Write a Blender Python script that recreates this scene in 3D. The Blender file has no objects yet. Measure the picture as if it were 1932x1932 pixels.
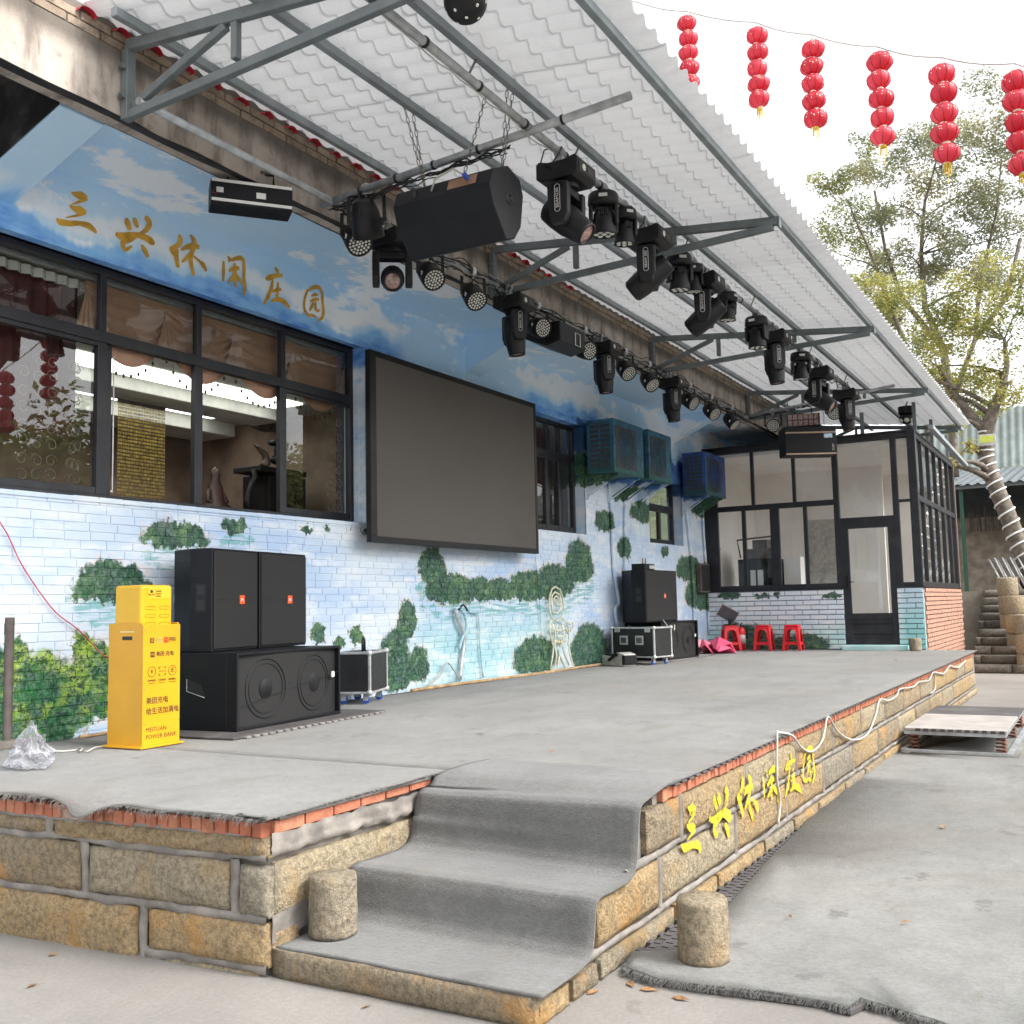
import bpy, bmesh, math, random
from mathutils import Vector, Matrix, noise
random.seed(7)
rnd = random.uniform
sc = bpy.context.scene
COL = sc.collection
# ------------------------------------------------------------------ camera
CAMZ = 1.59
YAW, PITCH, ROLL = math.radians(29.96), math.radians(5.284), math.radians(-1.231)
fwd = Vector((math.cos(PITCH)*math.cos(YAW), math.cos(PITCH)*math.sin(YAW), math.sin(PITCH)))
_r = fwd.cross(Vector((0, 0, 1))).normalized(); _u = _r.cross(fwd)
rgt = _r*math.cos(ROLL)+_u*math.sin(ROLL); upv = _u*math.cos(ROLL)-_r*math.sin(ROLL)
cd = bpy.data.cameras.new('camera'); cam = bpy.data.objects.new('camera', cd); COL.objects.link(cam)
cam.matrix_world = Matrix.Translation((0, 0, CAMZ)) @ Matrix((rgt, upv, -fwd)).transposed().to_4x4()
cd.sensor_width = 36; cd.lens = 36.0; cd.clip_start = .05; cd.clip_end = 500
sc.camera = cam
# ------------------------------------------------------------------ world, sun, exposure
SUN_EL, SUN_AZ = math.radians(47), math.radians(278)      # direction the light comes from, angle from +x
w = bpy.data.worlds.new('World'); sc.world = w; w.use_nodes = True
nt = w.node_tree; nt.nodes.clear()
sky = nt.nodes.new('ShaderNodeTexSky'); sky.sky_type = 'NISHITA'; sky.sun_disc = False
sky.sun_elevation = SUN_EL; sky.sun_rotation = math.pi/2-SUN_AZ
sky.air_density = 1.0; sky.dust_density = 4.0; sky.ozone_density = 1.0
hs_ = nt.nodes.new('ShaderNodeHueSaturation'); hs_.inputs['Saturation'].default_value = .12
bg = nt.nodes.new('ShaderNodeBackground'); bg.inputs['Strength'].default_value = .15
out = nt.nodes.new('ShaderNodeOutputWorld')
nt.links.new(sky.outputs[0], hs_.inputs['Color']); nt.links.new(hs_.outputs[0], bg.inputs['Color']); nt.links.new(bg.outputs[0], out.inputs[0])
sd = bpy.data.lights.new('sun', 'SUN'); sd.energy = .85; sd.angle = math.radians(14); sd.color = (1, .96, .9)
sun = bpy.data.objects.new('sun', sd); COL.objects.link(sun); sun.location = (0, -8, 14)
_d = Vector((math.cos(SUN_EL)*math.cos(SUN_AZ), math.cos(SUN_EL)*math.sin(SUN_AZ), math.sin(SUN_EL)))
sun.rotation_euler = _d.to_track_quat('Z', 'Y').to_euler()
vs = sc.view_settings; vs.view_transform = 'Standard'; vs.look = 'None'; vs.exposure = 1.68; vs.gamma = 1.0
sc.cycles.max_bounces = 10; sc.cycles.diffuse_bounces = 8; sc.cycles.transparent_max_bounces = 12
sc.cycles.sample_clamp_indirect = 6

# ------------------------------------------------------------------ pixel -> world (photo coordinates 0..1932; the plane touched gives the distance)
def _ray(px, py):
    return rgt*((px-966)/1932.0) - upv*((py-966)/1932.0) + fwd
def Zp(px, py, z=.69):
    d = _ray(px, py); t = (z-CAMZ)/d.z; return Vector((d.x*t, d.y*t, z))
def Yp(px, py, y=6.65):
    d = _ray(px, py); t = y/d.y; return Vector((d.x*t, y, CAMZ+d.z*t))
def Xp(px, py, x):
    d = _ray(px, py); t = x/d.x; return Vector((x, d.y*t, CAMZ+d.z*t))

# ------------------------------------------------------------------ mesh builder
def frame_of(a, b, up=Vector((0, 0, 1))):
    d = (b-a).normalized()
    if abs(d.dot(up)) > .99: up = Vector((1, 0, 0))
    s = d.cross(up).normalized(); return d, s, s.cross(d)
class MB:
    def __init__(self): self.v = []; self.f = []; self.s = []
    def add(self, vs, fs, smooth=False):
        n = len(self.v); self.v += [Vector(p) for p in vs]
        self.f += [tuple(i+n for i in f) for f in fs]; self.s += [smooth]*len(fs); return self
    def box(self, x0, x1, y0, y1, z0, z1, M=None):
        vs = [(x0,y0,z0),(x1,y0,z0),(x1,y1,z0),(x0,y1,z0),(x0,y0,z1),(x1,y0,z1),(x1,y1,z1),(x0,y1,z1)]
        if M is not None: vs = [M @ Vector(p) for p in vs]
        return self.add(vs, [(3,2,1,0),(4,5,6,7),(0,1,5,4),(1,2,6,5),(2,3,7,6),(3,0,4,7)])
    def cbox(self, c, sz, M=None):
        return self.box(c[0]-sz[0]/2, c[0]+sz[0]/2, c[1]-sz[1]/2, c[1]+sz[1]/2, c[2]-sz[2]/2, c[2]+sz[2]/2, M)
    def bar(self, a, b, w, h, up=Vector((0,0,1))):
        a = Vector(a); b = Vector(b); d, s, u = frame_of(a, b, up); vs = []
        for p in (a, b):
            for q in ((-1,-1),(1,-1),(1,1),(-1,1)): vs.append(p+s*(q[0]*w/2)+u*(q[1]*h/2))
        return self.add(vs, [(0,1,2,3),(7,6,5,4),(0,4,5,1),(1,5,6,2),(2,6,7,3),(3,7,4,0)])
    def tube(self, pts, r, n=8, caps=True, closed=False):
        pts = [Vector(p) for p in pts]; m = len(pts); vs = []; fs = []
        rr = r if isinstance(r, (list, tuple)) else [r]*m
        pd = None
        for i, p in enumerate(pts):
            if closed: d = (pts[(i+1) % m]-pts[i-1])
            else: d = pts[min(i+1, m-1)]-pts[max(i-1, 0)]
            d.normalize()
            if pd is None:
                up = Vector((0,0,1)) if abs(d.z) < .9 else Vector((1,0,0)); s = d.cross(up).normalized()
            else:
                s = (s-d*s.dot(d)); s = s.normalized() if s.length > 1e-6 else d.orthogonal().normalized()
            pd = d; u = s.cross(d)
            for k in range(n):
                a = 2*math.pi*k/n; vs.append(p+(s*math.cos(a)+u*math.sin(a))*rr[i])
        for i in range(m if closed else m-1):
            j = (i+1) % m
            for k in range(n):
                l = (k+1) % n; fs.append((i*n+k, i*n+l, j*n+l, j*n+k))
        self.add(vs, fs, True)
        if caps and not closed:
            b = len(self.v)-len(vs); self.f += [tuple(b+k for k in reversed(range(n))), tuple(b+(m-1)*n+k for k in range(n))]; self.s += [False]*2
            self.f[-2] = tuple(reversed(self.f[-2])); self.f[-1] = tuple(reversed(self.f[-1]))
        return self
    def cyl(self, a, b, r0, r1=None, n=16, smooth=True):
        a = Vector(a); b = Vector(b); r1 = r0 if r1 is None else r1
        return self.lathe([(0, 0), (r0, 0), (r1, (b-a).length), (0, (b-a).length)], n, a, b-a, hard=True)
    def lathe(self, prof, n=20, origin=(0,0,0), axis=(0,0,1), hard=False):
        o = Vector(origin); ax = Vector(axis).normalized(); s = ax.orthogonal().normalized(); t = ax.cross(s)
        segs = [(prof[i], prof[i+1]) for i in range(len(prof)-1)]
        if hard:
            for p, q in segs:
                self._ring([p, q], n, o, ax, s, t)
        else: self._ring(prof, n, o, ax, s, t)
        return self
    def _ring(self, prof, n, o, ax, s, t):
        vs = []; fs = []; idx = []
        for r, z in prof:
            if r < 1e-7: idx.append([len(vs)]); vs.append(o+ax*z)
            else:
                idx.append(list(range(len(vs), len(vs)+n)))
                for k in range(n):
                    a = 2*math.pi*k/n; vs.append(o+ax*z+(s*math.cos(a)+t*math.sin(a))*r)
        for i in range(len(prof)-1):
            A, B = idx[i], idx[i+1]
            for k in range(n):
                l = (k+1) % n
                if len(A) == 1 and len(B) == 1: continue
                if len(A) == 1: fs.append((A[0], B[l], B[k]))
                elif len(B) == 1: fs.append((A[k], A[l], B[0]))
                else: fs.append((A[k], A[l], B[l], B[k]))
        flat = abs(prof[0][1]-prof[-1][1]) < 1e-6 and len(prof) == 2
        self.add(vs, fs, not flat)
    def prism(self, poly, vec):
        n = len(poly); v = Vector(vec); P = [Vector(p) for p in poly]
        return self.add(P+[p+v for p in P], [tuple(reversed(range(n))), tuple(range(n, 2*n))]+[(i, (i+1) % n, n+(i+1) % n, n+i) for i in range(n)])
    def sphere(self, c, r, n=12, m=8, sc=(1,1,1)):
        c = Vector(c); vs = []; fs = []
        for i in range(m+1):
            th = math.pi*i/m
            for k in range(n):
                ph = 2*math.pi*k/n
                vs.append(c+Vector((r*sc[0]*math.sin(th)*math.cos(ph), r*sc[1]*math.sin(th)*math.sin(ph), r*sc[2]*math.cos(th))))
        for i in range(m):
            for k in range(n):
                l = (k+1) % n; fs.append((i*n+k, (i+1)*n+k, (i+1)*n+l, i*n+l))
        return self.add(vs, fs, True)
    def mesh(self, name, mat, inv=None):
        me = bpy.data.meshes.new(name)
        vs = [inv @ p for p in self.v] if inv is not None else self.v
        me.from_pydata([tuple(p) for p in vs], [], self.f)
        me.polygons.foreach_set('use_smooth', self.s); me.materials.append(mat); me.update(); return me
    def build(self, name, mat, parent=None, world=False, bev=0, seg=2, label=None):
        inv = WM(parent).inverted() if (world and parent) else None
        me = self.mesh(name, mat, inv)
        bm = bmesh.new(); bm.from_mesh(me); bmesh.ops.recalc_face_normals(bm, faces=bm.faces); bm.to_mesh(me); bm.free()
        o = bpy.data.objects.new(name, me); COL.objects.link(o); o.parent = parent
        if bev:
            md = o.modifiers.new('bevel', 'BEVEL'); md.width = bev; md.segments = seg; md.limit_method = 'ANGLE'; md.angle_limit = .7
            md.harden_normals = False
        if label: o['label'] = label
        return o
def WM(o):
    m = o.matrix_basis.copy()
    return WM(o.parent) @ m if o.parent else m
def tag(o, label, cat, group=None, kind=None):
    if label: o['label'] = label
    if cat: o['category'] = cat
    if group: o['group'] = group
    if kind: o['kind'] = kind
    return o
def thing(name, label, cat, loc=(0,0,0), rz=0, group=None):
    o = bpy.data.objects.new(name, None); COL.objects.link(o); o.location = loc; o.rotation_euler = (0, 0, rz); o.empty_display_size = .1
    return tag(o, label, cat, group)
def struct(o): o['kind'] = 'structure'; return o
def copy_tree(o, parent=None):
    c = o.copy(); COL.objects.link(c); c.parent = parent
    for ch in list(o.children): copy_tree(ch, c)
    return c
def inst(me, name, parent, loc, scale=(1,1,1), rot=(0,0,0)):
    o = bpy.data.objects.new(name, me); COL.objects.link(o); o.parent = parent; o.location = loc; o.scale = scale; o.rotation_euler = rot; return o
_tc = {}
def text(body, name, mat, parent, M, size, width=None, align='CENTER', ext=.0006, label=None, bold=0):
    cu = bpy.data.curves.new('text', 'FONT'); cu.body = body; cu.size = size; cu.align_x = align; cu.align_y = 'CENTER'; cu.extrude = ext; cu.resolution_u = 3; cu.offset = bold
    t = bpy.data.objects.new('text', cu); COL.objects.link(t); bpy.context.view_layer.update()
    me = bpy.data.meshes.new_from_object(t.evaluated_get(bpy.context.evaluated_depsgraph_get()))
    wd = t.dimensions.x; bpy.data.objects.remove(t); bpy.data.curves.remove(cu)
    if width and wd > 0: me.transform(Matrix.Diagonal((width/wd, 1, 1, 1)))
    me.transform(M); me.materials.clear(); me.materials.append(mat); me.name = name
    o = bpy.data.objects.new(name, me); COL.objects.link(o); o.parent = parent
    if label: o['label'] = label
    return o
def basis(x, y, o):   # matrix with text x along x, up along y, at o
    x = Vector(x).normalized(); y = Vector(y).normalized(); z = x.cross(y)
    m = Matrix((x, y, z)).transposed().to_4x4(); m.translation = Vector(o); return m

# ------------------------------------------------------------------ materials
class NT:
    def __init__(self, name):
        self.m = bpy.data.materials.new(name); self.m.use_nodes = True; self.t = self.m.node_tree; self.n = self.t.nodes; self.n.clear()
        self.out = self.n.new('ShaderNodeOutputMaterial'); self.p = self.n.new('ShaderNodeBsdfPrincipled'); self.l(self.p.outputs[0], self.out.inputs[0])
        self.geo = self.n.new('ShaderNodeNewGeometry'); self.pos = self.geo.outputs['Position']
    def l(self, a, b): self.t.links.new(a, b)
    def put(self, s, v):
        if hasattr(v, 'is_linked') or isinstance(v, bpy.types.NodeSocket): self.l(v, s)
        else: s.default_value = v
    def math(self, op, a, b=0., c=0., clamp=False):
        x = self.n.new('ShaderNodeMath'); x.operation = op; x.use_clamp = clamp
        for i, v in enumerate((a, b, c)): self.put(x.inputs[i], v)
        return x.outputs[0]
    def vm(self, op, a, b=(0,0,0), c=(0,0,0)):
        x = self.n.new('ShaderNodeVectorMath'); x.operation = op
        self.put(x.inputs[0], a)
        if op not in ('LENGTH',): self.put(x.inputs[1], b)
        if op == 'MULTIPLY_ADD': self.put(x.inputs[2], c)
        return x.outputs['Value'] if op == 'LENGTH' else x.outputs[0]
    def mix(self, f, a, b, mode='MIX'):
        x = self.n.new('ShaderNodeMix'); x.data_type = 'RGBA'; x.blend_type = mode; x.clamp_factor = True
        self.put(x.inputs[0], f)
        for s, v in ((x.inputs[6], a), (x.inputs[7], b)):
            self.put(s, (*v, 1) if isinstance(v, tuple) and len(v) == 3 else v)
        return x.outputs[2]
    def noise(self, scale, detail=4, vec=None, rough=.55, col=False, st=None):
        x = self.n.new('ShaderNodeTexNoise'); x.inputs['Scale'].default_value = scale; x.inputs['Detail'].default_value = detail; x.inputs['Roughness'].default_value = rough
        v = vec if vec is not None else self.pos
        if st: v = self.vm('MULTIPLY', v, st)
        self.l(v, x.inputs['Vector']); return x.outputs['Color' if col else 'Fac']
    def vor(self, scale, vec=None, feat='F1', out='Distance', st=None):
        x = self.n.new('ShaderNodeTexVoronoi'); x.feature = feat; x.inputs['Scale'].default_value = scale
        v = vec if vec is not None else self.pos
        if st: v = self.vm('MULTIPLY', v, st)
        self.l(v, x.inputs['Vector']); return x.outputs[out]
    def step(self, v, a, b):
        x = self.n.new('ShaderNodeMapRange'); x.interpolation_type = 'SMOOTHSTEP'; x.inputs[1].default_value = a; x.inputs[2].default_value = b
        self.put(x.inputs[0], v); return x.outputs[0]
    def xyz(self, v=None):
        x = self.n.new('ShaderNodeSeparateXYZ'); self.l(v if v is not None else self.pos, x.inputs[0]); return x.outputs
    def bump(self, h, strength=.5, dist=.01, prev=None):
        x = self.n.new('ShaderNodeBump'); x.inputs['Strength'].default_value = strength; x.inputs['Distance'].default_value = dist
        self.l(h, x.inputs['Height'])
        if prev is not None: self.l(prev, x.inputs['Normal'])
        return x.outputs[0]
    def fin(self, col, rough=.7, metal=0., bump=None, spec=.5, **kw):
        self.put(self.p.inputs['Base Color'], (*col, 1) if isinstance(col, tuple) and len(col) == 3 else col)
        self.put(self.p.inputs['Roughness'], rough); self.put(self.p.inputs['Metallic'], metal); self.p.inputs['Specular IOR Level'].default_value = spec
        if bump is not None: self.l(bump, self.p.inputs['Normal'])
        for k, v in kw.items(): self.put(self.p.inputs[k.replace('_', ' ')], v)
        return self.m
def plain(name, c, rough=.6, metal=0., var=.12, scale=6., bump=0., bscale=60., dirt=None, spec=.5, **kw):
    N = NT(name); a = tuple(x*(1-var) for x in c); b = tuple(min(1, x*(1+var)) for x in c)
    col = N.mix(N.step(N.noise(scale, 5), .3, .7), a, b)
    if dirt: col = N.mix(N.math('MULTIPLY', N.step(N.noise(scale*.45, 6, rough=.65), .5, .72), dirt[1]), col, dirt[0])
    r = N.math('ADD', N.math('MULTIPLY', N.noise(scale*2, 3), .16), rough-.08)
    bp = N.bump(N.noise(bscale, 4), bump, .004) if bump else None
    return N.fin(col, r, metal, bp, spec, **kw)
MAT = {}
MAT['black'] = plain('black_plastic', (.0075, .0075, .009), .45, var=.3, scale=9, bump=.1, bscale=250, dirt=((.022, .02, .018), .45), spec=.35)
MAT['blackbox'] = plain('black_speaker_paint', (.0055, .006, .0085), .5, var=.25, scale=5, bump=.3, bscale=320, dirt=((.014, .013, .013), .5), spec=.3)
MAT['case'] = plain('black_flight_case_laminate', (.016, .016, .017), .45, var=.2, scale=7, bump=.12, bscale=300, dirt=((.06, .055, .05), .3))
MAT['alu'] = plain('aluminium', (.62, .62, .61), .42, .6, var=.12, scale=14, dirt=((.35, .34, .32), .4))
MAT['galv'] = plain('galvanised_pipe', (.40, .42, .43), .48, .65, var=.22, scale=9, dirt=((.2, .18, .16), .5))
MAT['truss'] = plain('grey_painted_steel', (.135, .155, .16), .55, var=.16, scale=5, dirt=((.09, .085, .08), .5))
MAT['purlin'] = plain('galvanised_purlin', (.26, .29, .305), .5, .25, var=.15, scale=5, dirt=((.16, .165, .17), .5))
MAT['frame'] = plain('dark_window_frame', (.022, .023, .028), .42, .2, var=.2, scale=5, dirt=((.07, .066, .06), .35))
MAT['white'] = plain('white_plastic', (.75, .75, .73), .5, var=.06)
MAT['cable'] = plain('black_cable', (.012, .012, .013), .5)
MAT['wcable'] = plain('white_cable', (.46, .44, .40), .55, var=.1, scale=3)
MAT['rcable'] = plain('red_cable', (.55, .05, .07), .5)
MAT['chain'] = plain('chain_steel', (.25, .23, .2), .45, .8, var=.3, scale=30)
MAT['yellow'] = plain('yellow_powder_coat', (.63, .315, .007), .4, var=.04, scale=3, bump=.03, bscale=400, dirt=((.75, .43, .02), .25))
MAT['yellow2'] = plain('yellow_plastic', (.70, .40, .009), .35, var=.03, scale=3, dirt=((.8, .5, .02), .2))
MAT['ink'] = plain('dark_print', (.07, .04, .012), .5)
MAT['grey_ink'] = plain('white_print', (.6, .6, .58), .5)
MAT['red'] = plain('red_plastic', (.62, .012, .022), .38, var=.08, scale=6, dirt=((.45, .03, .03), .3))
MAT['pink'] = plain('pink_plastic', (.72, .10, .20), .45, var=.12, scale=8)
MAT['pink2'] = plain('pale_pink_plastic', (.80, .30, .36), .45, var=.12, scale=8)
MAT['lens'] = plain('lens_glass', (.30, .18, .16), .08, var=.4, scale=30, spec=1.0)
MAT['led'] = plain('led_lens', (.72, .72, .66), .22, var=.2, scale=90)
MAT['orange'] = plain('orange_badge', (.78, .10, .015), .4, var=.03)
MAT['blue_rubber'] = plain('blue_castor_rubber', (.02, .10, .45), .5)
MAT['silver'] = plain('painted_silver', (.50, .49, .45), .5, .3, var=.15, scale=12, dirt=((.2, .19, .17), .5))
MAT['wood'] = plain('weathered_wood', (.42, .28, .15), .75, var=.3, scale=9, bump=.3, bscale=90)
MAT['foam'] = plain('dark_foam_mat', (.062, .056, .056), .85, var=.2, scale=6, bump=.5, bscale=140, dirt=((.16, .15, .14), .6))
MAT['foamcut'] = plain('grey_foam_edge', (.20, .185, .18), .9, var=.2, scale=12)
MAT['amat'] = plain('rust_springs', (.16, .06, .035), .7, .3, var=.3, scale=30)
MAT['brown'] = plain('brown_valance_satin', (.40, .225, .15), .45, var=.15, scale=4, bump=.2, bscale=60, Sheen_Weight=.4)
MAT['maroon'] = plain('maroon_curtain', (.085, .022, .022), .8, var=.25, scale=6, bump=.3, bscale=120)
MAT['lace'] = plain('pale_tape', (.55, .53, .5), .8)
MAT['grip'] = plain('tan_matting', (.30, .25, .20), .85, var=.3, scale=4, bump=.4, bscale=40)
MAT['pole'] = plain('rusty_brown_post', (.12, .10, .09), .7, .2, var=.3, scale=9, dirt=((.2, .16, .13), .6))

def glass(name, tint=(.8, .85, .84), refl=1.0, rough=.01):
    N = NT(name); N.n.remove(N.p)
    tr = N.n.new('ShaderNodeBsdfTransparent'); tr.inputs[0].default_value = (*tint, 1)
    gl = N.n.new('ShaderNodeBsdfGlossy'); gl.inputs['Roughness'].default_value = rough; gl.inputs[0].default_value = (.95, .97, .97, 1)
    fr = N.n.new('ShaderNodeFresnel'); N.l(N.math('SUBTRACT', 1.52, N.math('MULTIPLY', N.geo.outputs['Backfacing'], .862)), fr.inputs['IOR'])
    ms = N.n.new('ShaderNodeMixShader')
    N.l(N.math('MULTIPLY', fr.outputs[0], refl, clamp=True), ms.inputs[0]); N.l(tr.outputs[0], ms.inputs[1]); N.l(gl.outputs[0], ms.inputs[2]); N.l(ms.outputs[0], N.out.inputs[0])
    return N.m
MAT['glass'] = glass('window_glass', (.74, .77, .74), 1.7)
MAT['glass2'] = glass('pale_window_glass', (.93, .94, .93), 1.3)

def m_concrete():
    N = NT('ground_concrete'); a = N.noise(.55, 8, rough=.62); b = N.noise(9, 6, rough=.7); c = N.noise(1.6, 5, st=(1, 3.2, 1))
    col = N.mix(N.step(a, .32, .68), (.185, .173, .160), (.255, .24, .222))
    col = N.mix(N.math('MULTIPLY', N.step(c, .52, .72), .5), col, (.235, .215, .19))
    col = N.mix(N.math('MULTIPLY', N.step(b, .5, .8), .45), col, (.19, .175, .16))
    col = N.mix(N.math('MULTIPLY', N.step(N.noise(.9, 7, rough=.7, st=(1.3, .8, 1)), .60, .68), .5), col, (.17, .158, .145))
    col = N.mix(N.step(N.noise(45, 5, rough=.75), .38, .68), N.mix(.25, col, (.10, .09, .08)), col)
    col = N.mix(N.math('MULTIPLY', N.step(N.noise(3.1, 8, N.vm('ADD', N.pos, (4, 9, 0)), .72), .62, .67), .55), col, (.15, .135, .12))
    bp = N.bump(N.math('ADD', N.noise(28, 8, rough=.7), N.math('MULTIPLY', N.noise(150, 3), .4)), .35, .01)
    return N.fin(col, N.math('ADD', .7, N.math('MULTIPLY', b, .2)), 0, bp, .3)
MAT['ground'] = m_concrete()
def m_carpet(name, c1, c2, seed):
    N = NT(name); P = N.vm('ADD', N.pos, (seed, seed*.7, 0))
    a = N.noise(.9, 7, P, .62); s = N.noise(1.1, 6, P, .66, st=(.55, 2.4, 1))
    col = N.mix(N.step(a, .3, .7), c1, c2)
    col = N.mix(N.math('MULTIPLY', N.step(s, .5, .72), .55), col, tuple(x*.62 for x in c1))
    col = N.mix(N.math('MULTIPLY', N.step(N.noise(.6, 6, P, .6), .48, .66), .65), col, (.185, .158, .128))
    col = N.mix(N.math('MULTIPLY', N.step(N.noise(2.3, 8, N.vm('ADD', P, (9, 3, 0)), .75), .60, .65), .75), col, (.085, .077, .068))
    col = N.mix(N.step(N.noise(6.5, 7, P, .72), .34, .64), N.mix(.26, col, (.06, .055, .045)), col)
    f = N.noise(190, 3, P); g = N.noise(38, 5, P, .75)
    col = N.mix(N.step(g, .36, .66), N.mix(.30, col, (.05, .05, .05)), col)
    col = N.mix(N.math('MULTIPLY', N.step(N.noise(1.5, 4, N.vm('ADD', P, (2, 7, 0)), .5, st=(.7, 2.0, 1)), .66, .70), .6), col, (.13, .115, .09))
    col = N.mix(N.step(f, .35, .68), N.mix(.35, col, (.10, .10, .10)), col)
    bp = N.bump(N.math('ADD', f, N.math('MULTIPLY', g, 1.6)), .7, .009)
    return N.fin(col, .95, 0, bp, .15, Sheen_Weight=.25)
MAT['carpet'] = m_carpet('stage_carpet_felt', (.165, .162, .148), (.25, .243, .223), 0)
MAT['carpet2'] = m_carpet('stair_carpet_felt', (.125, .125, .119), (.195, .192, .182), 17)
MAT['carpet3'] = m_carpet('ground_carpet_felt', (.180, .183, .168), (.285, .283, .26), 31)
def m_stone(name, c1, c2, c3):
    N = NT(name); oi = N.n.new('ShaderNodeObjectInfo'); P = N.vm('ADD', N.pos, N.vm('MULTIPLY', oi.outputs['Random'], (0, 0, 0)))
    a = N.noise(2.6, 7, rough=.6); g = N.noise(70, 4, rough=.75); g2 = N.vor(120, out='Color'); gx = N.xyz(g2)[0]
    tone = N.math('ADD', N.math('MULTIPLY', oi.outputs['Random'], .7), N.math('MULTIPLY', a, .9))
    col = N.mix(N.step(tone, .40, 1.05), c1, c2)
    gr = N.noise(34, 5, rough=.8); col = N.mix(N.step(gr, .35, .62), N.mix(.55, col, (.07, .055, .04)), col)
    col = N.mix(N.math('MULTIPLY', N.step(N.noise(3.4, 6, N.vm('ADD', N.pos, (5, 2, 8)), .6), .52, .70), .75), col, c3)
    col = N.mix(N.math('MULTIPLY', N.step(g, .52, .75), .55), col, tuple(x*.38 for x in c1))
    col = N.mix(N.math('MULTIPLY', N.step(gx, .78, .95), .40), col, (.48, .43, .34))
    h = N.math('ADD', N.math('MULTIPLY', N.noise(22, 8, rough=.72), 2.2), N.math('MULTIPLY', g, .8))
    return N.fin(col, .9, 0, N.bump(h, 1.0, .032), .2)
MAT['stone'] = m_stone('rough_granite', (.44, .36, .25), (.66, .47, .25), (.68, .36, .11))
MAT['stone2'] = m_stone('pale_granite', (.46, .41, .32), (.62, .51, .34), (.58, .38, .17))
MAT['bollard'] = m_stone('bollard_granite', (.50, .43, .32), (.60, .49, .34), (.52, .37, .21))
MAT['mortar'] = plain('cement_mortar', (.20, .18, .16), .92, var=.35, scale=7, bump=.8, bscale=45, dirt=((.16, .145, .13), .65))
MAT['stepstone'] = m_stone('weathered_step_stone', (.21, .19, .16), (.30, .275, .235), (.12, .11, .10))
def m_brick(name, c1, c2, c3):
    N = NT(name); oi = N.n.new('ShaderNodeObjectInfo'); rn = N.n.new('ShaderNodeTexWhiteNoise'); 
    N.l(N.vm('SNAP', N.pos, (.064, .064, .5)), rn.inputs['Vector'])
    col = N.mix(oi.outputs['Random'], c1, c2); col = N.mix(N.math('MULTIPLY', N.step(N.noise(9, 6, rough=.7), .45, .7), .65), col, c3)
    col = N.mix(N.math('MULTIPLY', N.step(N.noise(60, 3), .55, .75), .4), col, tuple(x*.5 for x in c1))
    return N.fin(col, .9, 0, N.bump(N.noise(55, 5, rough=.7), .7, .008), .25)
MAT['redbrick'] = m_brick('red_brick', (.40, .13, .075), (.46, .20, .12), (.20, .075, .05))
MAT['oldbrick'] = m_brick('weathered_brick', (.27, .21, .155), (.36, .285, .215), (.07, .06, .05))
MAT['roombrick'] = m_brick('dusty_red_brick', (.42, .23, .165), (.48, .29, .21), (.36, .21, .15))
def m_fascia():
    N = NT('stained_concrete'); x, y, z = N.xyz()
    st = N.noise(2.2, 8, rough=.65, st=(2.2, 1, .45)); a = N.noise(1.1, 6)
    col = N.mix(N.step(a, .3, .7), (.36, .31, .26), (.56, .50, .44))
    col = N.mix(N.math('MULTIPLY', N.step(st, .46, .68), .8), col, (.13, .11, .095))
    col = N.mix(N.math('MULTIPLY', N.step(N.noise(7, 7, rough=.72), .52, .7), .6), col, (.18, .155, .13))
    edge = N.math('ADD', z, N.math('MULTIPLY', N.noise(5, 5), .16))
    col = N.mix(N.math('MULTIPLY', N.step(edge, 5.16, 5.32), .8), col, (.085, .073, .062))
    return N.fin(col, .92, 0, N.bump(N.noise(20, 8, rough=.7), .6, .015), .2)
MAT['fascia'] = m_fascia()
MAT['blackened'] = plain('blackened_concrete', (.020, .019, .020), .95, var=.6, scale=5, bump=.5, bscale=30, dirt=((.10, .09, .085), .6))
def m_roof():
    N = NT('white_resin_tile_sheet'); col = N.mix(N.step(N.noise(.8, 5), .3, .7), (.62, .625, .63), (.70, .70, .70))
    col = N.mix(N.math('MULTIPLY', N.step(N.noise(1.9, 8, rough=.72), .52, .72), .40), col, (.45, .43, .40))
    N.fin(col, .5, 0, None, .4)
    tl = N.n.new('ShaderNodeBsdfTranslucent'); tl.inputs[0].default_value = (.82, .83, .85, 1); ms = N.n.new('ShaderNodeMixShader'); ms.inputs[0].default_value = .11
    N.l(N.p.outputs[0], ms.inputs[1]); N.l(tl.outputs[0], ms.inputs[2]); N.l(ms.outputs[0], N.out.inputs[0]); return N.m
MAT['roof'] = m_roof()
def m_screen():
    N = NT('led_screen_face'); x, y, z = N.xyz()
    br = N.n.new('ShaderNodeTexWhiteNoise'); N.l(N.vm('SNAP', N.pos, (.32, 5, .16)), br.inputs['Vector'])
    col = N.mix(br.outputs['Value'], (.080, .069, .061), (.087, .076, .067))
    col = N.mix(N.step(N.noise(.5, 3), .3, .7), col, (.092, .083, .076))
    return N.fin(col, .62, 0, N.bump(N.noise(400, 1), .2, .002), .35)
MAT['screen'] = m_screen()

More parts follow.
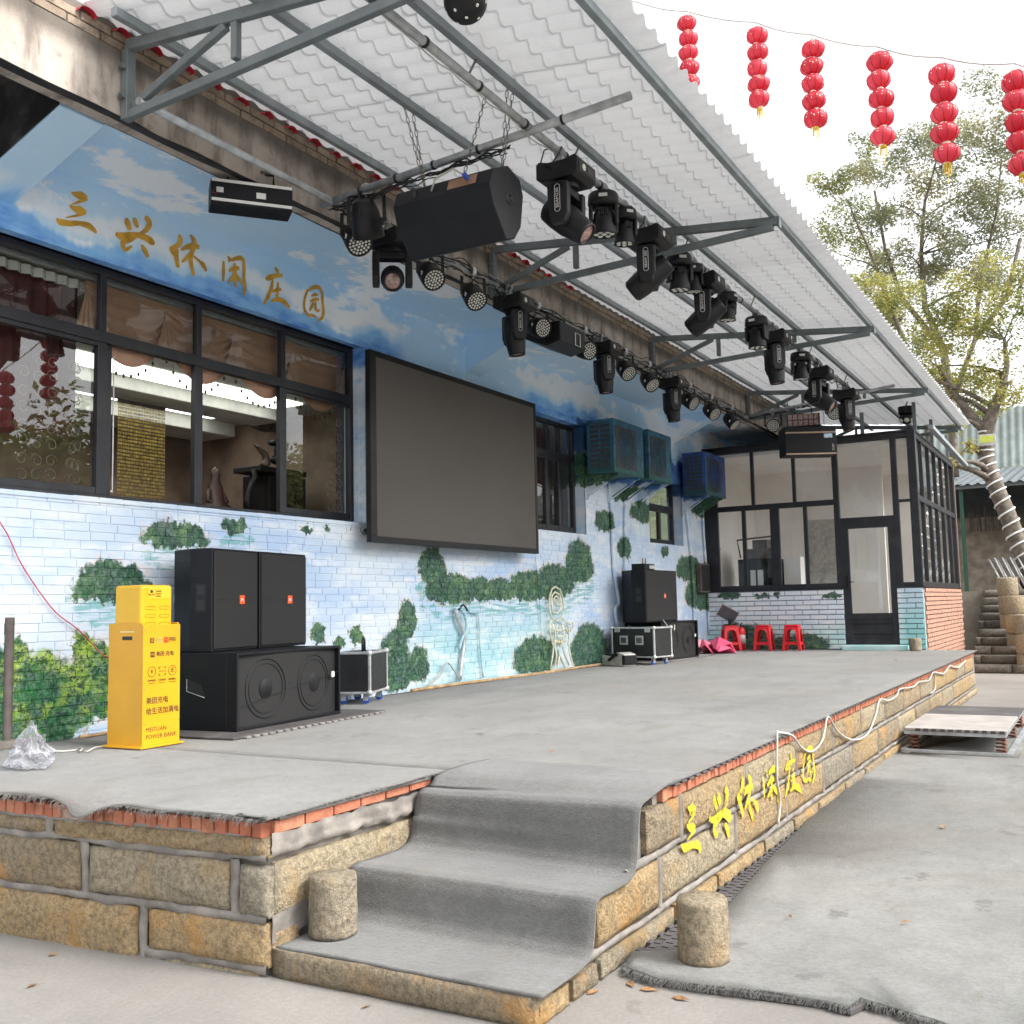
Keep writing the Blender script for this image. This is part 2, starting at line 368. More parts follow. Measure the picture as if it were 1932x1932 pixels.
# --- the wall painting: pale brick-lake below, blue ridges over the windows, cloudy sky on top, green islands
def mural(name, isl, sxy, mode='wall'):
    N = NT(name); x, y, z = N.xyz()
    wob = N.vm('SUBTRACT', N.noise(7, 5, col=True, rough=.65), (.5, .5, .5))
    wob2 = N.vm('SUBTRACT', N.noise(24, 3, col=True, rough=.6), (.5, .5, .5))
    P = N.vm('ADD', N.vm('ADD', N.pos, N.vm('MULTIPLY', wob, (.30, .30, .24))), N.vm('MULTIPLY', wob2, (.10, .10, .12)))
    s1 = N.noise(.75, 6, st=(1, 1, 2.6)); s2 = N.noise(3.2, 6, st=(.6, .6, 2.2), rough=.65)
    col = N.mix(N.step(s1, .33, .66), (.42, .56, .76), (.63, .71, .79))
    col = N.mix(N.math('MULTIPLY', N.step(s2, .46, .70), .75), col, (.79, .81, .83))
    if mode == 'wall':
        aq = N.math('MULTIPLY', N.math('MULTIPLY', N.step(x, 8.6, 9.8), N.step(N.math('MULTIPLY', z, -1.), -1.75, -1.15)), N.math('SUBTRACT', 1, N.step(x, 12.4, 13.4)))
        col = N.mix(N.math('MULTIPLY', aq, .75), col, N.mix(N.step(s2, .4, .7), (.33, .585, .62), (.62, .76, .75)))
        # sky
        cl = N.noise(1.05, 8, st=(.55, .9, 1.7), rough=.6); cl2 = N.noise(5, 6, rough=.6)
        sk = N.mix(N.step(N.noise(.5, 4, st=(.5, 1, 1)), .35, .65), (.46, .72, .98), (.60, .81, .99))
        cm = N.step(N.math('ADD', cl, N.math('MULTIPLY', N.math('SUBTRACT', cl2, .5), .30)), .52, .58)
        sk = N.mix(N.math('MULTIPLY', cm, .9), sk, (.93, .96, 1.0))
        col = N.mix(N.step(z, 3.75, 4.1), col, sk)
        # blue ridges over the windows (plaster band)
        rz = N.math('ADD', z, N.math('MULTIPLY', N.math('SUBTRACT', N.noise(1.3, 5, st=(1, 0, 0)), .5), -.75))
        win = N.math('ADD', N.math('SUBTRACT', 1, N.step(x, 8.9, 9.3)), N.math('MULTIPLY', N.step(x, 11.7, 12.1), N.math('SUBTRACT', 1, N.step(x, 14.0, 14.5))), clamp=True)
        band = N.math('MULTIPLY', N.math('MULTIPLY', N.math('SUBTRACT', 1, N.step(rz, 4.48, 4.54)), N.step(z, 4.12, 4.2)), N.math('MULTIPLY', N.step(y, 6.3, 6.5), win))
        rid = N.mix(N.step(N.noise(4, 6, st=(1, 1, 3)), .35, .7), (.10, .28, .74), (.27, .54, .90))
        rid = N.mix(N.math('MULTIPLY', N.step(rz, 4.36, 4.5), .7), rid, (.30, .60, .94))
        wv = N.math('MULTIPLY', N.math('MULTIPLY', N.step(N.math('ABSOLUTE', N.math('SUBTRACT', rz, 4.66)), .12, .03), .8), win)
        col = N.mix(N.math('MULTIPLY', wv, N.step(y, 6.3, 6.5)), col, (.92, .95, .98))
        col = N.mix(band, col, rid)
        nz1 = N.math('MULTIPLY', N.math('SUBTRACT', N.noise(1.5, 6), .5), 1.1); nz2 = N.math('MULTIPLY', N.math('SUBTRACT', N.noise(2.6, 6), .5), .9)
        mt = N.math('MULTIPLY', N.math('MULTIPLY', N.step(x, 13.45, 13.6), N.math('SUBTRACT', 1, N.step(N.math('ADD', z, nz1), 4.2, 4.3))), N.step(N.math('ADD', z, nz2), 3.42, 3.55))
        col = N.mix(mt, col, N.mix(N.step(N.noise(3, 6), .35, .68), (.02, .075, .17), (.10, .23, .56)))
    else:
        col = N.mix(.55, col, (.90, .91, .92))
        col = N.mix(N.step(z, 1.35, .85), col, N.mix(N.step(s2, .4, .7), (.45, .72, .72), (.72, .86, .84)))
        col = N.mix(N.step(y, 3.2, 3.0), col, N.mix(N.step(z, 1.7, 1.0), (.55, .70, .80), (.33, .66, .67)))
    d = None
    for cx, cz, rx, rz_ in isl:
        s = (1/rx, 0, 1/rz_) if mode == 'wall' else (0, 1/rx, 1/rz_)
        c = (-cx/rx, 0, -cz/rz_) if mode == 'wall' else (0, -cx/rx, -cz/rz_)
        q = N.vm('MULTIPLY_ADD', P, s, c)
        q = N.vm('MAXIMUM', q, N.vm('MULTIPLY', q, (-1, -1, -1.9)))
        ln = N.vm('LENGTH', q); d = ln if d is None else N.math('MINIMUM', d, ln)
    if mode == 'wall':
        P2 = N.vm('ADD', N.vm('ADD', N.pos, N.vm('MULTIPLY', wob, (.9, .9, .10))), (0, 0, .085)); d2 = None
        for cx, cz, rx, rz_ in isl[:4]+isl[8:15]:
            q = N.vm('MULTIPLY_ADD', P2, (.95/rx, 0, 1.3/rz_), (-cx*.95/rx, 0, -(cz-.3*rz_)*1.3/rz_)); ln = N.vm('LENGTH', q); d2 = ln if d2 is None else N.math('MINIMUM', d2, ln)
        rf = N.math('MULTIPLY', N.step(d2, 1.05, .8), N.step(N.noise(9, 5, st=(.35, 1, 3.2)), .44, .56))
        col = N.mix(N.math('MULTIPLY', rf, .75), col, N.mix(N.noise(6, 3), (.06, .30, .30), (.22, .50, .50)))
    dab = N.math('ADD', N.math('MULTIPLY', N.xyz(N.vor(26, P, out='Color'))[0], .6), N.math('MULTIPLY', N.xyz(N.vor(60, P, out='Color'))[1], .4))
    big = N.noise(5.5, 5)
    g = N.mix(N.step(dab, .15, .85), (.008, .040, .028), (.045, .135, .070)); g = N.mix(N.step(big, .46, .70), g, N.mix(N.step(dab, .2, .8), (.018, .075, .038), (.13, .25, .09)))
    if mode == 'wall':
        nb = N.math('MULTIPLY', N.math('SUBTRACT', 1, N.step(x, 5.6, 6.0)), N.math('SUBTRACT', 1, N.step(z, 1.35, 1.6)))
        g = N.mix(nb, g, N.mix(N.step(dab, .25, .85), (.006, .045, .024), N.mix(N.step(N.math('ADD', big, N.math('MULTIPLY', N.math('SUBTRACT', z, 1.15), .30)), .44, .64), (.03, .17, .05), (.34, .50, .06))))
    halo = N.math('MULTIPLY', N.step(d, 1.22, 1.05), N.step(N.noise(9, 4), .42, .6))
    col = N.mix(N.math('MULTIPLY', halo, .6), col, N.mix(N.noise(14, 3), (.55, .36, .28), (.85, .84, .80)))
    col = N.mix(N.math('MULTIPLY', N.step(d, 1.06, .90), N.math('ADD', .84, N.math('MULTIPLY', N.step(N.noise(30, 4, rough=.7), .35, .55), .16))), col, g)
    # wear: rubbed paint and dirt near the floor
    col = N.mix(N.math('MULTIPLY', N.step(N.noise(11, 7, rough=.75), .60, .68), .28), col, (.55, .55, .54))
    col = N.mix(N.math('MULTIPLY', N.math('MULTIPLY', N.step(N.noise(2.1, 7, N.vm('ADD', N.pos, (3, 1, 4)), .7), .57, .75), .25), N.step(z, 4.0, 3.0)), col, (.30, .31, .33))
    return N.fin(col, .6, 0, N.bump(N.math('ADD', N.noise(35, 6, rough=.7), N.math('MULTIPLY', s2, .5)), .32, .006), .35)
def ell(cx, cy, w_, h_, y=6.65):
    a = Yp(cx-w_/2, cy, y); b = Yp(cx+w_/2, cy, y); t = Yp(cx, cy-h_/2, y); u = Yp(cx, cy+h_/2, y)
    return ((a.x+b.x)/2, (t.z*.38+u.z*.62), (b.x-a.x)/2, (t.z-u.z)*.62)
ISL = [ell(*e) for e in [(330,1012,132,58),(443,993,50,34),(210,1098,150,88),(195,1118,110,50),(578,998,26,20),(620,1000,14,14),(690,1004,13,20),(662,1000,7,12),
    (815,1068,52,76),(850,1112,100,62),(920,1112,120,50),(1000,1106,90,62),(1045,1098,80,70),(1092,1060,55,90),(1105,1065,30,60),
    (768,1172,38,84),(745,1250,66,130),(790,1255,40,70),(672,1198,26,42),(600,1196,30,38),(640,1215,20,30),(60,1330,240,200),(175,1290,130,160),(150,1225,40,80),(20,1260,70,120),
    (1010,1238,86,80),(1112,1222,74,100),(1140,983,38,46),(1167,932,34,30),(1211,967,46,42),(1178,1035,28,44),(1255,1040,16,24),(1300,1074,52,52),(1322,1120,62,70),(1337,1085,36,60),(1335,955,70,60),(1100,885,40,70)]]
RI = []
for cx, cy, w_, h_ in [(1375,1122,40,20),(1440,1125,26,12),(1466,1124,12,14),(1570,1124,40,16),(1415,1205,110,55),(1510,1215,120,40),(1385,1195,50,40)]:
    a = Xp(cx-w_/2, cy, 18.95); b = Xp(cx+w_/2, cy, 18.95); t = Xp(cx, cy-h_/2, 18.95); u = Xp(cx, cy+h_/2, 18.95)
    RI.append(((a.y+b.y)/2, t.z*.38+u.z*.62, abs(a.y-b.y)/2, (t.z-u.z)*.62))
MAT['mural'] = mural('painted_wall_mural', ISL, None)
MAT['mural_room'] = mural('painted_room_brick', RI, None, 'room')
def m_ac(name, c1, c2, c3):
    N = NT(name); col = N.mix(N.step(N.noise(4, 6, rough=.65), .35, .65), c1, c2); col = N.mix(N.step(N.noise(6, 6, rough=.7, st=(1, 1, .5)), .52, .66), col, c3)
    z = N.xyz()[2]; col = N.mix(N.math('MULTIPLY', N.step(N.math('ADD', z, N.math('MULTIPLY', N.noise(4, 5), .35)), 3.95, 3.75), .8), col, (.02, .085, .07))
    return N.fin(col, .55, 0, N.bump(N.noise(60, 5), .3, .004), .4)
MAT['ac'] = m_ac('brush_painted_ac_blue', (.018, .085, .15), (.045, .165, .25), (.012, .042, .055))
MAT['ac2'] = m_ac('brush_painted_ac_deep_blue', (.016, .05, .21), (.035, .10, .31), (.012, .032, .08))
MAT['acdark'] = plain('ac_coil_grey', (.05, .055, .06), .7)  # one dark grey for the coil and the plate behind the wires
MAT['gold'] = plain('ochre_sign_paint', (.62, .33, .03), .5, var=.25, scale=12, dirt=((.36, .2, .05), .4))
N = NT('sprayed_yellow_paint'); MAT['sprayyellow'] = N.fin(N.mix(N.noise(20, 4), (.58, .43, .03), (.78, .62, .03)), .7, 0, N.bump(N.noise(60, 6, rough=.7), .9, .02), .3, Alpha=N.step(N.math('ADD', N.math('MULTIPLY', N.noise(26, 5, rough=.75), .7), N.math('MULTIPLY', N.noise(90, 3, rough=.7), .3)), .40, .47))
def m_leaf(name, c1, c2, c3):
    N = NT(name); oi = N.n.new('ShaderNodeObjectInfo')
    r = N.n.new('ShaderNodeTexWhiteNoise'); N.l(N.vm('SNAP', N.pos, (.22, .22, .22)), r.inputs['Vector'])
    col = N.mix(r.outputs['Value'], c1, c2); col = N.mix(N.step(N.noise(.55, 4), .45, .65), col, c3)
    N.fin(col, .55, 0, None, .3)
    tl = N.n.new('ShaderNodeBsdfTranslucent'); N.l(col, tl.inputs[0]); ms = N.n.new('ShaderNodeMixShader'); ms.inputs[0].default_value = .5
    N.l(N.p.outputs[0], ms.inputs[1]); N.l(tl.outputs[0], ms.inputs[2]); N.l(ms.outputs[0], N.out.inputs[0]); return N.m
MAT['leaf_a'] = m_leaf('yellowing_leaves', (.24, .26, .08), (.46, .40, .11), (.17, .20, .07))
MAT['leaf_b'] = m_leaf('grey_green_leaves', (.20, .22, .145), (.31, .315, .19), (.38, .35, .18))
MAT['leaf_c'] = m_leaf('olive_leaves', (.22, .24, .09), (.36, .34, .12), (.17, .20, .08))
MAT['bark'] = plain('grey_brown_bark', (.15, .125, .10), .9, var=.4, scale=7, bump=.9, bscale=28)
def m_lantern():
    N = NT('red_lantern_silk'); oi = N.n.new('ShaderNodeObjectInfo'); col = N.mix(oi.outputs['Random'], N.mix(N.noise(20, 4), (.58, .018, .045), (.70, .05, .08)), N.mix(N.noise(9, 4), (.72, .05, .09), (.80, .12, .16))); N.fin(col, .5)
    tl = N.n.new('ShaderNodeBsdfTranslucent'); N.l(col, tl.inputs[0]); ms = N.n.new('ShaderNodeMixShader'); ms.inputs[0].default_value = .45
    N.l(N.p.outputs[0], ms.inputs[1]); N.l(tl.outputs[0], ms.inputs[2]); N.l(ms.outputs[0], N.out.inputs[0]); return N.m
MAT['lantern'] = m_lantern()
MAT['tassel'] = plain('gold_tassel', (.62, .42, .03), .6, var=.2, scale=40)
MAT['cream'] = plain('cream_ring', (.75, .70, .55), .6)
MAT['room_in'] = plain('pale_pinkish_plaster', (.88, .84, .81), .8, var=.05, scale=1.2)
MAT['room_floor'] = plain('grey_tile_floor', (.42, .40, .38), .5)
MAT['in_brown'] = plain('brown_wallpaper', (.30, .215, .165), .7, var=.3, scale=2.5, bump=.4, bscale=9)
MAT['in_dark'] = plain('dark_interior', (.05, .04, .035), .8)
MAT['in_ceil'] = plain('grey_ceiling', (.62, .62, .58), .7)
MAT['net'] = plain('green_shade_net', (.012, .13, .095), .8, var=.25, scale=3, bump=.4, bscale=30)
MAT['shed'] = plain('grey_blue_sheet', (.075, .09, .10), .6, var=.15, scale=3)
MAT['shedlight'] = plain('pale_green_roof_sheet', (.20, .235, .225), .5, var=.2, scale=2)
MAT['terr'] = plain('terrace_earth', (.33, .29, .23), .95, var=.25, scale=2, bump=.6, bscale=20)
def emis(name, c, s):
    N = NT(name); return N.fin(c, .6, Emission_Color=(*c, 1), Emission_Strength=s)
MAT['cove'] = emis('glowing_cove', (.95, .97, .90), 1.1)

# ================================================================== SETTING
W = 6.65; WF = 5.37; HS = .69
# ground sheet, finer near the camera
g = MB(); g.box(-60, 140, -80, 80, -.3, 0); struct(g.build('ground', MAT['ground']))

def grid_sheet(x0, x1, y0, y1, nx, ny, zf, keep=lambda x, y: True, jit=None):
    vs = []; fs = []; id = {}
    for i in range(nx+1):
        for j in range(ny+1):
            x = x0+(x1-x0)*i/nx; y = y0+(y1-y0)*j/ny
            if jit: x, y = jit(x, y)
            id[i, j] = len(vs); vs.append((x, y, zf(x, y)))
    for i in range(nx):
        for j in range(ny):
            cx = x0+(x1-x0)*(i+.5)/nx; cy = y0+(y1-y0)*(j+.5)/ny
            if keep(cx, cy): fs.append((id[i, j], id[i+1, j], id[i+1, j+1], id[i, j+1]))
    return vs, fs
def solid(o, t):
    md = o.modifiers.new('thick', 'SOLIDIFY'); md.thickness = t; md.offset = -1; return o

# ---------------- stage
stage = thing('stage', 'raised stone stage with red brick edging along the painted wall', 'stage', (3.46, 3.27, 0))
STY = 1.975           # front face plane
def face_x(y): return 3.462-.075*(y-3.27)      # the short left face is slightly skewed
core = MB()
core.prism([(face_x(3.27)+.035, 3.305, 0), (4.80, 3.305, 0), (4.80, W+.1, 0), (face_x(W)+.035, W+.1, 0)], (0, 0, .655))
core.box(4.80, 18.93, STY+.03, W+.1, 0, .655)
core.build('mortar_core', MAT['mortar'], stage, True)
def stone_mesh(L, H, seed, nx=9, ny=5, depth=.06, rough=.014):
    """block with its rough face toward -y, spanning x 0..L, z 0..H"""
    mb = MB(); vs = []; fs = []
    for j in range(ny+1):
        for i in range(nx+1):
            u, v = i/nx, j/ny; e = min(u*L, (1-u)*L, v*H, (1-v)*H)
            d = rough*(1-math.exp(-e/.022))*1.25 + rough*(.9*noise.noise(Vector((u*L*6+seed, v*H*6, seed*1.7)))+.6*noise.noise(Vector((u*L*19+seed, v*H*19, seed*2.7))))*(1 if 0 < i < nx and 0 < j < ny else .25)
            ex = .006*noise.noise(Vector((seed, v*9, 3.3))) if i in (0, nx) else 0; ez = .006*noise.noise(Vector((u*8*L, seed, 7.7))) if j in (0, ny) else 0
            vs.append((u*L+ex, -d, v*H+ez))
    for j in range(ny):
        for i in range(nx):
            a = j*(nx+1)+i; fs.append((a, a+1, a+nx+2, a+nx+1))
    mb.add(vs, fs, True)
    ring = [i for i in range(nx+1)]+[j*(nx+1)+nx for j in range(1, ny+1)]+[ny*(nx+1)+i for i in range(nx-1, -1, -1)]+[j*(nx+1) for j in range(ny-1, 0, -1)]
    n0 = len(mb.v); m = len(ring)
    for r in ring: p = mb.v[r]; mb.v.append(Vector((p.x, depth, p.z)))
    for k in range(m): mb.f.append((ring[k], ring[(k+1) % m], n0+(k+1) % m, n0+k)); mb.s.append(False)
    return mb
def stone(origin, dirx, L, H, seed, parent, mat='stone', name='stone', **kw):
    mb = stone_mesh(L, H, seed, **kw); d = Vector(dirx).normalized(); n = Vector((d.y, -d.x, 0))   # n = outward (-y local)
    M = Matrix(((d.x, -n.x, 0, origin[0]), (d.y, -n.y, 0, origin[1]), (0, 0, 1, origin[2]), (0, 0, 0, 1)))
    mb.v = [M @ p for p in mb.v]
    return mb.build(name, MAT[mat], parent, True)
sd_ = 1
# front face (normal -y): three courses running away from the camera
def course(xs, z0, z1, jy=STY, mats=('stone', 'stone2', 'stone')):
    global sd_
    for a, b in zip(xs[:-1], xs[1:]):
        sd_ += 1; stone((a+.018, jy, z0), (1, 0, 0), b-a-.036, z1-z0, sd_*3.1, stage, mats[sd_ % 3], nx=18, ny=7, rough=.012)
course([4.62, 5.10, 6.21, 7.37, 8.49, 9.58, 10.7, 11.8, 12.95, 14.0, 15.1, 16.2, 17.3, 18.45], .395, .600)
course([4.06, 4.79, 5.97, 7.07, 8.12, 9.19, 10.3, 11.4, 12.5, 13.6, 14.7, 15.8, 16.9, 18.0, 18.6], .135, .350)
course([3.52, 3.80, 4.06, 4.95, 5.6, 6.5, 7.2, 7.9, 8.8, 9.6, 10.5, 11.4, 12.4, 13.3, 14.3, 15.3, 16.3, 17.3, 18.7], .0, .085, STY-.012)
# mortar joints smeared between the courses: irregular low ribbons
def joint(mb, A, B, nrm, wd, seed, proud=.003, n=None):
    A = Vector(A); B = Vector(B); L = (B-A).length; n = n or max(4, int(L/.045)); d = (B-A).normalized(); u = d.cross(nrm).normalized(); rows = []; vs = []; fs = []
    for i in range(n+1):
        p = A+(B-A)*i/n; s1 = wd*(.5+.45*noise.noise(Vector((i*.33+seed, 1, 0)))+.25*noise.noise(Vector((i*1.3, seed, 0)))); s2 = wd*(.5+.45*noise.noise(Vector((i*.31, 5, seed)))+.25*noise.noise(Vector((i*1.4, 8, seed))))
        c = wd*.25*noise.noise(Vector((i*.12, seed, 3))); h = proud*(.6+.6*noise.noise(Vector((i*.5, seed, 9))))
        vs += [p+u*(s1+c)-nrm*.012, p+u*((s1)*.6+c)+nrm*h, p-u*(s2*.6-c)+nrm*h*.8, p-u*(s2-c)-nrm*.012]
    for i in range(n):
        for k in range(3): a = i*4+k; fs.append((a, a+1, a+5, a+4))
    mb.add(vs, fs, True)
mj = MB(); FN = Vector((0, -1, 0))
for z, x0 in ((.372, 4.40), (.108, 3.98)): joint(mj, (x0, STY-.002, z), (18.6, STY-.002, z), FN, .036, z*31, n=260)
for xs_, z0, z1 in (((5.10, 6.21, 7.37, 8.49, 9.58, 10.7, 11.8), .385, .61), ((4.79, 5.97, 7.07, 8.12, 9.19, 10.3, 11.4), .12, .36)):
    for x in xs_: joint(mj, (x, STY-.004, z0), (x+.005, STY-.004, z1), FN, .034, x*3.3)
mj.build('mortar_joint', MAT['mortar'], stage, True)['kind'] = 'stuff'
# left face (normal -x): direction toward +y runs to the left in the picture
def lface(y0, y1, z0, z1, mat='stone', r=.016, **kw):
    global sd_
    sd_ += 1; A = Vector((face_x(y1), y1, z0)); B = Vector((face_x(y0), y0, z0)); d = B-A
    stone(A, d, d.length, z1-z0, sd_*2.3, stage, mat, nx=26, ny=10, rough=r, **kw)
def ly(px, py): return Xp(px, py, 3.42).y
yA = ly(115, 1545); yB = ly(175, 1620); yC = ly(435, 1650); yD = ly(275, 1740)
lface(yA+.03, 5.6, .515, .588); lface(3.272, yA-.03, .505, .592, 'stone')
lface(yB+.03, 5.6, .255, .488); lface(yC+.03, yB-.03, .262, .478, 'stone2'); lface(3.272, yC-.03, .250, .470, 'stone2')
lface(yD+.035, 5.7, -.06, .222); lface(3.272, yD-.035, .040, .225, 'stone')
lface(3.9, 4.05, -.03, .01, 'stone2', .006); lface(3.32, 3.86, -.04, .016, 'stone2', .006)
mj = MB(); LN = Vector((-1, -.075, 0)).normalized()
def lp(y, z): return (face_x(y)-.004, y, z)
for z, ya, yb in ((.498, 3.28, 5.7), (.240, 3.28, 5.7), (.028, 3.28, yD)): joint(mj, lp(ya, z), lp(yb, z), LN, .046, z*17+2)
for yy, z0, z1 in ((yA, .50, .60), (yB, .24, .5), (yC, .24, .49), (yD, -.02, .24)): joint(mj, lp(yy, z0), lp(yy+.01, z1), LN, .05, yy*7)
joint(mj, lp(3.4, .598), lp(5.6, .592), LN, .022, 44)
mj.build('mortar_joint', MAT['mortar'], stage, True)['kind'] = 'stuff'
# side face beside the stairs (normal -y)
for x0, x1, z0, z1, m in ((3.50, 4.72, .235, .480, 'stone2'), (3.485, 3.66, .05, .205, 'stone')):
    sd_ += 1; stone((x0, 3.272, z0), (1, 0, 0), x1-x0, z1-z0, sd_*1.9, stage, m, nx=14, ny=6, rough=.012)
mj = MB(); vs_, fs_ = grid_sheet(3.475, 4.80, 0, 1, 60, 6, lambda x, y: 0)
mj.add([(x, 3.268-.022*abs(noise.noise(Vector((x*7, t*2.2, 1))))-.010*abs(noise.noise(Vector((x*23, t*5, 4))))+(.012 if t == 0 else 0), .508+.035*noise.noise(Vector((x*4, 0, 2)))+.015*noise.noise(Vector((x*15, 0, 5)))+(.612-.508)*t) for x, t, _ in vs_], fs_, True)
vs_, fs_ = grid_sheet(3.475, 4.2, .14, .26, 14, 3, lambda x, y: 0); mj.add([(x, 3.262-.014*abs(noise.noise(Vector((x*6, z*14, 5)))), z+.10*(x-3.475)) for x, z, _ in vs_], fs_, True)
mj.build('mortar_smear', MAT['mortar'], stage, True)
# brick edging: bricks on edge, about 230 along the front
bme = {}
def brick_obj(loc, sx, sy, sz, rz, mat='redbrick', parent=None, name='brick'):
    if mat not in bme:
        b = MB(); c = .08
        b.box(-.5, .5, -.5, .5, -.5, .5); me = b.mesh('brick', MAT[mat])
        bm = bmesh.new(); bm.from_mesh(me); bmesh.ops.recalc_face_normals(bm, faces=bm.faces); bmesh.ops.bevel(bm, geom=bm.edges[:], offset=.05, segments=1, affect='EDGES'); bm.to_mesh(me); bm.free(); bme[mat] = me
    q = WM(parent).inverted() @ Vector(loc) if parent else Vector(loc)
    return inst(bme[mat], name, parent, q, (sx, sy, sz), (rnd(-.01, .01), rnd(-.012, .012), rz+rnd(-.012, .012)))
x = 4.86
while x < 18.6:
    wv_ = random.choice((.055, .058, .06)) if x > 5.2 else .062
    brick_obj((x+wv_/2, STY+.052+rnd(-.004, .004), .640+rnd(-.003, .003)), wv_, .11, .062, 0, parent=stage); x += wv_+random.choice((.004, .006, .008))
yy = 3.30
while yy < 5.55:
    wv_ = random.choice((.058, .062, .066)); brick_obj((face_x(yy)+.046+rnd(-.006, .006), yy+wv_/2, .628+rnd(-.004, .004)), .11, wv_, .066, 0, parent=stage); yy += wv_+.007
for i in range(6):
    brick_obj((3.60+i*.205, 3.318, .634+.004*i), .195, .10, .058, 0, parent=stage)

# ---------------- stairs
stairs = thing('stairs', 'three low stone steps set into the stage corner under a grey carpet', 'stairs', (3.5, 2.6, 0))
b = MB(); b.box(3.56, 4.84, STY+.03, 3.27, 0, .095); b.box(4.05, 4.84, STY+.03, 3.265, .095, .315); b.box(4.58, 4.84, STY+.03, 3.262, .315, .585); b.build('step_core', MAT['mortar'], stairs, True)
mb = stone_mesh(1.30, .118, 55.5, 16, 5, .14, .012)
M = Matrix(((0, 1, 0, 3.478), (-1, 0, 0, 3.265), (0, 0, 1, 0), (0, 0, 0, 1))); mb.v = [M @ p for p in mb.v]
mb.v = [Vector((p.x+.02*(3.265-p.y), p.y, p.z)) for p in mb.v]
mb.build('step_stone', MAT['stone'], stairs, True)
prof = [(5.25,.7005),(5.0,.7025),(4.86,.703),(4.74,.690),(4.62,.672),(4.545,.663),(4.508,.643),(4.490,.59),(4.468,.50),(4.448,.42),(4.415,.380),(4.34,.360),(4.15,.362),(4.055,.368),(4.008,.357),(3.985,.315),(3.968,.245),(3.948,.178),(3.905,.143),(3.80,.131),(3.66,.129),(3.56,.131),(3.50,.129)]
fine = []
for a, b_ in zip(prof[:-1], prof[1:]):
    for k in range(3): fine.append((a[0]+(b_[0]-a[0])*k/3, a[1]+(b_[1]-a[1])*k/3))
fine.append(prof[-1]); ny = 30; vs_ = []; fs_ = []
for i, (px_, pz_) in enumerate(fine):
    t = i/len(fine)
    y0, y1 = 1.945-.012*t, 3.245-.02*max(0, 1-t*1.3)
    if t > .80: y1 += .02*(t-.8)/.2
    for j in range(ny+1):
        v = j/ny; yv = y0+(y1-y0)*v; e = 1 if 0 < j < ny else 1.8
        n1 = noise.noise(Vector((px_*2.2, yv*2.2, pz_*2.0)))*.012+noise.noise(Vector((px_*9, yv*9, 1)))*.004*e
        skew = .07*v if .18 < t < .55 else (-.035*v if t >= .55 and t < .9 else 0)
        edge = .014*noise.noise(Vector((px_*3, 0, 9))) if j in (0, ny) else 0
        zz = pz_+n1*.6-(.03*v if .15 < t < .35 else 0)
        if t < .12: zz = max(zz, .6995)
        vs_.append((px_+skew*.5+n1*.5+(.02*noise.noise(Vector((yv*4, 5, 5))) if i == len(fine)-1 else 0), yv+edge, zz))
for i in range(len(fine)-1):
    for j in range(ny): a = i*(ny+1)+j; fs_.append((a, a+1, a+ny+2, a+ny+1))
o = MB().add(vs_, fs_, True).build('stair_carpet', MAT['carpet2']); solid(o, .012)
tag(o, 'grey felt carpet runner draped down the stone stairs', 'carpet')

# ---------------- stage carpet (flat, ragged and curling at the left edge) and the foam mat teeth under its front edge
def zc(x, y):
    z = .6955+.0022*noise.noise(Vector((x*1.3, y*1.3, 0)))
    if x < 3.62 and y > 3.2:
        k = (3.62-x)/.24; z += .010*k*noise.noise(Vector((y*2.3, 0, 4)))-.030*k*k*math.exp(-((y-4.33)/.13)**2)+.014*k*math.exp(-((y-4.75)/.22)**2)
    return z
def jitA(x, y):
    if x < 3.40: x = face_x(y)-.045+.022*noise.noise(Vector((y*3.1, 2, 0)))+.008*noise.noise(Vector((y*17, 2, 0)))-.045*math.exp(-((y-4.33)/.11)**2)-.02*math.exp(-((y-3.9)/.2)**2)
    if y < 3.26: y = 3.235+.014*noise.noise(Vector((x*4, 5, 0)))
    return x, y
mb = MB(); v, f = grid_sheet(3.36, 4.82, 3.24, W-.01, 30, 130, zc, jit=jitA); mb.add(v, f, True)
def jitB(x, y):
    if y < 1.96: y = 1.945+.006*noise.noise(Vector((x*3, 1, 0)))
    return x, y
v, f = grid_sheet(4.82, 18.92, 1.95, W-.01, 90, 34, zc, keep=lambda x, y: True, jit=jitB); mb.add(v, f, True)
o = mb.build('stage_carpet', MAT['carpet']); solid(o, .010); tag(o, 'worn grey felt carpet covering the stage floor', 'carpet')
ft = MB(); x = 4.95
ft.box(4.86, 18.6, STY+.035, STY+.16, .672, .6825)
while x < 18.5:
    ft.box(x, x+.062, STY-.038, STY+.04, .6715, .6835); x += .105
tag(ft.build('foam_mat', MAT['foam'], bev=.003, seg=1), 'black toothed foam mat edge under the stage carpet along the brick edging', 'foam mat')
# mats under the left part
ft = MB(); ft.box(3.43, 3.60, 3.31, 5.0, .663, .680); ft.box(3.52, 4.70, 3.255, 3.5, .6635, .6805)
tag(ft.build('foam_mat', MAT['foamcut'], bev=.003, seg=1), 'grey foam underlay showing under the ragged left carpet edge', 'foam mat')

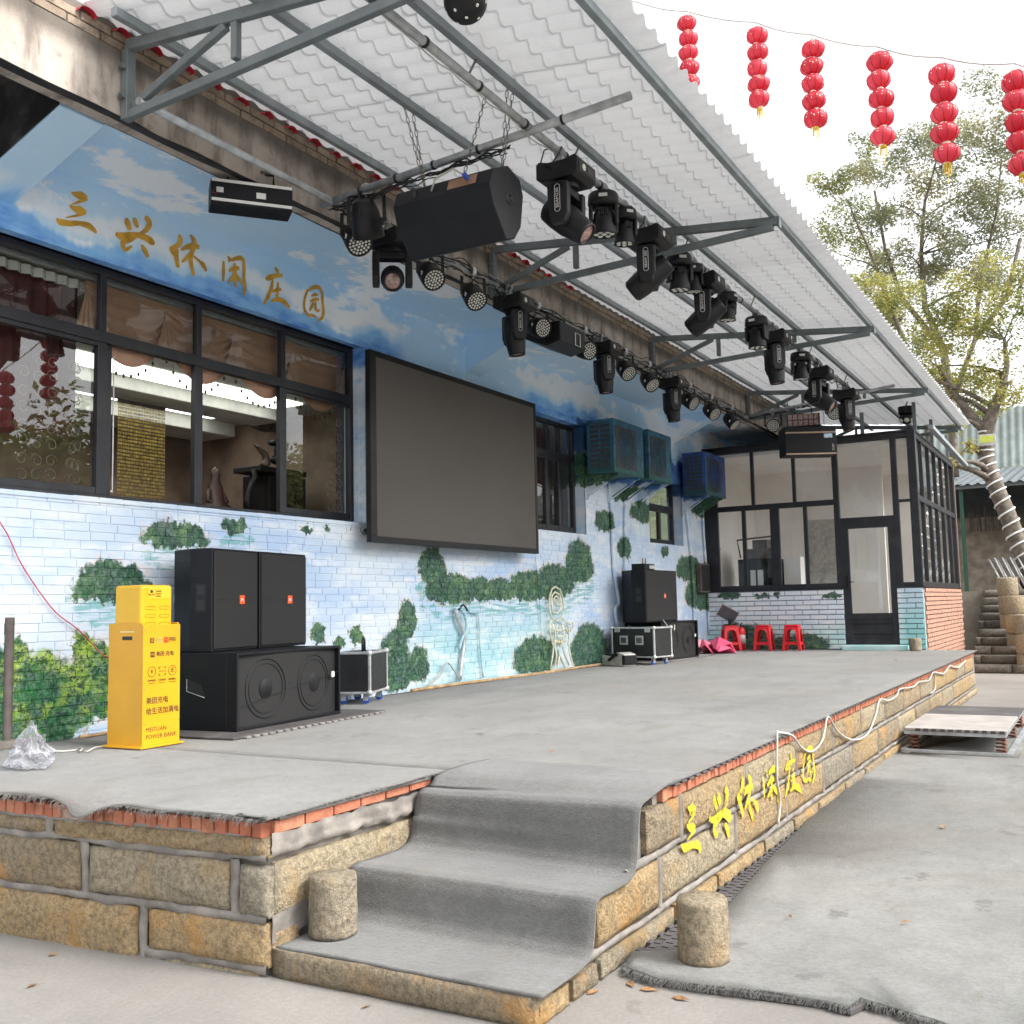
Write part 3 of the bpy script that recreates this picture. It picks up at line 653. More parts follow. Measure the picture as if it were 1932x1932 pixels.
# ---------------- ground carpet on foam mats, right of the stage
GC = [Zp(*p, .034) for p in ((1192,1796),(1180,1826),(1240,1846),(1330,1858),(1420,1868),(1560,1886),(1600,1898),(1622,1882),(1700,1906),(1760,1926),(1850,1960),(2010,1990))]
edge_top = [Zp(*p, .034) for p in ((1192,1796),(1300,1790),(1362,1722),(1460,1612),(1540,1530),(1600,1470),(1660,1425),(1712,1398))]
poly = [(p.x, p.y) for p in GC] + [(9.0, -3.2), (14.6, -2.6), (14.6, .80), (11.1, .84), (11.08, 1.0), (11.12, 1.93)] + [(p.x, p.y) for p in reversed(edge_top[1:-1])]
bm = bmesh.new(); bvs = [bm.verts.new((p[0]+.006*noise.noise(Vector((p[0]*9, p[1]*9, 0))), p[1], .036)) for p in poly]
fc = bm.faces.new(bvs); bmesh.ops.triangulate(bm, faces=[fc]); bmesh.ops.subdivide_edges(bm, edges=[e for e in bm.edges if e.calc_length() > .25], cuts=4, use_grid_fill=True)
for v in bm.verts:
    v.co.z += .0035*noise.noise(Vector((v.co.x*2.1, v.co.y*2.1, 0)))
    if v.is_boundary: v.co.x += .016*noise.noise(Vector((v.co.x*8, v.co.y*8, 3))); v.co.y += .012*noise.noise(Vector((v.co.x*8, v.co.y*8, 6)))
bmesh.ops.recalc_face_normals(bm, faces=bm.faces)
me = bpy.data.meshes.new('ground_carpet'); bm.to_mesh(me); bm.free(); me.materials.append(MAT['carpet3'])
for p in me.polygons: p.use_smooth = True
if me.polygons[0].normal.z < 0: me.flip_normals()
o = bpy.data.objects.new('ground_carpet', me); COL.objects.link(o); solid(o, .009); tag(o, 'large grey felt carpet laid on the ground beside the stage', 'carpet')
def mat_slab(poly, z0, z1, name, label, mat='foam'):
    mb = MB().prism([(p[0], p[1], z0) for p in poly], (0, 0, z1-z0)); return tag(mb.build(name, MAT[mat], bev=.003, seg=1), label, 'foam mat')
e = [Zp(*p, .02) for p in ((1184,1834),(1240,1852),(1330,1866),(1420,1877),(1560,1895),(1605,1909),(1632,1896),(1628,1876),(1560,1860),(1420,1842),(1330,1820),(1250,1806),(1196,1798))]
mat_slab([(p.x, p.y) for p in e], .003, .026, 'foam_mat', 'dark foam mat strip under the near edge of the ground carpet')
e = [Zp(*p, .02) for p in ((1636,1868),(1640,1893),(1700,1910),(1790,1940),(1930,1985),(1990,1960),(1860,1900),(1700,1855))]
mat_slab([(p.x, p.y) for p in e], .003, .025, 'foam_mat', 'dark foam mat piece under the torn carpet edge at lower right')
# dark mat strip along the stage foot, with its row of edge teeth
ms = thing('foam_mat', 'long dark waffle foam mat strip along the foot of the stage', 'foam mat', (8, 1.85, 0))
b = MB(); b.prism([(4.42, STY-.045, .004), (4.30, STY-.30, .004), (9.0, STY-.10, .004), (12.0, STY-.06, .004), (12.0, STY-.02, .004), (9.0, STY-.03, .004)], (0, 0, .018)); b.build('sheet', MAT['foam'], ms, True)
b = MB()
for i in range(60):
    for j in range(4):
        xx = 4.50+i*.065+(j % 2)*.03; yv = STY-.07-j*.05
        lim = STY-.30+(.20*(xx-4.30)/4.7)
        if yv > lim+.02: b.box(xx, xx+.034, yv-.017, yv+.017, .022, .0265)
b.build('waffle_pad', MAT['foam'], ms, True)['kind'] = 'stuff'
b = MB()
for i in range(48): b.cbox((4.45+i*.125, STY-.03, .016), (.055, .03, .026))
b.build('tooth_row', MAT['foam'], ms, True, bev=.004)['kind'] = 'stuff'

# ---------------- bollards
def bollard(loc, r, h, label, seed):
    mb = MB(); n = 48; m = 16; vs = []; fs = []
    for j in range(m+1):
        for k in range(n):
            a = 2*math.pi*k/n; z = h*j/m
            rr = r*(1+.035*noise.noise(Vector((math.cos(a)*3.5, math.sin(a)*3.5, z*14+seed*2)))+.02*noise.noise(Vector((math.cos(a)*2, math.sin(a)*2, z*9+seed)))+.018*noise.noise(Vector((math.cos(a)*7, math.sin(a)*7, z*30+seed))))*(.965-.03*abs(noise.noise(Vector((math.cos(a)*4, math.sin(a)*4, seed)))) if j == m else (.98 if j == 0 else 1))
            vs.append((rr*math.cos(a), rr*math.sin(a), z+(.006*noise.noise(Vector((math.cos(a)*3, math.sin(a)*3, seed))) if j == m else 0)))
    for j in range(m):
        for k in range(n): l = (k+1) % n; fs.append((j*n+k, j*n+l, (j+1)*n+l, (j+1)*n+k))
    vs.append((0, 0, h+.002)); vs.append((0, 0, 0)); c = len(vs)-2
    for k in range(n): fs.append((m*n+k, m*n+(k+1) % n, c)); fs.append(((k+1) % n, k, c+1))
    mb.add(vs, fs, True); o = mb.build('stone_bollard', MAT['bollard']); o.location = loc
    return tag(o, label, 'bollard', 'round granite stubs')
p = Zp(622, 1768, .142); bollard((p.x+.06, p.y+.03, .137), .108, .262, 'short round granite stub standing on the lowest carpeted step', 1.1)
p = Zp(1332, 1818, .04); bollard((p.x+.06, p.y+.03, .036), .112, .262, 'short round granite stub standing on the ground carpet beside the stairs', 5.2)
p = Xp(1727, 1214, 18.62); bollard((p.x, p.y, .698), .10, .21, 'small far granite stub on the stage beside the black door', 9.2)

# ================================================================== PAINTED BUILDING
bld = thing('painted_building', 'long brick building wall painted with a lake, islands and cloudy sky', 'building', (4, W, 0))
WY = W+.20                    # window plane
SOF = 4.935
FB = 4.835
x_w1 = Yp(693, 1000).x; z_w1b = Yp(400, 966, WY).z; z_w1t = Yp(662, 660, WY).z+.01
x_w2a, x_w2b = 12.02, Yp(1107, 1010).x; z_w2b = Yp(1083, 1010, WY).z; z_w2t = Yp(1083, 808, WY).z
x_w3a, x_w3b = Yp(1227, 1030).x, Yp(1290, 1035).x; z_w3b = Yp(1268, 1032, WY).z; z_w3t = 3.75
HOLES = [(1.6, x_w1, z_w1b, z_w1t), (x_w2a, x_w2b, z_w2b, z_w2t), (x_w3a, x_w3b, z_w3b, z_w3t)]
X0, X1 = 1.2, 18.95
wall = MB(); RC = .0075         # joint recess
def wallbox(x0, x1, z0, z1): wall.box(x0, x1, W+RC, W+.30, z0, z1)
xs = sorted([X0, X1]+[h[0] for h in HOLES]+[h[1] for h in HOLES])
for a, b in zip(xs[:-1], xs[1:]):
    h = [q for q in HOLES if abs(q[0]-a) < 1e-6]
    if h: wallbox(a, b, 0, h[0][2]); wallbox(a, b, h[0][3], SOF+.5)
    else: wallbox(a, b, 0, SOF+.5)
wall.box(X1, 25.5, W+.012, W+.30, 4.4, SOF+.5)
wall_o = wall.build('wall', MAT['mural'], bld, True)
pl = MB(); PZ = 4.36                                                  # smooth plaster band above the windows
pl.box(X0, X1, W-.003, W+RC-.0015, PZ, SOF+.03); pl.build('plaster_band', MAT['mural'], wall_o, True)
# bricks
bm = bmesh.new(); bmesh.ops.create_cube(bm, size=1); bmesh.ops.bevel(bm, geom=[e for e in bm.edges if all(v.co.y < 0 for v in e.verts)], offset=.05, segments=1, affect='EDGES')
bme_w = bpy.data.meshes.new('brick'); bm.to_mesh(bme_w); bm.free(); bme_w.materials.append(MAT['mural'])
CH, BL = .068, .250
cands = []; k = 0; z = .69-.03
def subtract(a, b, hs_):
    segs = [(a, b)]
    for h0, h1 in hs_:
        ns = []
        for s0, s1 in segs:
            if h1 <= s0 or h0 >= s1: ns.append((s0, s1)); continue
            if h0 > s0: ns.append((s0, h0))
            if h1 < s1: ns.append((h1, s1))
        segs = ns
    return segs
while z < PZ-.05:
    hs_ = [(h[0], h[1]) for h in HOLES if h[2]-.02 < z+CH/2 < h[3]+.02]
    off = (BL/2 if k % 2 else 0)+rnd(-.03, .03)
    xx = X0-BL+off
    while xx < X1:
        BL = rnd(.215, .275)
        for s0, s1 in subtract(max(xx+.004, X0), min(xx+BL-.004, X1), hs_):
            if s1-s0 > .03: cands.append((s0, s1, z))
        xx += BL
    z += CH; k += 1
def seen(c):     # larger in the photo first; the sub and cabinet hide some
    return (0 if (c[0] > 4.15 and c[1] < 8.45 and c[2] < z_w1b and c[2] > .95 and not (5.6 < c[0] < 7.3 and c[2] < 1.9)) else 1, c[0])
cands.sort(key=seen); rest = MB()
for i, (s0, s1, zb) in enumerate(cands):
    dy = rnd(-.0015, .0015); h = CH-.007+rnd(-.002, .002); c = Vector(((s0+s1)/2, W+.011+dy, zb+CH/2+rnd(-.002, .002)))
    if i < 300:
        inst(bme_w, 'brick', wall_o, WM(wall_o).inverted() @ c, (s1-s0, .022, h), (rnd(-.006, .006), rnd(-.006, .006), rnd(-.006, .006)))
    else:
        l, e = (s1-s0)/2, .004; y0 = c.y-.011; r = rnd(-.004, .004)
        v = [(c.x-l+e, y0, c.z-h/2+e-r), (c.x+l-e, y0, c.z-h/2+e+r), (c.x+l-e, y0, c.z+h/2-e+r), (c.x-l+e, y0, c.z+h/2-e-r), (c.x-l, y0+.003, c.z-h/2), (c.x+l, y0+.003, c.z-h/2), (c.x+l, y0+.003, c.z+h/2), (c.x-l, y0+.003, c.z+h/2),
             (c.x-l, W+.02, c.z-h/2), (c.x+l, W+.02, c.z-h/2), (c.x+l, W+.02, c.z+h/2), (c.x-l, W+.02, c.z+h/2)]
        f = [(0,1,2,3)]+[(4+a, 4+(a+1) % 4, (a+1) % 4, a) for a in range(4)]+[(8+a, 8+(a+1) % 4, 4+(a+1) % 4, 4+a) for a in range(4)]
        rest.add(v, f)
rest.build('brickwork', MAT['mural'], wall_o, True)['kind'] = 'stuff'
# reveal bricks on the right jamb of the big window
rb = MB(); z = z_w1b+.02; k = 0
while z < z_w1t-.08:
    for a, b in (((.01, .12), (.128, .195)) if k % 2 else ((.01, .07), (.078, .195))): rb.box(x_w1-.008+rnd(-.002, .002), x_w1+.02, W+a, W+b, z, z+CH-.008)
    z += CH; k += 1
rb.build('jamb_bricks', MAT['mural'], wall_o, True)['kind'] = 'stuff'
# soffit slab, fascia beam, cantilever beams
so = MB(); so.box(4.42, 25.5, WF+.22, W+.02, SOF, SOF+.14); so.build('soffit', MAT['mural'], bld, True)
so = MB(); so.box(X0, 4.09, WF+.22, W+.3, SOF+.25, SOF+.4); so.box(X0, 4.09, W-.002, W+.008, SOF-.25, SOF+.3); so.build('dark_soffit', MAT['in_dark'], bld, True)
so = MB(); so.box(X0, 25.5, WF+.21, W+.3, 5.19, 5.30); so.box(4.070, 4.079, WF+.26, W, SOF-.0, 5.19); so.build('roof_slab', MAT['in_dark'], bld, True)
so = MB(); so.prism([(4.062, W+.01, SOF+.25), (4.062, W+.01, 4.56), (4.062, WF+.30, FB+.06), (4.062, WF+.30, SOF+.25)], (.012, 0, 0)); so.build('beam_side', MAT['blackened'], bld, True)  # black sheet over the near beam's outer side, other beams stay painted
fa = MB(); vs_, fs_ = grid_sheet(X0, 25.5, 0, 1, 150, 5, lambda x, y: 0)
vv = []
for x, t, _ in vs_:
    zb = FB+.018*noise.noise(Vector((x*1.7, 0, 0)))+.012*noise.noise(Vector((x*6, 0, 3))); vv.append((x, WF+.006*noise.noise(Vector((x*2, t*3, 7))), zb+(5.275-zb)*t))
fa.add(vv, fs_, True); fa.box(X0, 25.5, WF+.012, WF+.22, FB+.03, 5.27)
fa.build('fascia_beam', MAT['fascia'], bld, True)
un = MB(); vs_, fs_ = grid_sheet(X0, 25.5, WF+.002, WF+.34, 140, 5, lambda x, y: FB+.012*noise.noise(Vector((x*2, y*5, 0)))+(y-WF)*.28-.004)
un.add(vs_, fs_, True); un.build('sooty_underside', MAT['blackened'], bld, True)
for xb in (4.08, 10.46, 17.1):
    b = MB(); b.prism([(xb, W+.01, SOF+.1), (xb, W+.01, 4.47 if xb > 5 else 4.55), (xb, WF+.30, FB+.055), (xb, WF+.30, SOF+.1)], (.34, 0, 0)); b.build('cantilever_beam', MAT['mural'], bld, True, bev=.006)
# weathered brick parapet courses on the fascia
for r in range(2):
    x = (3.4 if r < 3 else 3.3)+(.12 if r % 2 else 0)
    while x < 19.6:
        L_ = .235+rnd(-.01, .01)
        o = brick_obj((x+L_/2, WF+.055+rnd(-.004, .004), 5.306+r*.0655), L_, .11, .056, 0, 'oldbrick', bld); x += L_+.012
pb = MB(); pb.box(X0, 25.5, WF+.012, WF+.13, 5.268, 5.46); pb.build('parapet_mortar', MAT['fascia'], bld, True)
# red clay tile ends peeping out over the parapet
for i in range(32):
    b_x = 2.4+i*.27
    if i == 0:
        t = MB(); n = 8; vs = []; fs = []
        for j, yv in enumerate((0, .45)):
            for q in range(n+1):
                a = math.pi*q/n; vs.append((.095*math.cos(a), yv, .075*math.sin(a)))
        for q in range(n): fs.append((q, q+1, n+2+q, n+1+q))
        t.add(vs, fs, True); m_t = plain('red_clay_tile', (.50, .02, .045), .5, var=.2); me_t = t.mesh('roof_tile', m_t)
    inst(me_t, 'roof_tile', bld, WM(bld).inverted() @ Vector((b_x, WF-.045, 5.375)), (rnd(.45, .65), 1, rnd(.4, .62)), (.12, 0, rnd(-.06, .06)))

# ---------------- windows
def window(x0, x1, z0, z1, vertsU, vertsL, zt, label=None, open_idx=(), glassm='glass', fw=.055):
    f = MB()
    f.box(x0, x0+fw, WY-.03, WY+.04, z0, z1); f.box(x1-fw, x1, WY-.03, WY+.04, z0, z1); f.box(x0+fw, x1-fw, WY-.03, WY+.04, z0, z0+fw); f.box(x0+fw, x1-fw, WY-.03, WY+.04, z1-fw, z1)
    wo = f.build('window', MAT['frame'], bld, True, bev=.004, seg=1, label=label)
    t = MB(); t.box(x0+fw, x1-fw, WY-.034, WY+.036, zt-.045, zt+.045); t.build('transom', MAT['frame'], wo, True, bev=.003, seg=1)
    for xm in vertsU: m = MB(); m.box(xm-.028, xm+.028, WY-.028, WY+.03, zt+.045, z1-fw); m.build('mullion', MAT['frame'], wo, True, bev=.003, seg=1)
    for xm in vertsL: m = MB(); m.box(xm-.045, xm+.045, WY-.026, WY+.03, z0+fw, zt-.045); m.build('mullion', MAT['frame'], wo, True, bev=.003, seg=1)
    for vs, za, zb, lo in ((vertsU, zt+.045, z1-fw, 0), (vertsL, z0+fw, zt-.045, 1)):
        e = [x0+fw]+list(vs)+[x1-fw]
        for i, (a, b) in enumerate(zip(e[:-1], e[1:])):
            if lo and i in open_idx: continue
            g = MB(); yv = WY+.005+(.012 if i % 2 else 0); g.add([(a, yv, za), (b, yv, za), (b, yv, zb), (a, yv, zb)], [(0,1,2,3)]); g.build('pane', MAT[glassm], wo, True)
            if lo:   # sash rails
                s = MB(); q = .035
                s.box(a, b, WY-.018, WY+.022, za, za+q*1.6); s.build('sash_rail', MAT['frame'], wo, True, bev=.002, seg=1); s = MB(); s.box(a, b, WY-.018, WY+.022, zb-q, zb); s.build('sash_rail', MAT['frame'], wo, True, bev=.002, seg=1)
    return wo
zt1 = Yp(330, 672, WY).z
XM = [Yp(p, 700, WY).x for p in (190, 372, 531)]
win1 = window(2.2, x_w1-.005, z_w1b, z_w1t, [XM[0]-1.25]+XM, [XM[0]-1.25]+XM, zt1, 'long dark aluminium window with two open sashes', open_idx=(2, 3))
sill = MB(); sill.box(2.0, x_w1+.0, W-.012, WY-.03, z_w1b-.035, z_w1b-.002); sill.build('sill', MAT['mural'], win1, True, bev=.006)
hd = MB(); hd.box(2.0, x_w1, WY-.06, WY+.05, z_w1t, z_w1t+.035); hd.build('head_strip', MAT['room_in'], win1, True)
# open sash pushed behind the left part of the second bay
s = MB(); a = XM[0]+.10
s.box(a-.03, a+.03, WY+.03, WY+.06, z_w1b+.06, zt1-.05); s.build('sliding_sash', MAT['frame'], win1, True, bev=.003)
s = MB(); s.box(a+.045, a+.055, WY+.028, WY+.034, z_w1b+.10, zt1-.12); s.box(a+.03, a+.055, WY+.028, WY+.034, z_w1b+.09, z_w1b+.105); s.build('pull_rail', MAT['alu'], win1, True)
zt2 = Yp(1080, 868, WY).z
window(x_w2a, x_w2b-.01, z_w2b, z_w2t, [Yp(1030, 830, WY).x, Yp(1052, 830, WY).x], [Yp(1030, 930, WY).x, Yp(1054, 930, WY).x], zt2, 'dark window beside the screen with a maroon curtain')
window(x_w3a, x_w3b-.01, z_w3b, z_w3t, [], [Yp(1243, 1000, WY).x], 3.30, 'narrow dark window below the air conditioners')

# ---------------- interior of the hall behind the big window
b = MB(); IY = 10.0; CZ_ = 3.90
b.box(1.6, 9.4, IY, IY+.1, 0, 4.6); b.build('interior_back_wall', MAT['in_brown'], bld, True)
b = MB(); b.box(9.2, 9.3, W+.30, IY, 0, 4.6); b.build('interior_side_wall', MAT['in_brown'], bld, True)
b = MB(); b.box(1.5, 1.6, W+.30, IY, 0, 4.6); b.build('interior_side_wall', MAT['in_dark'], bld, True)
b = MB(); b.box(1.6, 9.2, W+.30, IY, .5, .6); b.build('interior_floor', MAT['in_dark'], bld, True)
b = MB(); b.box(1.6, 9.2, 7.35, IY, CZ_, CZ_+.08); b.box(1.6, 9.2, W+.30, 7.35, 4.5, 4.6); b.box(1.6, 9.2, 7.30, 7.35, CZ_, 4.5); b.build('interior_ceiling', MAT['in_ceil'], bld, True)
b = MB(); b.box(1.7, 8.8, 8.10, 8.55, CZ_-.13, CZ_); b.box(1.7, 9.1, 9.15, 9.75, CZ_-.16, CZ_); b.build('ceiling_drop', MAT['in_ceil'], bld, True, bev=.01)
b = MB(); b.box(2.0, 8.6, 7.62, 8.02, CZ_-.02, CZ_-.004); b.box(2.0, 8.6, 8.65, 9.05, CZ_-.02, CZ_-.004); b.build('glowing_cove', MAT['cove'], bld, True)  # pale ceiling strips, the glow is put into their material
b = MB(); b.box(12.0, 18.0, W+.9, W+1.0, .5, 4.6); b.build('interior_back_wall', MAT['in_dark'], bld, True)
# bead curtain of gilt squares (a few pixels each)
bc = thing('bead_curtain', 'gold bead curtain hanging inside the open window', 'bead curtain', (7.0, 9.3, .6))
x0b = Yp(222, 880, 8.4).x; x1b = Yp(309, 880, 8.4).x; zt_ = Yp(260, 765, 8.4).z
b = MB(); st = MB(); nx = 30
for i in range(nx):
    xx = x0b+(x1b-x0b)*i/(nx-1); st.box(xx-.002, xx+.002, 8.399, 8.401, 1.6, zt_)
    for j in range(58):
        zz = zt_-.02-j*.036; q = .0115
        b.add([(xx-q, 8.39, zz-q), (xx+q, 8.40, zz-q), (xx+q, 8.40, zz+q), (xx-q, 8.39, zz+q)], [(0,1,2,3)])
MAT['giltbead'] = plain('gilt_bead', (.70, .50, .14), .3, .5, var=.6, scale=25)
o = b.build('bead', MAT['giltbead'], bc, True); o['kind'] = 'stuff'; st.build('string', MAT['pole'], bc, True)['kind'] = 'stuff'
b = MB(); b.box(x0b, x1b, 8.38, 8.42, zt_, zt_+.03); b.build('rail', MAT['pole'], bc, True)
# valance swags: satin sheet with folds gathered at points
def valance(xa, xb, ztop, ylow, label, n=3):
    t = thing('valance_curtain', label, 'curtain', (xa, WY+.14, ztop)); mb = MB(); vs = []; fs = []; NX = 26*n; NZ = 22
    for i in range(NX+1):
        u = i/NX; s = u*n; k = s-math.floor(s); hang = max(0, math.sin(math.pi*k)) if s < n else 0
        drop = ylow*(.50+.50*hang**.7)
        for j in range(NZ+1):
            v = j/NZ; zz = ztop-drop*v
            fr_ = min(1, v*3)*math.sin(2*math.pi*(5.5*v**.85)+.5*noise.noise(Vector((s*2, v*2, 1))))
            yy = WY+.10-.025*hang*v+.020*fr_*(.5+.5*(1-hang))+.006*noise.noise(Vector((u*30, v*6, 0)))
            vs.append((xa+(xb-xa)*u, yy, zz-.006*fr_))
    for i in range(NX):
        for j in range(NZ): a = i*(NZ+1)+j; fs.append((a, a+1, a+NZ+2, a+NZ+1))
    mb.add(vs, fs, True); mb.build('swag', MAT['brown'], t, True)
    for q in range(n+1):     # gathered tails
        xx = xa+(xb-xa)*q/n; m2 = MB(); vs = []; fs = []
        for i in range(13):
            a = i/12
            for j in range(9):
                v = j/8; wd = .02+.11*v; vs.append((xx+(a-.5)*2*wd, WY+.07+.022*math.sin(a*22)*v, ztop-.12-(ylow*.62)*v*(1-.18*abs(a-.5))))
        for i in range(12):
            for j in range(8): k = i*9+j; fs.append((k, k+1, k+10, k+9))
        m2.add(vs, fs, True); m2.build('tail', MAT['brown'], t, True)
    bd = MB()
    for i in range(int((xb-xa)/.075)):
        xx = xa+.03+i*.075; u = (xx-xa)/(xb-xa)*n; hang = max(0, math.sin(math.pi*(u-math.floor(u)))); zz = ztop-ylow*(.50+.50*hang**.7)
        bd.tube([(xx, WY+.13, zz), (xx, WY+.13, zz-.055)], .0025, 4); bd.sphere((xx, WY+.13, zz-.07), .012, 6, 4, (1, 1, 1.6))
    bd.build('bead_fringe', MAT['ink'], t, True)['kind'] = 'stuff'
    return t
zv = z_w1t-.10
xv0 = Yp(155, 560, WY+.14).x; xv1 = Yp(640, 700, WY+.14).x
valance(xv0, xv1, zv, .98*(zv-Yp(300, 735, WY+.14).z)*.86, 'brown satin swag valance hanging inside the long window', 4)
def drape(xa, xb, za, zb, y, mat, label, folds=9, amp=.03):
    vs = []; fs = []; NX = folds*8
    for i in range(NX+1):
        u = i/NX
        for j in range(7):
            v = j/6; vs.append((xa+(xb-xa)*u, y+amp*math.sin(u*folds*2*math.pi+.6*math.sin(v*3))*(.6+.4*v), za+(zb-za)*v))
    for i in range(NX):
        for j in range(6): a = i*7+j; fs.append((a, a+1, a+8, a+7))
    return tag(MB().add(vs, fs, True).build('curtain', MAT[mat]), label, 'curtain')
drape(Yp(0, 560, WY+.2).x-.8, Yp(150, 560, WY+.2).x, zv-.02, zt1-.8, WY+.22, 'maroon', 'dark maroon curtain at the left of the long window', 11)
drape(Yp(636, 720, WY+.2).x, Yp(652, 720, WY+.2).x, zv-.02, z_w1b+.1, WY+.2, 'maroon', 'narrow maroon curtain at the right end of the long window', 3)
drape(x_w2a+.1, x_w2b-.25, z_w2t-.06, zt2-.5, WY+.25, 'maroon', 'maroon curtain inside the small window beside the screen', 6)
b = MB()
for i in range(14):
    xx = Yp(0, 490, WY+.15).x-.55+i*.105; b.add([(xx, WY+.17, zv+.0), (xx+.05, WY+.13, zv), (xx+.05, WY+.13, zv-.075), (xx, WY+.17, zv-.075)], [(0,1,2,3)]); b.add([(xx+.05, WY+.13, zv), (xx+.10, WY+.17, zv), (xx+.10, WY+.17, zv-.075), (xx+.05, WY+.13, zv-.075)], [(0,1,2,3)])
tag(b.build('curtain_tape', MAT['lace']), 'pleated white heading tape above the maroon curtain', 'curtain tape')
b = MB(); b.box(2.3, x_w1-.05, WY+.10, WY+.16, zv+.02, zv+.06); tag(b.build('curtain_rail', MAT['alu']), 'pale curtain rail along the top of the long window', 'curtain rail')
# scroll ornaments on lace sheer behind the left pane and right pane
def sheer(xa, xb, za, zb, y, label):
    t = thing('sheer_curtain', label, 'curtain', (xa, y, za)); mb = MB()
    for c in range(3):
        xx = xa+(xb-xa)*(c+.5)/3
        for j in range(int((zb-za)/.13)):
            zc_ = za+.07+j*.13+rnd(-.02, .02); sgn = 1 if (j+c) % 2 else -1; pts = []
            for q in range(15):
                a = q/14*2*math.pi*1.25; r = .055*(1-q/20); pts.append((xx+sgn*r*math.cos(a), y+.002*c, zc_+r*math.sin(a)))
            mb.tube(pts, [.002+.0035*math.sin(math.pi*q/14) for q in range(15)], 4)
    mb.build('embroidery', MAT['lace2'], t, True)['kind'] = 'stuff'; return t
MAT['lace2'] = plain('embroidered_lace', (.22, .19, .15), .8)
sheer(Yp(28, 800, WY+.12).x, Yp(112, 800, WY+.12).x, z_w1b+.1, zt1-.08, WY+.12, 'scroll embroidered sheer behind the left window pane')
sheer(Yp(133, 800, WY+.12).x, Yp(150, 800, WY+.12).x, z_w1b+.1, zt1-.08, WY+.13, 'narrow embroidered sheer edge beside the dark mullion')
sheer(Yp(618, 880, WY+.12).x, Yp(645, 880, WY+.12).x, z_w1b+.1, zt1-.1, WY+.12, 'scroll embroidered sheer behind the right window pane')
# carved stand with horns and a seated figure, seen as silhouettes through the open sash
def yi(px, py): return Yp(px, py, 7.9)
t = thing('carved_stand', 'dark carved wooden stand inside the open window', 'stand', yi(500, 965))
b = MB(); b.tube([yi(470, 968), yi(466, 940), yi(474, 915), yi(482, 900), yi(480, 885)], [.05, .035, .03, .035, .04], 8); b.build('leg', MAT['black'], t, True)
b = MB(); P0 = yi(478, 884); P1 = yi(532, 880); b.box(P0.x, P1.x+.3, 7.8, 8.2, P0.z-.03, P0.z+.03); b.build('top', MAT['black'], t, True, bev=.008)
b = MB(); P1 = yi(508, 890); b.box(P1.x, P1.x+.6, 7.9, 8.3, z_w1b-.6, P0.z-.03); b.build('back_panel', MAT['black'], t, True, bev=.01)
b = MB(); b.tube([yi(497, 882), yi(503, 872), yi(500, 858), yi(488, 845), yi(478, 838)], [.055, .05, .04, .026, .006], 10); tag(b.build('horn', plain('dark_horn', (.07, .05, .035), .35, var=.4, scale=12)), 'curved dark horn standing on the carved stand', 'horn')
b = MB(); b.tube([Yp(466, 795, 8.6), Yp(478, 804, 8.6), Yp(500, 808, 8.6), Yp(530, 806, 8.6), Yp(560, 800, 8.6)], [.006, .03, .05, .055, .05], 10); tag(b.build('horn', MAT['pole']), 'long curved horn hung on the brown inner wall', 'horn')
b = MB(); q = yi(520, 875)
b.sphere(yi(522, 868), .07, 10, 8, (1.2, 1, .8)); b.sphere(yi(524, 850), .055, 10, 8, (.8, .8, 1.5)); b.sphere(yi(515, 836), .045, 10, 8, (1.6, 1, .8)); b.tube([yi(524, 870), yi(530, 850), yi(524, 838), yi(512, 834)], [.06, .05, .04, .02], 8)
tag(b.build('figurine', MAT['black']), 'small black animal figurine on the carved stand', 'figurine')
b = MB(); q = Yp(406, 955, 8.3)
b.lathe([(0, -.5), (.17, -.5), (.20, -.12), (.17, -.02), (.10, .06), (.085, .2), (.05, .27), (.055, .33), (.045, .4), (0, .43)], 14, q)
b.sphere(q+Vector((-.1, -.05, -.02)), .06, 8, 6, (1.4, 1, .8)); b.sphere(q+Vector((.1, -.05, -.02)), .06, 8, 6, (1.4, 1, .8)); b.tube([q+Vector((-.09, 0, .17)), q+Vector((-.14, -.03, .05)), q+Vector((-.03, -.08, 0))], .025, 6); b.tube([q+Vector((.09, 0, .17)), q+Vector((.14, -.03, .05)), q+Vector((.03, -.08, 0))], .025, 6)
tag(b.build('statue', plain('dark_red_bronze', (.05, .022, .018), .4)), 'seated dark bronze statue inside the open window', 'statue')

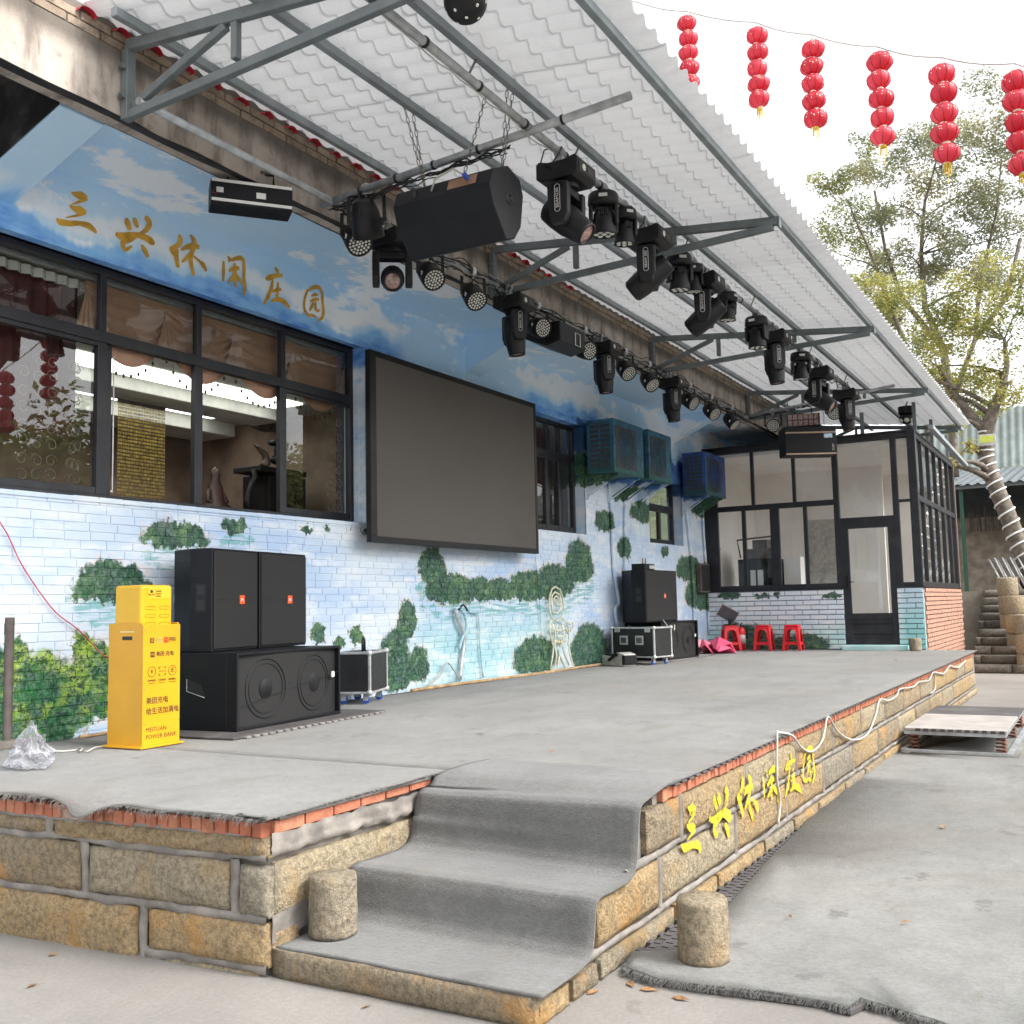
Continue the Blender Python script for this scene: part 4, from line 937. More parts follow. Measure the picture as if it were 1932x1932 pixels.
# ---------------- painted characters on the plaster band, brush strokes
GL = {  # stroke points in close-up pixels (x, y, width)
 'san': [[(406,1096,3),(432,1110,16),(466,1118,26),(500,1128,10)],[(492,1130,14),(455,1150,8),(406,1167,2)],
         [(396,1172,3),(424,1190,16),(458,1200,25),(492,1210,10)],[(484,1212,13),(445,1228,7),(376,1241,2)],
         [(324,1246,5),(345,1266,18),(395,1274,16),(450,1274,13),(510,1290,19),(551,1328,9)]],
 'xing': [[(722,1243,8),(728,1270,22),(742,1312,14)],[(762,1242,6),(772,1262,20),(784,1298,12)],[(826,1240,12),(846,1255,20),(852,1285,18),(825,1320,12),(790,1336,6)],
          [(660,1333,10),(695,1348,22),(760,1338,14),(820,1352,20),(862,1376,24),(882,1393,10)],[(778,1350,8),(742,1368,14),(706,1378,18),(702,1402,16),(716,1425,12),(752,1404,6)],[(808,1396,6),(826,1426,18),(846,1468,12)]],
 'xiu': [[(1020,1338,6),(1030,1362,18),(1018,1396,16),(972,1420,10)],[(975,1410,14),(990,1445,16),(1010,1425,12)],[(1012,1420,10),(1006,1462,18),(1016,1526,14)],
         [(1034,1424,8),(1070,1408,16),(1110,1402,18),(1138,1412,14)],[(1086,1340,6),(1106,1368,18),(1112,1400,16),(1092,1450,16),(1090,1500,16),(1106,1572,12)],[(1090,1445,12),(1062,1475,12),(1038,1495,6)],[(1104,1460,6),(1140,1492,10),(1160,1512,20),(1178,1548,8)]],
 'xian': [[(1276,1488,8),(1276,1540,14),(1274,1606,8)],[(1298,1462,6),(1310,1478,14),(1304,1492,8)],[(1318,1486,8),(1350,1474,14),(1378,1474,18),(1392,1500,14),(1392,1580,14),(1398,1640,14),(1390,1682,10)],
          [(1306,1548,8),(1336,1530,14),(1366,1530,12)],[(1340,1502,10),(1342,1560,16),(1344,1640,8)],[(1340,1560,14),(1324,1590,12),(1304,1612,6)],[(1344,1560,8),(1362,1590,14),(1386,1620,10)]],
 'zhuang': [[(1568,1526,8),(1582,1544,16),(1584,1562,8)],[(1516,1594,8),(1536,1584,20),(1580,1572,14),(1612,1572,12)],[(1556,1590,8),(1550,1640,14),(1530,1690,16),(1506,1734,8)],
            [(1552,1664,6),(1584,1652,14),(1606,1650,8)],[(1588,1610,8),(1584,1660,14),(1580,1704,12)],[(1548,1716,8),(1590,1708,16),(1624,1724,20),(1652,1756,10)]],
 'yuan': [[(1756,1652,8),(1740,1700,12),(1736,1750,12),(1748,1786,14),(1772,1806,8)],[(1756,1660,6),(1786,1640,14),(1820,1640,16),(1838,1672,14),(1840,1720,14),(1846,1780,14),(1838,1812,12),(1816,1828,8)],
          [(1776,1688,6),(1800,1680,12),(1814,1684,6)],[(1768,1720,6),(1796,1708,12),(1820,1708,8)],[(1790,1724,10),(1778,1750,12),(1766,1772,8)],[(1802,1720,8),(1800,1752,12),(1808,1772,12),(1826,1770,6)],[(1762,1796,6),(1786,1800,10),(1808,1812,6)]]}
def ribbon(mb, pts, nrm):
    """pts: (Vector, width); flat brush stroke"""
    P = []
    for i in range(len(pts)-1):
        for k in range(4):
            t = k/4; a = pts[max(i-1, 0)][0]; b_ = pts[i][0]; c = pts[i+1][0]; d = pts[min(i+2, len(pts)-1)][0]
            p = .5*((2*b_)+(c-a)*t+(2*a-5*b_+4*c-d)*t*t+(3*b_-a-3*c+d)*t*t*t); P.append((p, pts[i][1]*(1-t)+pts[i+1][1]*t))
    P.append(pts[-1]); vs = []; n = len(P)
    for i, (p, w_) in enumerate(P):
        d = (P[min(i+1, n-1)][0]-P[max(i-1, 0)][0]).normalized(); s = d.cross(nrm).normalized(); vs += [p+s*w_/2, p-s*w_/2]
    mb.add(vs, [(2*i, 2*i+1, 2*i+3, 2*i+2) for i in range(n-1)])
NAMES = ['san', 'xing', 'xiu', 'xian', 'zhuang', 'yuan']
sg = thing('painted_lettering', 'six ochre brush-painted Chinese characters above the long window', 'lettering', (5, W, 4.3))
for nm in NAMES:
    mb = MB(); yv = W-.0075
    for st in GL[nm]:
        ribbon(mb, [(Yp(x*.33071, y*.33071, yv), w_*.0028) for x, y, w_ in st], Vector((0, -1, 0))); yv -= .0006
    mb.build('character', MAT['gold'], sg, True)
# same words sprayed yellow on the stage front
BOX = [(1287,1324,1508,1630),(1340,1381,1482,1602),(1393,1431,1450,1565),(1443,1469,1438,1536),(1482,1511,1408,1516),(1517,1538,1402,1492)]
sg = thing('sprayed_lettering', 'six rough yellow Chinese characters painted on the stage front stones', 'lettering', (6.5, STY, 0))
for nm, (xa, xb, ya, yb) in zip(NAMES, BOX):
    allp = [p for s in GL[nm] for p in s]; mx = min(p[0] for p in allp); Mx = max(p[0] for p in allp); my = min(p[1] for p in allp); My = max(p[1] for p in allp)
    A = Yp(xa, (ya+yb)/2, STY-.03); B = Yp(xb, (ya+yb)/2, STY-.03); T = Yp((xa+xb)/2, ya+12, STY-.03).z; U = Yp((xa+xb)/2, yb-12, STY-.03).z
    mb = MB(); yv = STY-.0235
    for s in GL[nm]:
        pts = []
        for x, y, w_ in s:
            u = (x-mx)/(Mx-mx); v = (y-my)/(My-my); xx = A.x+(B.x-A.x)*u; zz = T+(U-T)*v-.0*u
            pts.append((Vector((xx+.03*noise.noise(Vector((x*.09, y*.09, 1))), yv-.0, zz)), w_*.0025*(1+.5*noise.noise(Vector((x*.2, y*.2, 3))))))
        ribbon(mb, pts, Vector((0, -1, 0))); yv -= .0007
    mb.build('character', MAT['sprayyellow'], sg, True)

# ================================================================== CANOPY
TX = [4.33, 8.95, 13.30, 17.80, 22.2]
can = thing('canopy', 'white tiled lean-to canopy roof on grey steel trusses over the stage', 'canopy', (4.33, WF, 4.8))
def ctop(y): return 5.345-(WF-y)*.1065          # top of the top chord
for tx in TX:
    t = MB(); t.bar((tx, WF-.04, ctop(WF)-.035), (tx, 2.33, ctop(2.33)-.035), .055, .075)
    tr = t.build('truss', MAT['truss'], can, True, bev=.005, seg=1)
    def member(nm, a, b, w=.05, h=.06):
        m = MB(); m.bar(a, b, w, h, Vector((1, 0, 0)) if abs(a[1]-b[1]) < .01 else Vector((0, 0, 1))); m.build(nm, MAT['truss'], tr, True, bev=.004, seg=1)
    member('wall_post', (tx, WF-.045, 4.80), (tx, WF-.045, ctop(WF)-.07), .06, .07)
    member('bottom_chord', (tx, WF-.05, 4.83), (tx, 2.38, ctop(2.38)-.085), .05, .062)
    member('web_post', (tx, 4.36, ctop(4.36)-.072), (tx, 4.36, 4.93), .048, .05)
    member('web_post', (tx, 3.33, ctop(3.33)-.072), (tx, 3.33, 4.97), .048, .05)
    member('diagonal', (tx+.002, WF-.11, 4.885), (tx+.002, 4.44, ctop(4.44)-.075), .046, .055)
    m = MB(); m.cbox((tx, 2.325, ctop(2.33)-.045), (.062, .012, .10)); m.build('end_cap', MAT['truss'], tr, True)
    for zz in (4.95, 5.15):
        m = MB(); m.cyl((tx-.05, WF-.05, zz), (tx-.075, WF-.05, zz), .012, n=6); m.cbox((tx-.045, WF-.045, zz), (.03, .05, .035)); m.build('bracket_bolt', MAT['truss'], tr, True)
for py_ in (5.14, 4.17, 3.31, 2.385):
    m = MB(); zz = ctop(py_)+.031; m.bar((4.06, py_, zz), (23.0, py_, zz), .052, .062); m.build('purlin', MAT['purlin'], can, True, bev=.004, seg=1)
# moulded tile sheets: waves along x, pressed steps down the slope
RS = .1065; PER = .186; STEP = .238; YT, YB = 5.62, 2.20
def sheet(nper):
    mb = MB(); vs = []; fs = []; nx = nper*9; rows = []
    ns = int(round((YT-YB)/STEP))
    for k in range(ns):
        ya = YT-k*STEP; rows += [(ya, .0 if k else 0.), (ya-STEP*.5, -.007), (ya-STEP*.97, -.014)]
    rows.append((YB, 0))
    for i in range(nx+1):
        x = i*PER/9; ph = 2*math.pi*x/PER
        c = math.cos(ph); hz = .024*(c*.75+.25*math.cos(2*ph)*.6)
        for (yv, dz) in rows:
            vs.append((x, yv-.016*c*.6, -(YT-yv)*RS+hz+dz))
    m = len(rows)
    for i in range(nx):
        for j in range(m-1): a = i*m+j; fs.append((a, a+m, a+m+1, a+1))
    mb.add(vs, fs, False)
    # smooth across the wave, crisp steps: mark smooth only
    me = mb.mesh('roof_sheet', MAT['roof']); return me
SH = sheet(5); SW = 5*PER; zr = ctop(YT)+.062+.036
n_sh = int(19.0/SW)
for i in range(n_sh):
    o = inst(SH, 'roof_sheet', can, WM(can).inverted() @ Vector((4.02+i*SW, 0, zr+(.007 if i % 2 else 0)))); o.scale = (1.02, 1, 1); o.rotation_euler = (rnd(-.0006, .0006), 0, 0)
# pipes of the lighting rig
PYF, PYW = 3.369, 5.19
def zf(x): return 5.018-(x-4.5)*.0050
def zw(x): return 4.885-(x-4.4)*.0088
rig = thing('lighting_rig', 'galvanised pipe rig hung under the canopy for stage lights', 'pipe rig', (4.4, PYF, 5))
b = MB(); b.tube([(4.30, PYF, zf(4.3)), (8, PYF, zf(8)), (12, PYF, zf(12)), (17.6, PYF, zf(17.6))], .030, 12); b.build('front_pipe', MAT['galv'], rig, True)
b = MB(); b.tube([(4.30, PYW, zw(4.3)), (8, PYW, zw(8)), (12, PYW, zw(12)), (17.3, PYW, zw(17.3))], .027, 12); b.build('wall_pipe', MAT['galv'], rig, True)
CX = 6.214
b = MB(); b.tube([(CX, 5.30, 4.865), (CX, 2.58, 5.032)], .030, 12); b.build('cross_pipe', MAT['galv'], rig, True)
b = MB(); b.tube([(17.25, 5.25, 4.78), (17.25, 2.75, 5.02)], .026, 10); b.build('cross_pipe', MAT['galv'], rig, True)
b = MB()
for x in [4.9+i*.62 for i in range(20)]:
    b.lathe([(.0315, -.014), (.036, -.012), (.036, .012), (.0315, .014)], 12, (x, PYF, zf(x)), (1, 0, 0))
for y in (4.9, 4.55, 4.2, 3.8, 3.1): b.lathe([(.0315, -.01), (.036, -.009), (.036, .009), (.0315, .01)], 12, (CX, y, 4.865+(5.30-y)*.0614), (0, -1, .06))
b.build('pipe_band', MAT['cable'], rig, True)['kind'] = 'stuff'
b = MB(); pr = rnd
for x, y, zz in [(x_, PYF, zf(x_)) for x_ in (5.4, 6.9, 9.3, 11.5, 14.2, 16.4)]:      # hangers up to purlin
    b.tube([(x, y, zz+.02), (x+.01, 3.31, ctop(3.31)+.01)], .008, 6)
for x in (5.6, 7.4, 9.9, 12.4, 14.6, 16.6): b.tube([(x, PYW, zw(x)), (x, WF+.02, zw(x)+.06)], .012, 6)
b.build('hanger', MAT['chain'], rig, True)
# looms of cable along the pipes
def loom(name, pts, n, spread, mat, label, r=.006, sag=.03):
    t = MB()
    for k in range(n):
        pp = []; s0 = rnd(0, 99); off = Vector((0, rnd(-spread, spread), rnd(-spread, spread)))
        for i in range(len(pts)-1):
            for q in range(6):
                u = q/6; p = Vector(pts[i])*(1-u)+Vector(pts[i+1])*u; d = i+u
                pp.append(p+off+Vector((0, spread*1.1*noise.noise(Vector((d*1.7+s0, 0, 0))), spread*1.3*noise.noise(Vector((d*1.9, s0, 0)))-sag*math.sin(math.pi*u)*rnd(.2, 1))))
        t.tube(pp, r*rnd(.7, 1.3), 5)
    return tag(t.build(name, MAT[mat]), label, 'cables')
loom('cable_loom', [(x, PYW-.01, zw(x)+.0) for x in (6.3, 6.9, 7.5, 8.1, 8.7, 9.3, 10, 10.7, 11.4, 12.1, 12.8, 13.6, 14.4, 15.3, 16.2, 17.2)], 8, .055, 'cable', 'tangled black cables tied along the pipe by the wall')
loom('cable_loom', [(x, PYW-.01, zw(x)+.03) for x in (7.8, 8.5, 9.2, 9.9, 10.6, 11.4, 12.2, 13.2, 14.2, 15.4, 16.6)], 4, .05, 'wcable', 'pale cables and ties wound along the pipe by the wall', .005)
loom('cable_loom', [(CX+.01, y, 4.855+(5.30-y)*.0614-.04) for y in (5.2, 4.9, 4.6, 4.3, 4.0, 3.75, 3.5)], 5, .03, 'cable', 'black cables hanging under the cross pipe above the big speaker')
loom('cable_loom', [(17.25, y, 4.78+(5.25-y)*.096-.02) for y in (5.2, 4.7, 4.2, 3.7, 3.3)], 5, .03, 'cable', 'black cables along the far cross pipe')
loom('cable_loom', [(x, PYF+.01, zf(x)+.02) for x in (8.6, 9.3, 10, 10.7, 11.4, 12, 12.8, 13.6, 14.5, 15.4, 16.3, 17.2)], 4, .035, 'wcable', 'pale cables tied along the front lighting pipe', .005)
loom('cable_loom', [(x, PYF+.0, zf(x)+.0) for x in (14.2, 14.8, 15.4, 16, 16.6, 17.2)], 6, .05, 'cable', 'bundle of black cables at the far end of the front pipe')
loom('cable_loom', [(4.45, PYF+.005, zf(4.4)-.03), (5.2, PYF, zf(5.2)-.045), (5.9, PYF, zf(5.9)-.035), (6.6, PYF, zf(6.6)-.04), (7.3, PYF-.03, zf(7.3)+.0), (8.2, PYF-.03, zf(8.2)-.03)], 1, .008, 'wcable', 'thin white cable following the near end of the front pipe', .006)

# ---------------- fixtures
YAXIS = Matrix.Rotation
def hangpt(px, py, y): return Yp(px, py, y)
LED_ME = {}
def dots(mb, rad, rings, r, z, up=1):
    cs = [(0, 0)]
    for k in range(1, rings+1):
        for i in range(6*k): a = 2*math.pi*i/(6*k); cs.append((rad*k/rings*math.cos(a), rad*k/rings*math.sin(a)))
    for cx, cy in cs: mb.lathe([(0, r*.45*up), (r*.7, r*.3*up), (r, 0)], 7, (cx, cy, z))
    return mb
def par(x, y, z, pan, tilt, label, s=1., legs=True):
    """LED par can on a U-yoke; its axis points down by tilt, toward azimuth pan"""
    t = thing('par_light', label, 'stage light', (x, y, z), pan, 'LED par lights'); c = .19*s
    b = MB(); a = .125*s
    b.bar((0, -a, -.05), (0, a, -.05), .03, .006); b.bar((0, -a, -.047), (0, -a-.004, -.05-c), .03, .007, Vector((1, 0, 0))); b.bar((0, a, -.047), (0, a+.004, -.05-c), .03, .007, Vector((1, 0, 0)))
    b.build('yoke', MAT['black'], t)
    b = MB(); b.lathe([(.036, -.02), (.048, -.018), (.048, .018), (.036, .02)], 12, (0, 0, 0), (0, 1, 0) if abs(math.cos(pan)) < .5 else (1, 0, 0)); b.cyl((0, 0, -.03), (0, 0, -.065), .012, n=8); b.build('clamp', MAT['alu'], t)
    R = Matrix.Translation((0, 0, -.05-c)) @ Matrix.Rotation(math.pi/2+tilt, 4, 'Y')       # local +z -> forward (x), tipped down
    b = MB(); b.lathe([(0, -.155*s), (.05*s, -.155*s), (.075*s, -.135*s), (.098*s, -.07*s), (.108*s, .02*s), (.110*s, .10*s), (.105*s, .105*s), (.098*s, .105*s), (.096*s, .092*s), (0, .092*s)], 22)
    for sgn in (-1, 1): b.cbox((0, sgn*.112*s, 0), (.035*s, .02*s, .05*s))
    b.v = [R @ p for p in b.v]; body = b.build('body', MAT['black'], t)
    m = MB(); dots(m, .083*s, 3, .0115*s, .0935*s); m.v = [R @ p for p in m.v]; m.build('led_array', MAT['led'], t)['kind'] = 'stuff'
    m = MB()
    for k in range(3): m.cbox((-.098*s+.0, 0, -.045*s+k*.022*s), (.012*s, .07*s, .008*s))
    m.v = [R @ p for p in m.v]; m.build('vent', MAT['cable'], t)
    m = MB(); m.cbox((-.02*s, -.1085*s, .03*s), (.035*s, .004, .03*s)); m.v = [R @ p for p in m.v]; m.build('sticker', MAT['white'], t)
    m = MB(); m.tube([(0, .0, -.02), (-.06, .05, -.04), (-.11*s, .02, -.10), (-.13*s, 0, -.05-c)], .006, 5); m.build('cable', MAT['cable'], t)
    return t
def moving_head(x, y, z, pan, tilt, label, plate='BEAM230', s=1., body='black', tail=True):
    t = thing('moving_head_light', label, 'stage light', (x, y, z), 0, 'large moving head lights')
    b = MB()  # base: 0.35 square, waisted sides
    pr_ = [(-.175, -.085), (-.15, -.065), (-.07, -.085), (.07, -.085), (.15, -.065), (.175, -.085), (.175, -.20), (.13, -.225), (-.13, -.225), (-.175, -.20)]
    b.prism([(-.165*s, p[0]*s, p[1]*s) for p in pr_], (.33*s, 0, 0)); b.build('base', MAT['black'], t, bev=.010)
    for q in (-.1, .1): m = MB(); m.cbox((q*s, 0, -.055*s), (.05*s, .06*s, .07*s)); m.lathe([(.031, -.015), (.044, -.013), (.044, .013), (.031, .015)], 12, (q*s, 0, 0), (1, 0, 0)); m.build('clamp', MAT['galv'], t)
    m = MB(); m.cbox((0, -.1775*s, -.145*s), (.27*s, .006, .085*s)); pn = m.build('control_panel', MAT['cable'], t, bev=.002)
    m = MB(); m.cyl((-.06*s, -.181*s, -.145*s), (-.06*s, -.184*s, -.145*s), .026*s, n=14); m.build('badge', MAT['led'], pn)
    m = MB(); m.cbox((.05*s, -.182*s, -.145*s), (.09*s, .003, .045*s)); m.build('display', MAT['screen'], pn)
    R = Matrix.Rotation(pan, 4, 'Z'); b = MB()
    b.cyl((0, 0, -.22*s), (0, 0, -.262*s), .10*s, n=20)
    b.prism([(-.185*s, -.062*s, -.255*s), (-.185*s, .062*s, -.255*s), (-.185*s, .062*s, -.325*s), (-.185*s, -.062*s, -.325*s)], (.37*s, 0, 0))
    b.v = [R @ p for p in b.v]; yk = b.build('yoke', MAT['black'], t, bev=.008)
    for sg_ in (-1, 1):
        m = MB(); x0_, x1_ = sg_*.118*s, sg_*.185*s
        m.prism([(x0_, -.085*s, -.258*s), (x0_, .085*s, -.258*s), (x0_, .082*s, -.50*s), (x0_, .055*s, -.575*s), (x0_, -.055*s, -.575*s), (x0_, -.082*s, -.50*s)], (x1_-x0_, 0, 0))
        m.v = [R @ p for p in m.v]; ar = m.build('yoke_arm', MAT['black'], t, bev=.012)
        m = MB(); nn = 10; xx = sg_*.1865*s; ring = []
        for k in range(2*nn): 
            a = math.pi*k/(nn-1) if k < nn else math.pi*(k-1)/(nn-1); ring.append((xx, .021*s*math.cos(a), -.385*s+(.085*s if k < nn else -.085*s)+.021*s*math.sin(a)))
        m.tube(ring, .0022*s, 4, closed=True); m.v = [R @ p for p in m.v]; m.build('label_ring', MAT['grey_ink'], ar)
        M = R @ basis((0, 0, 1), (0, -sg_, 0), (sg_*.1870*s, 0, -.385*s)); M = R @ basis(Vector((0, 0, 1)), Vector((0, -1, 0)) if sg_ > 0 else Vector((0, 1, 0)), (sg_*.1872*s, 0, -.385*s))
        text(plate, 'label_text', MAT['grey_ink'], ar, M, .033*s, .15*s)
    H = R @ Matrix.Translation((0, 0, -.50*s)) @ Matrix.Rotation(tilt, 4, 'X')        # head axis: local -z forward
    m = MB(); m.lathe([(0, .205), (.075, .205), (.100, .185), (.110, .10), (.112, -.02), (.100, -.11), (.088, -.19), (.086, -.215), (.076, -.217), (.074, -.20), (0, -.198)], 20)
    m.v = [H @ Vector((p.x*s, p.y*s*1.05, p.z*s)) for p in m.v]; hd_ = m.build('head', MAT[body], t)
    m = MB(); m.lathe([(0, -.214), (.03, -.212), (.058, -.205), (.073, -.199)], 18); m.v = [H @ (p*s) for p in m.v]; m.build('lens', MAT['lens'], hd_)
    m = MB()
    for k in range(6): m.cbox((.0, .108*s, .08*s-k*.014*s), (.10*s, .012*s, .005*s))
    m.v = [H @ p for p in m.v]; m.build('vent', MAT['cable'], hd_)
    m = MB(); m.tube([(-.165*s, .08, -.12), (-.22*s, .10, -.10), (-.235*s, .06, -.02), (-.15*s, .02, .03)], .006, 5); m.tube([(-.165*s, .05, -.14), (-.24*s, .02, -.16), (-.235*s, -.06, -.08), (-.12*s, -.03, .03)], .006, 5); m.build('cable', MAT['cable'], t)
    return t
def wash(x, y, z, pan, label, tilt=.05, s=1.):
    t = thing('wash_light', label, 'stage light', (x, y, z), pan, 'small moving wash lights')
    b = MB(); b.lathe([(0, -.05), (.10, -.05), (.108, -.06), (.112, -.125), (.100, -.145), (0, -.145)], 20); b.v = [p*s for p in b.v]; b.build('base', MAT['black'], t)
    b = MB(); b.cbox((0, 0, -.03*s), (.06*s, .05*s, .06*s)); b.lathe([(.031, -.013), (.042, -.012), (.042, .012), (.031, .013)], 12, (0, 0, 0), (math.cos(-pan), math.sin(-pan), 0)); b.build('clamp', MAT['galv'], t)
    for sg_ in (-1, 1):
        b = MB(); b.prism([(sg_*.075*s, -.06*s, -.14*s), (sg_*.075*s, .06*s, -.14*s), (sg_*.075*s, .045*s, -.28*s), (sg_*.075*s, -.045*s, -.28*s)], (sg_*.03*s, 0, 0)); b.build('yoke_arm', MAT['black'], t, bev=.01)
    H = Matrix.Translation((0, 0, -.235*s)) @ Matrix.Rotation(tilt, 4, 'X')
    b = MB(); b.lathe([(0, .075), (.05, .07), (.072, .04), (.078, -.03), (.088, -.10), (.09, -.115), (.082, -.115), (.080, -.105), (0, -.105)], 20); b.v = [H @ (p*s) for p in b.v]; hd_ = b.build('head', MAT['black'], t)
    b = MB(); dots(b, .056, 1, .021, -.1065, -1); b.v = [H @ (p*s) for p in b.v]; b.build('led_array', MAT['led'], hd_)
    b = MB(); b.cbox((0, -.1125*s, -.095*s), (.06*s, .004, .024*s)); b.build('display', MAT['grey_ink'], t)
    b = MB()
    for k in range(5): b.cbox((-.03*s+k*.015*s, -.079*s, -.20*s), (.006*s, .01*s, .05*s))
    b.build('rib', MAT['cable'], t)
    return t
camdir = lambda x, y: math.atan2(-y, -x)
# pars along the wall pipe: pixel of the body centre -> position on the pipe
def pipe_x(px, y, zfun, dz):
    lo, hi = 3.0, 24.0
    def col(x):
        v = Vector((x, y, zfun(x)+dz-CAMZ)); return 966+1932*v.dot(rgt)/v.dot(fwd)
    for _ in range(50):
        m_ = (lo+hi)/2
        if col(m_) < px: lo = m_
        else: hi = m_
    return (lo+hi)/2
PARS = [(672, 1.15, .75, 'par light at the near end of the wall pipe showing its LED face'), (812, 1.05, .72, 'par light just right of the moving head with the pinkish lens'), (893, 1.05, .78, 'par light hanging alone between two moving heads near the near truss foot'),
        (1015, 1.3, .30, 'par light right of the second moving head on the wall pipe'), (1103, 1.3, .30, 'par light beside the flat black effect box'), (1180, 1.0, .70, 'par light right of the third moving head on the wall pipe'),
        (1225, 1.0, .75, 'par light at the foot of the third truss'), (1301, 1.7, .55, 'par light right of the fourth moving head with a white sticker'), (1342, 1.1, .6, 'par light second from the far end of the wall pipe'), (1380, 1.9, .8, 'par light at the far end of the wall pipe')]
for px, dp, tl, lb in PARS:
    x = pipe_x(px, PYW-.04, zw, -.22); par(x, PYW-.04, zw(x), -math.pi/2-.35*0+(dp-1.05)*.0-.75+dp*.25, tl, lb)
# par hung from the cross pipe, seen from behind
par(CX+.02, 4.86, 4.90, .35, 1.05, 'par light hung from the cross pipe seen from its rear end', 1.15)
# moving heads on the wall pipe
for px, pan, tl, lb, pt in ((740, camdir(7, 5.2)+math.pi/2, -1.15, 'moving head light facing the camera with a pinkish lens', 'BEAM230'), (970, camdir(9, 5.2)+.35, .12, 'moving head light pointing straight down, second on the wall pipe', 'BEAM 230'),
                           (1139, camdir(11, 5.2)+.35, .10, 'moving head light pointing down above the screen corner', 'BEAM230'), (1267, camdir(14, 5.2)+.35, .12, 'moving head light pointing down above the first air conditioner', 'BEAM230')):
    x = pipe_x(px, PYW-.08, zw, -.2); moving_head(x, PYW-.08, zw(x)+.0, pan, tl, lb, pt, .95 if px > 800 else .92)
# moving heads on the front pipe
for px, pan, tl, lb, pt, s in ((1068, camdir(7, 3.4)-.38, .86, 'nearest and largest moving head light on the front pipe with its lens showing', 'BEAM230', 1.0), (1222, camdir(8.5, 3.4)-.12, 2.2, 'moving head light turned upward beside the near truss', 'BEAM 200', 1.0),
                            (1328, camdir(10, 3.4)-.12, 2.2, 'moving head light turned upward in the middle of the front pipe', 'BEAM230', 1.0), (1460, camdir(13, 3.4)+.3, .10, 'moving head light hanging straight down by the third truss', 'BEAM230', 1.0),
                            (1544, camdir(15, 3.4)+math.pi-.35, -.95, 'far moving head light with a shiny lens tilted toward the stage', 'BEAM230', 1.05), (1596, camdir(17, 3.4)+.3, .10, 'farthest moving head light hanging down on the front pipe', 'BEAM230', 1.0)):
    x = pipe_x(px, PYF, zf, -.15); moving_head(x, PYF, zf(x), pan, tl, lb, pt, s)
for px, pan, lb, s in ((1138, camdir(7.5, 3.4)+math.pi/2, 'small wash light next to the nearest moving head', 1.15), (1177, camdir(7.8, 3.4)+math.pi/2+.5, 'small wash light second along the front pipe', 1.0), (1281, camdir(9, 3.4)+math.pi/2+.3, 'small wash light between the two upturned moving heads', 1.15),
                       (1308, camdir(9.5, 3.4)+math.pi/2, 'small wash light half hidden behind another near the front pipe middle', .9), (1372, camdir(11, 3.4)+math.pi/2+1, 'small wash light just past the second upturned moving head', 1.0), (1427, camdir(12.5, 3.4)+math.pi/2-.4, 'small wash light left of the third truss tip', 1.2),
                       (1510, camdir(14.5, 3.4)+math.pi/2+.2, 'small far wash light with a white cable loop', 1.2)):
    x = pipe_x(px, PYF, zf, -.12); wash(x, PYF, zf(x), pan, lb, .05, s)
# far cross pipe fixtures
for yv, lb in ((4.75, 'par light facing the camera at the left of the far cross pipe'), (3.72, 'par light facing the camera over the far speaker')):
    par(17.25, yv, 4.78+(5.25-yv)*.096, camdir(17.25, yv), .15, lb, 1.05)
t = thing('strobe_panel', 'black grid strobe panel hung behind the far speaker', 'stage light', (17.3, 4.25, 4.87), camdir(17.3, 4.25)); b = MB(); b.box(-.05, .05, -.27, .27, -.36, -.14); b.build('housing', MAT['black'], t, bev=.008)
b = MB()
for i in range(6):
    for j in range(2): b.box(.051, .056, -.25+i*.085, -.18+i*.085, -.345+j*.105, -.255+j*.105)
b.build('cell', MAT['lens'], t); b = MB(); b.tube([(0, -.14, -.14), (0, -.14, -.03), (0, 0, .01), (0, .14, -.03), (0, .14, -.14)], .009, 6); b.build('bracket', MAT['black'], t)
# ball effect lights
def ball(loc, r, label, zt, nl=26):
    t = thing('ball_light', label, 'stage light', loc, .4, 'ball effect lights')
    b = MB(); b.sphere((0, 0, 0), r, 24, 16); b.build('shell', MAT['black'], t)
    b = MB(); ls = []
    for i in range(nl):
        zz = 1-2*(i+.5)/nl; a = i*2.39996; q = math.sqrt(1-zz*zz); d = Vector((q*math.cos(a), q*math.sin(a), zz)); b.lathe([(0, r*1.02), (r*.06, r*1.012), (r*.085, r*.985)], 8, (0, 0, 0), d)
    b.build('lens_dots', MAT['led'], t)['kind'] = 'stuff'; b = MB(); b.cyl((0, 0, r*.8), (0, 0, zt-loc[2]), .02, n=8); b.lathe([(0, r*.75), (r*.7, r*.75), (r*.7, r*1.25), (0, r*1.25)], 16); b.build('mount', MAT['black'], t); return t
p = Zp(878, 2, 4.93); ball((p.x, p.y, p.z), .122, 'black mirror-dot ball light hanging at the top of the picture', ctop(2.9)+.03)
# far three-eye ball
p = Yp(1710, 783, 2.95); t = thing('ball_light', 'small far ball light with three white lenses under the canopy end', 'stage light', p, camdir(p.x, p.y), 'ball effect lights')
b = MB(); b.sphere((0, 0, -.06), .135, 18, 12, (1, 1, .8)); b.build('shell', MAT['black'], t); b = MB(); b.cyl((0, 0, .02), (0, 0, .15), .14, n=20); b.build('base', MAT['black'], t, bev=.01); b = MB(); b.tube([(0, 0, .15), (0, .03, .25), (0, 0, ctop(2.95)-p.z)], .012, 6); b.build('hook', MAT['chain'], t)
for a in (-.9, 0, .9): b = MB(); b.lathe([(0, .15), (.03, .148), (.045, .13)], 12, (0, 0, -.06), (math.cos(a), math.sin(a), -.45)); b.build('lens', MAT['led'], t)

